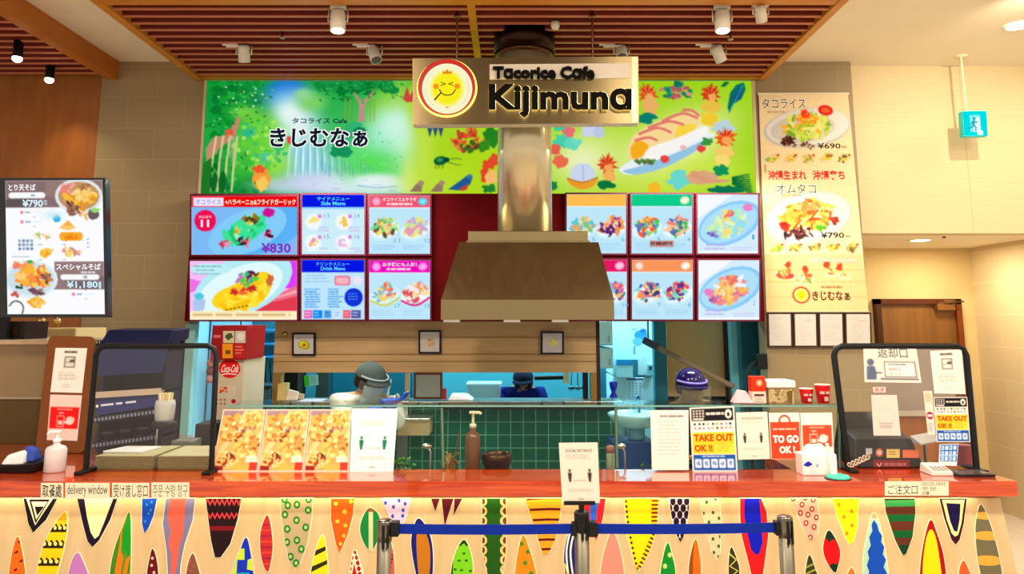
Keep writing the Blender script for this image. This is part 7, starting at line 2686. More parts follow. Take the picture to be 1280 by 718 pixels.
# framed food pictures on the wooden fascia
pfk = VPl(6.17)
pics = (((365, 416, 394, 445), 'small black framed picture of an avocado half', 0), ((523, 413, 551.5, 442.5), 'small black framed picture of sliced sausages', 1), ((676, 414.5, 705, 443.5), 'small black framed picture of a yellow lemon blossom', 2))
for (px0, py0, px1, py1), lb, k in pics:
    c = pfk((px0 + px1) / 2, (py0 + py1) / 2)
    t = thing('framed_picture', lb, 'framed picture', (c.x, 6.19, c.z), 'framed pictures on the wooden fascia')
    MB().slab(pfk, [(px0, py0), (px1, py0), (px1, py1), (px0, py1)], .025, (26, 14, 24), 'satin').build('frame', t, bevel=.003)

    def dp(p, k=k):
        if k == 0:
            p.Pg(smooth_loop([(10, 22), (16, 14), (26, 14), (36, 22), (34, 31), (24, 34), (13, 30)]), (150, 170, 20))
            p.O(22, 23, 10, 7.5, (236, 220, 50), .35)
            p.O(23, 24, 4.4, 3.8, (190, 90, 20))
            p.O(22, 23, 2, 1.6, (226, 130, 50))
        elif k == 1:
            for x, y in ((15, 26), (22, 20), (22, 28), (28, 18), (30, 26)):
                p.Bl(x, y, 4, 4, [(214, 160, 120), (230, 190, 150)][int(x) % 2], int(x + y), .2)
            p.Bl(20, 17, 4, 2, (120, 150, 60), 3, .4)
        else:
            p.heap(23, 22, 9, 8, [(226, 216, 80), (240, 232, 120), (206, 200, 60)], 16, .42, 4)
    card('print', None, None, [(px0 + 2.4, py0 + 2.4), (px1 - 2.4, py0 + 2.4), (px1 - 2.4, py1 - 2.4), (px0 + 2.4, py1 - 2.4)], dp, Plane((0, 6.169, 0), (0, -1, 0)), 44, 44, .001, (206, 196, 196), parent=t, cell=1.2)
X = at(356, 418, 6.19)
tag(MB().lathe((X.x, 6.2, X.z), [(.02, 0), (.02, .02), (.012, .024)], (206, 170, 90), 'metal', 14, (0, -1, 0)).build('round_hook'), 'small brass disc left of the avocado picture', 'hook')

# back kitchen: storage seen through the hatch
def kbox(name, label, cat, px0, px1, py0, py1, Y, depth, col, mat='satin', z0=None, bevel=.008, group=None):
    a, b = at(px0, (py0 + py1) / 2, Y), at(px1, (py0 + py1) / 2, Y)
    zt_, zb_ = at((px0 + px1) / 2, py0, Y).z, at((px0 + px1) / 2, py1, Y).z
    m = MB().box(a.x, b.x, Y, Y + depth, zb_ if z0 is None else z0, zt_, col, mat)
    o = m.build(name, bevel=bevel)
    return tag(o, label, cat, group)


o = kbox('storage_cabinet', 'tall dark teal cabinet behind the hatch, left of its middle post', 'cabinet', 413, 508, 450, 510, 8.2, .5, (16, 92, 112), 'satin', 0)
o = kbox('storage_cabinet', 'long pale teal cabinet in the back kitchen, right of the hatch post', 'cabinet', 552, 742, 455, 488, 8.5, .4, (70, 150, 170), 'satin', 0)
# cardboard and papers on the hatch counter
Y = 6.12
hz = hatch_z + .0005
def on_hatch(name, label, cat, px0, px1, py0, Yh, depth, col, mat='satin', bevel=.004, group=None):
    a, b = at(px0, 500, Yh), at(px1, 500, Yh)
    o = MB().box(a.x, b.x, Yh, Yh + depth, hz, at(px0, py0, Yh).z, col, mat).build(name, bevel=bevel)
    return tag(o, label, cat, group)


on_hatch('cardboard_box', 'small buff cardboard box on the hatch counter beside its left post', 'box', 346, 356, 480, 6.12, .12, (214, 180, 110), 'matte')
rnd = random.Random(2)
for k, (px, py, cc, lb) in enumerate(((363, 487, (226, 206, 190), 'white packet leaning behind the cardboard box'), (370, 492, (190, 170, 130), 'tan packet lying right of the cardboard box'), (360, 496, (150, 110, 70), 'brown packet lying in front of the white packet'))):
    a = at(px, 500, 6.14 + k * .05)
    h = at(px, py, 6.14).z - hz
    m = MB().hexa([(a.x - .04, 6.13 + k * .06, hz), (a.x + .05, 6.13 + k * .06, hz), (a.x + .05, 6.17 + k * .06, hz), (a.x - .04, 6.17 + k * .06, hz),
                   (a.x - .02, 6.14 + k * .06, hz + h), (a.x + .06, 6.14 + k * .06, hz + h * .75), (a.x + .06, 6.17 + k * .06, hz + h * .75), (a.x - .02, 6.17 + k * .06, hz + h)], cc, 'paper')
    tag(m.build('food_packet', bevel=.006), lb, 'packet', 'packets on the hatch counter')
# green and white memo card hung inside the hatch
Y = 6.9
pmm = VPl(Y)
card('memo_card', 'bright green and white memo card hanging inside the hatch', 'card', [(380, 470), (397, 468.5), (398, 481.5), (381, 484)],
     lambda p: (p.R(0, 0, 34, 60, (70, 230, 40)), p.R(34, 0, 100, 60, (190, 240, 246)), p.rows(42, 10, 92, 50, 3, (120, 200, 210), .3, 2)), pmm, 100, 60, .006, (220, 244, 240), cell=3)
a = at(389, 469, Y)
tag(MB().tube([(a.x, Y + .01, a.z), (a.x, Y + .01, 2.8)], .004, (150, 170, 170), 'metal', 6).build('hanging_wire'), 'thin wire holding the green and white memo card', 'wire')
tag(MB().box(at(395, 480, 7.6).x, at(412, 480, 7.6).x, 7.6, 7.75, 0, 1.9, (110, 150, 156), 'metal').build('steel_locker', bevel=.006), 'narrow pale steel locker behind the memo card', 'locker')
tag(MB().box(at(346, 480, 7.4).x, at(372, 480, 7.4).x, 7.4, 7.7, 0, 1.78, (50, 40, 34), 'matte').build('dark_locker', bevel=.006), 'dark brown locker inside the left end of the hatch', 'locker')
t_ = on_hatch('flat_tray', 'flat pinkish white tray on the left of the hatch counter', 'tray', 372, 402, 502.2, 6.07, .2, (240, 206, 220))
# framed menu stand, cloth, plastic tub on the hatch counter
pk2 = VPl(6.14)
c = pk2(537, 500)
t = thing('framed_board', 'grey board in a dark wooden frame standing on the hatch counter', 'board', (c.x, 6.15, hz))
MB().slab(pk2, [(517, 466), (553, 466), (553, 499.5), (517, 499.5)], .03, (92, 50, 20), 'satin').build('frame', t, bevel=.004)
MB().slab(VPl(6.137), [(520, 469), (550, 469), (550, 496.5), (520, 496.5)], .004, (134, 140, 132), 'satin').build('panel', t)
tag(MB().slab(VPl(6.16), [(553.5, 486), (557.5, 486), (558, 499.5), (553.5, 499.5)], .03, (190, 24, 40), 'satin').build('red_packet'), 'thin red packet beside the framed board', 'packet')
a, b = at(559, 496, 6.13), at(592, 496, 6.13)
m = MB().hexa([(a.x, 6.12, hz), (b.x, 6.12, hz), (b.x, 6.3, hz), (a.x, 6.3, hz), (a.x + .03, 6.14, hz + .04), (b.x - .06, 6.14, hz + .03), (b.x - .05, 6.28, hz + .045), (a.x + .03, 6.28, hz + .05)], (244, 240, 240), 'cloth')
tag(m.build('folded_cloth', bevel=.012), 'folded white cloth on the hatch counter right of the framed board', 'cloth')
a, b = at(585, 490, 6.75), at(624, 490, 6.75)
tz = at(600, 482, 6.75).z
t = thing('plastic_tub', 'translucent pale green plastic tub beyond the hatch counter', 'tub', ((a.x + b.x) / 2, 6.8, .95))
m = MB().hexa([(a.x + .0, 6.75, .96), (b.x, 6.75, .96), (b.x, 7.05, .96), (a.x, 7.05, .96), (a.x - .01, 6.74, tz), (b.x + .01, 6.74, tz), (b.x + .01, 7.06, tz), (a.x - .01, 7.06, tz)], (170, 214, 206), 'frosted')
m.build('body', t, bevel=.01)
MB().box(a.x - .02, b.x + .02, 6.73, 7.07, tz, tz + .012, (190, 226, 220), 'frosted').build('rim', t, bevel=.004)
tb = thing('prep_table', 'steel preparation table in the back kitchen beyond the hatch', 'table', (.2, 7.0, 0))
MB().box(-1.6, .95, 6.7, 7.2, .92, .958, mat='pass_steel').build('table_top', tb, bevel=.004)
for x in (-1.55, .88):
    for y in (6.74, 7.14):
        MB().box(x, x + .04, y, y + .04, 0, .92, (150, 156, 156), 'metal').build('leg', tb)
# dark rail with white socket, utensils at the right of the hatch
a, b = at(668, 473, 6.9), at(704, 472, 6.9)
t = thing('utensil_rail', 'black horizontal rail with a white holder at the right of the hatch', 'rail', ((a.x + b.x) / 2, 6.9, a.z))
MB().tube([a, b], .02, (16, 20, 30), 'satin', 10).build('rail_bar', t)
MB().box(b.x, b.x + .05, 6.87, 6.93, b.z - .05, b.z + .05, (226, 206, 170), 'satin').build('holder', t, bevel=.006)
MB().tube([(b.x + .02, 6.92, b.z + .04), (b.x + .02, 6.92, 2.8)], .008, (60, 80, 90), 'metal', 8).build('hanger', t)
for k, px in enumerate((715, 722, 729)):
    c = at(px, 468, 6.95)
    t = thing('hanging_ladle', ('ladle hanging right of the white rail holder', 'ladle hanging in the middle of the three at the hatch end', 'ladle hanging nearest the right hatch post')[k], 'ladle', (c.x, 6.95, c.z), 'ladles at the hatch end')
    MB().tube([(c.x, 6.95, c.z + .06), (c.x + .01 * (k - 1), 6.95, c.z - .10)], .006, (110, 150, 160), 'metal', 6).build('handle', t)
    MB().ball((c.x + .01 * (k - 1), 6.95, c.z - .12), (.03, .03, .022), (70, 110, 120), 'metal', 12, 6).build('bowl', t)
a, b = at(708, 464, 6.95), at(740, 464, 6.95)
tag(MB().tube([(a.x, 6.96, a.z + .02), (b.x, 6.96, a.z + .02)], .007, (90, 120, 130), 'metal', 8).build('ladle_bar'), 'thin steel bar the ladles hang from', 'bar')

# left doorway: drinks machine, hanging tools, shelf
YD = 5.35
pd_ = VPl(YD)
xa, xb = at(267, 470, YD).x, at(305, 470, YD).x
dm = thing('drink_dispenser', 'tall red and white drinks dispenser standing behind the black tube frame', 'drinks machine', ((xa + xb) / 2, YD + .2, 0))
zt_, zm_ = at(290, 449, YD).z, at(290, 407, YD).z
MB().box(xa, xb, YD, YD + .45, 0, zt_, (206, 196, 170), 'satin').build('body', dm, bevel=.008)
m = MB()
m.slab(VPl(YD - .03), [(266, 407), (309, 407), (306, 450), (262, 450)], .40, (150, 16, 26), 'satin')
p = Paint(m, VPl(YD - .03), 'satin')
p.R(279, 414, 293, 429, (206, 196, 150))
p.Bl(286, 421, 4.4, 4, (70, 80, 50), 2, .25)
p.R(294, 414, 307, 429, (206, 190, 180))
p.O(301, 421, 4.6, 5, (226, 214, 206))
p.R(278, 430, 291, 448, (236, 150, 30))
p.R(282, 438, 288, 443, (120, 70, 20))
p.R(292.5, 430, 306, 448, (190, 30, 30))
p.rows(294, 433, 304, 445, 3, (230, 140, 120), .35, 3)
p.rows(267, 419, 276, 424, 1, (226, 110, 120), .7, 4)
m.build('menu_panel', dm)
m = MB()
p = Paint(m, VPl(YD - .0005), 'satin')
p.O(287, 461, 13.5, 12, (226, 20, 24), 0, 28)
p.T('Coca-Cola', 275.5, 456, 297, 466, (252, 240, 236), .02, 3)
p.L([(277, 469), (284, 467.5), (296, 468.5)], 1.4, (250, 230, 226), True)
m.build('red_disc_logo', dm)
m = MB()
p = Paint(m, VPl(YD - .0005), 'satin')
p.R(268, 482, 295, 508, (212, 204, 184))
p.heap(280, 488, 8, 5, [(236, 100, 50), (206, 60, 40), (240, 170, 130)], 10, .4, 5)
p.O(292, 502, 3, 3, (180, 30, 40))
for k in range(6):
    p.O(271 + (k % 3) * 5, 500 + (k // 3) * 5, 1.6, 1.6, (170, 130, 70))
m.build('button_panel', dm)
m = MB()
for k in range(3):
    c = at(262 + 0, 455 + k * 10, YD - .03)
    m.ball((xa - .03, YD + .03, c.z), (.035, .03, .028), [(206, 130, 130), (130, 60, 70), (190, 150, 150)][k], 'satin', 12, 7)
m.build('cup_column', dm)
Y = 7.3
a, b = at(312, 452, Y), at(341, 452, Y)
rl = thing('tool_rail', 'steel rail of hanging kitchen tools at the left end of the hatch', 'rail', ((a.x + b.x) / 2, Y, a.z))
MB().tube([(a.x - .1, Y, a.z), (b.x + .1, Y, a.z)], .008, (90, 110, 120), 'metal', 8).build('rail_bar', rl)
MB().tube([(a.x - .1, Y, a.z), (a.x - .1, Y, 2.8)], .008, (90, 110, 120), 'metal', 8).build('hanger', rl)
MB().tube([(b.x + .1, Y, a.z), (b.x + .1, Y, 2.8)], .008, (90, 110, 120), 'metal', 8).build('hanger', rl)
for k, (px, cc) in enumerate(((315, (20, 26, 34)), (320, (190, 170, 110)), (325, (214, 206, 190)), (331, (16, 20, 28)), (337, (30, 30, 40)))):
    c = at(px, 452, Y - .02)
    m = MB().tube([(c.x, Y - .012, a.z), (c.x + .008 * (k - 2), Y - .012, a.z - .13 - .02 * (k % 2)), (c.x + .012 * (k - 2), Y - .012, a.z - .19 - .03 * (k % 3))], [.006, .009, .013], cc, 'satin', 8)
    tag(m.build('kitchen_tool'), ('black tool hanging at the left of the tool rail', 'brass-coloured tool hanging second on the tool rail', 'pale tool hanging in the middle of the tool rail', 'black tool hanging fourth on the tool rail', 'dark tool hanging nearest the left hatch post')[k], 'tool', 'tools on the rail')
for k, (y0, lb) in enumerate(((412, 'upper pale blue wall shelf in the left doorway'), (429, 'middle pale blue wall shelf in the left doorway'), (445, 'lower pale blue wall shelf in the left doorway'))):
    a, b = at(308, y0, 8.3), at(345, y0, 8.3)
    tag(MB().box(a.x, b.x, 8.2, 8.95, a.z - .02, a.z, (40, 120, 170), 'satin').build('wall_shelf', bevel=.004), lb, 'shelf', 'wall shelves in the left doorway')
a, b = at(240, 450, 8.6), at(300, 450, 8.6)
tag(MB().box(max(a.x, -3.33), b.x, 8.6, 8.95, 0, 2.35, (170, 206, 236), 'satin').build('tall_fridge', bevel=.01), 'tall pale blue fridge at the back of the left doorway', 'fridge')
a, b = at(318, 490, 7.0), at(340, 490, 7.0)
t = thing('steel_bin', 'grey steel container under the hanging tools', 'container', ((a.x + b.x) / 2, 7.1, 0))
MB().box(a.x, b.x, 6.95, 7.3, 0, at(330, 487, 6.95).z, (120, 140, 146), 'metal').build('body', t, bevel=.01)
MB().box(a.x - .01, b.x + .01, 6.94, 7.31, at(330, 487, 6.95).z, at(330, 482, 6.95).z, (40, 60, 70), 'satin').build('lid', t, bevel=.006)
# jamb at the left tiled wall, its cyan reflection put into the colour
a, b = at(229, 500, 6.1), at(241, 500, 6.1)
tag(MB().box(a.x, b.x, 6.05, 6.135, 0, at(235, 405, 6.05).z, (150, 206, 206), 'satin').build('steel_jamb', bevel=.004), 'steel jamb coloured with its turquoise reflection at the left of the kitchen opening', 'jamb')

# right doorway: fridge, wall boxes, teal pillar, steel cabinet, diagonal pipe
YF = 7.9
a, b = at(766, 450, YF), at(822, 450, YF)
fr = thing('kitchen_fridge', 'tall white-blue fridge with round blue stickers in the right doorway', 'fridge', ((a.x + b.x) / 2, YF + .3, 0))
zs_ = at(790, 470, YF).z
MB().box(a.x, b.x, YF, YF + .6, zs_, 2.2, (206, 236, 246), 'satin').build('upper_door', fr, bevel=.01)
MB().box(a.x, b.x, YF, YF + .6, 0.05, zs_ - .012, (200, 232, 244), 'satin').build('lower_door', fr, bevel=.01)
m = MB()
p = Paint(m, VPl(YF - .001), 'satin')
p.O(801, 419, 8, 6, (50, 150, 230))
p.O(797, 427, 6, 5, (110, 190, 236))
p.O(804, 414, 4, 3, (30, 120, 210))
p.R(790, 411, 795, 413, (120, 190, 220))
p.R(792, 433, 794, 443, (90, 160, 200))
m.build('blue_stickers', fr)['label'] = 'blue round stickers'
m = MB()
m.slab(VPl(YF - .012), [(809, 456), (817, 456), (817, 465), (809, 465)], .012, (150, 190, 200), 'satin')
m.slab(VPl(YF - .013), [(811, 458), (815, 458), (815, 463), (811, 463)], .002, (40, 70, 90), 'satin')
m.build('control_panel', fr)
MB().slab(VPl(YF - .02), [(806, 469), (816, 469), (816, 471), (806, 471)], .02, (90, 140, 160), 'satin').build('door_handle', fr)
a, b = at(745.5, 430, 7.3), at(766, 430, 7.3)
for k, (y0, y1, lb) in enumerate(((400, 432, 'upper white wall cabinet in the right doorway beside the wooden post'), (435, 461, 'lower white wall cabinet in the right doorway beside the wooden post'))):
    t = thing('wall_cabinet', lb, 'cabinet', ((a.x + b.x) / 2, 7.4, at(756, y1, 7.3).z), 'white wall cabinets')
    MB().box(a.x, b.x, 7.3, 7.9, at(756, y1, 7.3).z, at(756, y0, 7.3).z, (196, 230, 240), 'satin').build('body', t, bevel=.006)
    MB().box(a.x + .015, b.x - .015, 7.288, 7.299, at(756, y1, 7.3).z + .015, at(756, y0, 7.3).z - .015, (214, 240, 246), 'satin').build('door', t, bevel=.003)
    MB().box(b.x - .04, b.x - .03, 7.275, 7.288, at(756, y1, 7.3).z + .03, at(756, y1, 7.3).z + .09, (110, 170, 190), 'metal').build('handle', t)
# paper towel dispenser and fringe notice on the fridge
m = MB()
pq = VPl(YF - .06)
t = thing('towel_dispenser', 'white paper towel dispenser with a blue top fixed on the fridge', 'dispenser', tuple(pq(783, 465)))
MB().slab(pq, [(771, 452), (797, 452), (797, 472), (771, 472)], .055, (180, 226, 240), 'satin').build('body', t, bevel=.01)
MB().slab(VPl(YF - .064), [(771, 450), (791, 450), (791, 457), (771, 457)], .059, (30, 130, 190), 'satin').build('blue_top', t, bevel=.004)
MB().slab(VPl(YF - .062), [(791.5, 450), (797.5, 450), (797.5, 472), (791.5, 472)], .057, (50, 120, 150), 'satin').build('dark_side', t)
card('tear_off_notice', 'white notice with rows of dots and a dark top bar on the fridge', 'notice', [(783, 473), (804, 473), (804, 505), (783, 505)],
     lambda p: (p.R(0, 0, 84, 10, (80, 90, 170)), [p.R(12 + c * 18, 24 + r * 13, 18 + c * 18, 30 + r * 13, (120, 130, 190)) for r in range(6) for c in range(4)], p.R(4, 100, 80, 122, (190, 190, 240))), VPl(YF - .002), 84, 128, .002, (206, 236, 250), cell=2)
t = thing('blue_vase', 'deep blue waisted plastic bottle at the left of the right doorway', 'bottle', (at(767, 500, 6.5).x, 6.5, 0))
X = at(767, 500, 6.5).x
z0, z1 = at(767, 507, 6.5).z, at(767, 477, 6.5).z
h = z1 - z0
MB().lathe((X, 6.5, z0), [(.03, 0), (.04, h * .1), (.035, h * .35), (.016, h * .55), (.03, h * .75), (.036, h * .95), (.03, h)], (16, 40, 190), 'gloss', 18).build('body', t)
MB().box(X - .09, X + .09, 6.4, 6.6, 0, z0, (110, 170, 180), 'satin').build('plinth', t, bevel=.006)
tag(MB().box(at(818, 450, 6.9).x, at(834, 450, 6.9).x, 6.9, 7.0, 0, 2.8, (30, 110, 130), 'satin').build('teal_pillar', bevel=.006), 'teal pillar between the fridge and the beige steel cabinet', 'pillar')
a, b = at(834, 450, 7.0), at(906, 450, 7.0)
t = thing('steel_cabinet', 'tall beige steel cabinet behind the person in the purple cap', 'cabinet', ((a.x + b.x) / 2, 7.2, 0))
MB().box(a.x, b.x, 7.0, 7.6, at(870, 496, 7.0).z, 2.3, (206, 164, 108), 'satin').build('upper_front', t, bevel=.006)
MB().box(a.x, b.x, 7.02, 7.6, 0, at(870, 496, 7.0).z, (24, 30, 44), 'satin').build('lower_front', t, bevel=.006)
tag(MB().box(at(908, 450, 6.9).x, at(914, 450, 6.9).x, 6.9, 6.98, 0, 2.8, (24, 16, 14), 'satin').build('dark_post', bevel=.004), 'thin dark post at the right of the beige steel cabinet', 'post')
tag(MB().box(at(915, 450, 6.7).x, at(927, 450, 6.7).x, 6.7, 6.8, 0, 2.8, (120, 200, 214), 'satin').build('pale_post', bevel=.004), 'pale turquoise post right of the thin dark post', 'post')
tag(MB().box(at(927, 450, 6.6).x, 2.55, 6.6, 6.75, 0, 2.8, (30, 96, 110), 'satin').build('teal_partition', bevel=.004), 'dark teal partition at the right end of the kitchen opening', 'partition')
a, b = at(806, 426, 6.6), at(917, 484, 6.3)
t = thing('diagonal_pipe', 'grey-brown metal pipe sloping down over the purple cap', 'pipe', tuple(a))
MB().tube([a, b], .022, (136, 116, 94), 'satin', 12).build('pipe', t)
MB().tube([a - (b - a).normalized() * .01, a + (b - a).normalized() * .13], .032, (66, 70, 84), 'satin', 12).build('dark_sleeve', t)
MB().tube([a + Vector((.03, 0, 0)), (a.x + .03, 6.6, 2.8)], .008, (90, 130, 140), 'metal', 8).build('hanger', t)
MB().tube([b - Vector((.03, 0, 0)), (b.x - .03, b.y, 0)], .012, (100, 90, 80), 'metal', 8).build('support_leg', t)
c = at(952, 452, 6.15)
t = thing('black_hose', 'black hose curving down from a wall socket at the right of the opening', 'hose', (c.x, 6.15, c.z))
pts = smooth_line([(c.x - .01, 6.13, c.z), (c.x - .07, 6.12, c.z - .01), (c.x - .12, 6.1, c.z - .08), (c.x - .125, 6.1, c.z - .28), (c.x - .12, 6.1, 1.0), (c.x - .12, 6.1, .02)], 6)
MB().tube(pts, .014, (14, 22, 26), 'satin', 10).build('tube', t)
MB().box(c.x - .05, c.x + .03, 6.09, 6.14, c.z - .06, c.z + .06, (16, 20, 24), 'satin').build('socket', t, bevel=.006)
# hand basin behind the glass
X, Y = at(794, 520, 5.8).x, 5.75
t = thing('hand_basin', 'pale turquoise hand basin on a dark blue cabinet behind the counter glass', 'basin', (X, Y, 0))
zb_ = at(794, 516, 5.8).z
MB().lathe((X, Y, zb_ - .11), [(.05, 0), (.14, .03), (.20, .09), (.21, .11), (.195, .115), (.17, .09), (.10, .05), (.03, .04)], (170, 232, 240), 'gloss', 32).build('bowl', t)
MB().box(X - .20, X + .10, Y - .12, Y + .18, 0, zb_ - .18, (20, 60, 120), 'satin').build('cabinet', t, bevel=.008)
MB().lathe((X, Y, zb_ - .18), [(.06, 0), (.06, .08)], (130, 200, 214), 'satin', 16).build('pedestal', t)
MB().tube(smooth_line([(X + .05, Y + .17, zb_ - .18), (X + .05, Y + .17, zb_ + .07), (X + .03, Y + .14, zb_ + .10), (X + .02, Y + .08, zb_ + .05)], 5), .009, (60, 120, 150), 'metal', 8).build('tap', t)
for px, lb in ((758, 'pale turquoise pipe left of the hand basin, nearer the tiles'), (766, 'pale turquoise pipe left of the hand basin, nearer the basin')):
    X = at(px, 540, 6.3).x
    tag(MB().tube([(X + .19, 6.38, 0), (X + .19, 6.38, 1.08)], .018, (110, 200, 220), 'satin', 10).build('water_pipe'), lb, 'pipe', 'pipes beside the basin')
# ------------------------------------------------------------------ people
def skinned(name, joints, edges, col, mat, parent, sub=2, root=0):
    """One continuous tapered surface grown over a skeleton: JOINTS = {key: (position, radius)}."""
    keys = list(joints)
    off = Vector((0, 0, 0))
    q = parent
    while q is not None:
        off += Vector(q.location)
        q = q.parent
    me = bpy.data.meshes.new(name)
    me.from_pydata([tuple(Vector(joints[k][0]) - off) for k in keys], [(keys.index(a), keys.index(b)) for a, b in edges], [])
    o = bpy.data.objects.new(name, me)
    C.objects.link(o)
    o.parent = parent
    sm = o.modifiers.new('skin', 'SKIN')
    sm.use_smooth_shade = True
    for i, k in enumerate(keys):
        r = joints[k][1]
        sv = me.skin_vertices[0].data[i]
        sv.radius = r if isinstance(r, tuple) else (r, r)
        sv.use_root = (i == root)
    sb = o.modifiers.new('sub', 'SUBSURF')
    sb.levels = sb.render_levels = sub
    bpy.context.view_layer.update()
    ev = bpy.data.meshes.new_from_object(o.evaluated_get(bpy.context.evaluated_depsgraph_get()))
    vs = [v.co.copy() + off for v in ev.vertices]
    fs = [tuple(p.vertices) for p in ev.polygons]
    bpy.data.objects.remove(o)
    bpy.data.meshes.remove(me)
    bpy.data.meshes.remove(ev)
    m = MB()
    m.add(vs, fs, col, mat, True)
    return m


def basis(fwd, up=(0, 0, 1)):
    f = Vector(fwd).normalized()
    r = f.cross(Vector(up)).normalized()
    u = r.cross(f)
    return f, r, u


def hand(js, ed, wrist, d, side, pre, thumb_dir):
    """Palm, four bent fingers and a thumb added to skeleton JS/ED; D = direction of the hand, SIDE = across the palm."""
    d, side = Vector(d).normalized(), Vector(side).normalized()
    n = d.cross(side).normalized()
    p = Vector(wrist) + d * .05
    js[pre + 'palm'] = (p, (.030, .020))
    ed.append((pre + 'wrist', pre + 'palm'))
    for i, (s, ln) in enumerate(((-.030, .062), (-.010, .074), (.010, .070), (.030, .054))):
        a = p + d * .035 + side * s
        b = a + d * ln * .55 - n * .012
        c = b + d * ln * .38 - n * .028
        js[pre + 'k%d' % i] = (a, .0105)
        js[pre + 'm%d' % i] = (b, .0092)
        js[pre + 't%d' % i] = (c, .0078)
        ed += [(pre + 'palm', pre + 'k%d' % i), (pre + 'k%d' % i, pre + 'm%d' % i), (pre + 'm%d' % i, pre + 't%d' % i)]
    td = Vector(thumb_dir).normalized()
    a = Vector(wrist) + d * .03 + td * .03
    js[pre + 'h0'] = (a, .013)
    js[pre + 'h1'] = (a + td * .028 + d * .025, .011)
    js[pre + 'h2'] = (a + td * .034 + d * .052, .009)
    ed += [(pre + 'palm', pre + 'h0'), (pre + 'h0', pre + 'h1'), (pre + 'h1', pre + 'h2')]


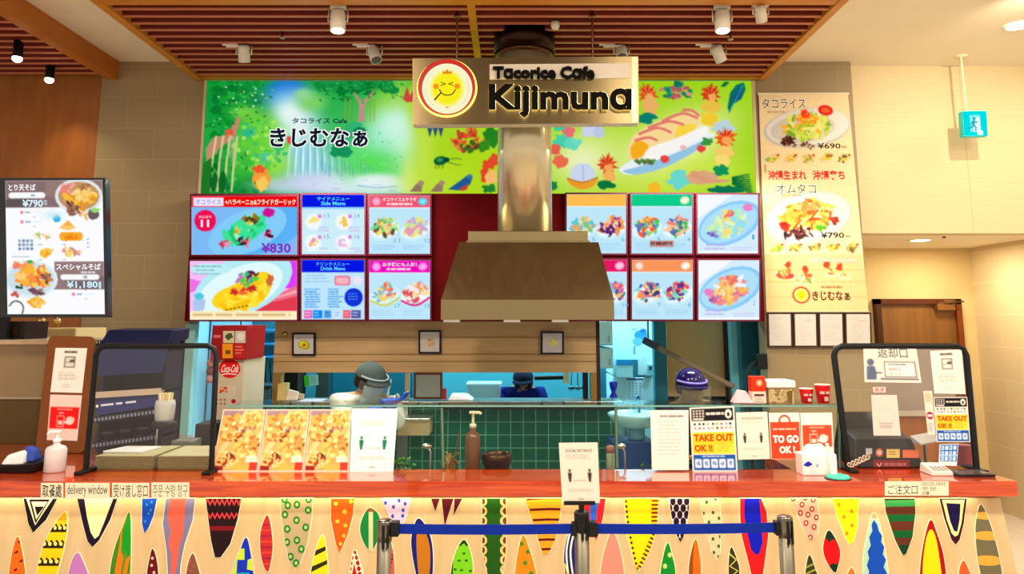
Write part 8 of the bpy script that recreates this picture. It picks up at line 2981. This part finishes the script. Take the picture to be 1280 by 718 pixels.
def person(label, base, head, chest, pelvis, face, sh_axis, arms, legs, cols, visor=True, cap='dome', mask=None, apron=None, glove=None, headr=.098):
    """BASE on the floor; HEAD/CHEST/PELVIS joint positions; FACE direction; ARMS = ((elbow, wrist, hand_dir), ...) left then right."""
    t = thing('person', label, 'person', base, None)
    head, chest, pelvis = Vector(head), Vector(chest), Vector(pelvis)
    f, r, u = basis(face)
    ax = Vector(sh_axis).normalized()
    neck = chest.lerp(head, .52)
    belly = pelvis.lerp(chest, .5)
    js = {'pelvis': (pelvis, (.155, .115)), 'belly': (belly, (.145, .11)), 'chest': (chest, (.165, .115)), 'neck': (neck, .056),
          'skull': (head - u * .015 - f * .01, (.085, .095)), 'crown': (head + u * .055 - f * .012, (.078, .085)),
          'chin': (head - u * .085 + f * .045, (.040, .036)), 'nose': (head - u * .018 + f * .098, .012)}
    ed = [('pelvis', 'belly'), ('belly', 'chest'), ('chest', 'neck'), ('neck', 'skull'), ('skull', 'crown'), ('skull', 'chin'), ('skull', 'nose')]
    sl = {}
    for s, pre, (elb, wr, hd) in ((-1, 'l', arms[0]), (1, 'r', arms[1])):
        sh = chest + ax * s * .185 + (neck - chest) * .25
        js[pre + 'sh'] = (sh, .062)
        js[pre + 'elb'] = (Vector(elb), .043)
        js[pre + 'wrist'] = (Vector(wr), .029)
        ed += [('chest', pre + 'sh'), (pre + 'sh', pre + 'elb'), (pre + 'elb', pre + 'wrist')]
        hd = Vector(hd).normalized()
        side = hd.cross(Vector((0, 0, 1)))
        if side.length < .1:
            side = Vector((1, 0, 0))
        hand(js, ed, wr, hd, side.normalized(), pre, -side.normalized() * s + Vector((0, 0, -.1)))
        sl[pre] = (sh, Vector(elb), Vector(wr))
        hip = pelvis + ax * s * .10 - Vector((0, 0, .05))
        knee, ank = (Vector(q) for q in legs[0 if s < 0 else 1])
        js[pre + 'hip'] = (hip, .09)
        js[pre + 'knee'] = (knee, .058)
        js[pre + 'ank'] = (ank, .04)
        js[pre + 'toe'] = (ank + Vector((f.x, f.y, 0)).normalized() * .15 - Vector((0, 0, .045)), .035)
        ed += [('pelvis', pre + 'hip'), (pre + 'hip', pre + 'knee'), (pre + 'knee', pre + 'ank'), (pre + 'ank', pre + 'toe')]
    m = skinned('body', js, ed, cols['skin'], 'skin', t, 2)
    m.build('body', t)
    # eyes and mouth
    m = MB()
    for s in (-1, 1):
        m.ball(head + r * s * .033 + u * .012 + f * .082, .011, (30, 24, 22), 'gloss', 10, 6)
    m.build('eyes', t)
    if mask:
        m = MB()
        v, fc = [], []
        n = 8
        for j in range(5):
            for i in range(n + 1):
                a = (i / n - .5) * 2.3
                hgt = -.005 - .022 * j
                rr = .096 + .018 * math.cos(a) * (1 - abs(j - 1.5) / 3) - j * .003
                v.append(head + r * math.sin(a) * rr * .9 + f * (math.cos(a) * rr) + u * hgt)
        for j in range(4):
            for i in range(n):
                a = j * (n + 1) + i
                fc.append((a, a + 1, a + n + 2, a + n + 1))
        m.add(v, fc, mask, 'cloth', True)
        m.build('face_mask', t)
    # hair under the cap
    rot = Matrix((r, f, u)).transposed()
    m = MB().ball(head + u * .0 - f * .022, (.094, .100, .106), cols['hair'], 'cloth', 18, 10, -.45, rot)
    m.build('hair', t)
    # cap
    m = MB().ball(head + u * .035 - f * .008, (.100, .111, .094), cols['cap'], cols.get('capmat', 'cloth'), 22, 10, -.02, rot)
    v, fc = [], []
    for i in range(11):
        a = (i / 10 - .5) * 1.9
        for k in (0, 1):
            rr = .105 + k * (.050 * math.cos(a * 1.2))
            v.append(head + u * (.040 - k * .012) + r * math.sin(a) * rr * .95 + f * math.cos(a) * rr)
    for i in range(10):
        fc.append((i * 2, i * 2 + 1, i * 2 + 3, i * 2 + 2))
    v2 = [q - u * .008 for q in v]
    m.add(v + v2, fc + [tuple(x + len(v) for x in reversed(q)) for q in fc] + [(i * 2 + 1, i * 2 + 1 + len(v), i * 2 + 3 + len(v), i * 2 + 3) for i in range(10)], cols['cap'], 'cloth', True)
    m.build('cap', t)
    if visor:
        m = MB()
        v, fc = [], []
        n = 12
        for j in range(4):
            for i in range(n + 1):
                a = (i / n - .5) * 2.6
                rr = .150 + j * .004
                v.append(head + u * (.035 - j * .075) + r * math.sin(a) * rr * .9 + f * math.cos(a) * rr)
        for j in range(3):
            for i in range(n):
                a = j * (n + 1) + i
                fc.append((a, a + 1, a + n + 2, a + n + 1))
        m.add(v, fc, (255, 255, 255), 'visor', True)
        m.build('face_shield', t)
        pts = [head + u * .052 + r * math.sin(a) * .107 + f * math.cos(a) * .118 for a in [(i / 12 - .5) * 2.8 for i in range(13)]]
        MB().tube(pts, .007, cols.get('band', (90, 90, 200)), 'gloss', 8).build('shield_band', t)
    # shirt: torso and sleeves, a little larger than the body
    g = .016
    tj = {'a': (pelvis - Vector((0, 0, .03)), (.165 + g, .125 + g)), 'b': (belly, (.155 + g, .12 + g)), 'c': (chest, (.172 + g, .125 + g)), 'n': (neck - (neck - chest) * .35, .078)}
    te = [('a', 'b'), ('b', 'c'), ('c', 'n')]
    for pre in 'lr':
        sh, el, wr = sl[pre]
        tj[pre + 's'] = (sh, .062 + g)
        tj[pre + 'e'] = (el, .050 + g * .7)
        tj[pre + 'w'] = (el.lerp(wr, .75), .044)
        te += [('c', pre + 's'), (pre + 's', pre + 'e'), (pre + 'e', pre + 'w')]
    skinned('shirt', tj, te, cols['shirt'], 'cloth', t, 2).build('shirt', t)
    tj = {'a': (pelvis, (.17, .13))}
    te = []
    for s, pre in ((-1, 'l'), (1, 'r')):
        hip = pelvis + ax * s * .10 - Vector((0, 0, .05))
        knee, ank = (Vector(q) for q in legs[0 if s < 0 else 1])
        tj[pre + 'h'] = (hip, .105)
        tj[pre + 'k'] = (knee, .073)
        tj[pre + 'a'] = (ank + Vector((0, 0, .04)), .058)
        te += [('a', pre + 'h'), (pre + 'h', pre + 'k'), (pre + 'k', pre + 'a')]
    skinned('trousers', tj, te, cols['trousers'], 'cloth', t, 2).build('trousers', t)
    for s in (0, 1):
        ank = Vector(legs[s][1])
        ff = Vector((f.x, f.y, 0)).normalized()
        sj = {'h': (ank - ff * .04 - Vector((0, 0, .035)), .042), 'm': (ank + ff * .07 - Vector((0, 0, .04)), .044), 't': (ank + ff * .17 - Vector((0, 0, .05)), .034)}
        skinned('shoe', sj, [('h', 'm'), ('m', 't')], (24, 24, 26), 'satin', t, 2).build('shoe', t)
    if apron:
        fw = Vector((f.x, f.y, 0)).normalized()
        rt = fw.cross(Vector((0, 0, 1)))
        m = MB()
        v, fc = [], []
        path = [neck.lerp(chest, .7) + fw * .09, chest + fw * .155, belly + fw * .155, pelvis + fw * .165, pelvis + fw * .15 - Vector((0, 0, .42))]
        wid = [.07, .11, .17, .19, .20]
        n = 6
        for P, w in zip(path, wid):
            for i in range(n + 1):
                a = (i / n - .5) * 2
                v.append(P + rt * w * a - fw * .06 * a * a)
        for j in range(len(path) - 1):
            for i in range(n):
                a = j * (n + 1) + i
                fc.append((a, a + 1, a + n + 2, a + n + 1))
        m.add(v, fc, apron, 'cloth', True)
        o = m.build('apron', t)
        so = o.modifiers.new('solid', 'SOLIDIFY')
        so.thickness = .006
    if glove:
        for pre, (elb, wr, hd) in (('l', arms[0]), ('r', arms[1])):
            hd = Vector(hd).normalized()
            side = hd.cross(Vector((0, 0, 1)))
            side = side.normalized() if side.length > .1 else Vector((1, 0, 0))
            gj = {pre + 'wrist': (Vector(wr) - hd * .05, .038)}
            ge = []
            js2 = {}
            hand(js2, ge, wr, hd, side, pre, -side * (-1 if pre == 'l' else 1) + Vector((0, 0, -.1)))
            for k, (P, q) in js2.items():
                gj[k] = (P, (q[0] + .003, q[1] + .003) if isinstance(q, tuple) else q + .0022)
            gj[pre + 'w2'] = (Vector(wr), .034)
            ge = [(pre + 'wrist', pre + 'w2')] + [((pre + 'w2') if a == pre + 'wrist' else a, b) for a, b in ge]
            skinned('glove', gj, ge, glove, 'satin', t, 2).build('glove', t)
    return t


# worker in white bending over the hatch side, grey cap
Y1 = 5.30
hp = at(463, 477, Y1)
P = lambda px, py, dY=0: at(px, py, Y1 + dY)
person('person in white with grey cap, face shield and blue gloves bending behind the counter', (hp.x - .12, 5.40, 0), hp, P(457, 507, .04), (hp.x - .12, 5.45, .93), (.72, -.60, -.34), (.88, .35, -.05),
       ((P(432, 535, -.12), P(468, 515, -.26), (.95, -.2, .05)), (P(497, 532, .0), P(484, 504, -.16), (.92, -.05, .22))),
       (((hp.x - .24, 5.36, .48), (hp.x - .24, 5.46, .085)), ((hp.x - .02, 5.40, .48), (hp.x - .02, 5.50, .085))),
       {'skin': (206, 160, 120), 'hair': (40, 30, 26), 'cap': (78, 92, 88), 'shirt': (226, 234, 222), 'trousers': (40, 44, 52), 'band': (150, 170, 180)}, mask=(190, 214, 206), apron=(206, 186, 140), glove=(24, 80, 190))
# worker in a purple-blue cap at the right
Y1 = 5.45
hp = at(863, 484, Y1)
person('person with a shiny purple-blue cap and face shield standing low behind the glass shelf', (hp.x, 5.5, 0), hp, P(862, 517, .06), (hp.x, 5.56, .92), (.18, -.90, -.16), (1, .1, 0),
       ((P(832, 565, .02), P(846, 570, -.18), (.3, -.9, -.1)), (P(896, 565, .02), P(880, 570, -.18), (-.3, -.9, -.1))),
       (((hp.x - .11, 5.46, .47), (hp.x - .11, 5.56, .085)), ((hp.x + .11, 5.46, .47), (hp.x + .11, 5.56, .085))),
       {'skin': (196, 146, 96), 'hair': (14, 12, 30), 'capmat': 'gloss', 'cap': (26, 14, 84), 'shirt': (34, 32, 58), 'trousers': (30, 30, 40), 'band': (150, 140, 250)}, mask=(150, 130, 90))
# worker seen through the hatch
Y1 = 7.5
hp = at(654, 478, Y1)
person('person in navy with a dark cap seen bending down through the hatch', (hp.x, 7.55, 0), hp, P(651, 494, .06), (hp.x, 7.7, .9), (-.1, -.9, -.22), (1, .05, 0),
       ((P(628, 515, -.02), P(632, 505, -.16), (.2, -.9, -.2)), (P(682, 515, -.02), P(678, 505, -.16), (-.2, -.9, -.2))),
       (((hp.x - .11, 7.55, .46), (hp.x - .11, 7.68, .085)), ((hp.x + .11, 7.55, .46), (hp.x + .11, 7.68, .085))),
       {'skin': (150, 96, 66), 'hair': (16, 14, 18), 'cap': (24, 26, 50), 'shirt': (18, 30, 110), 'trousers': (26, 28, 40)}, visor=False)
bpy.context.view_layer.update()
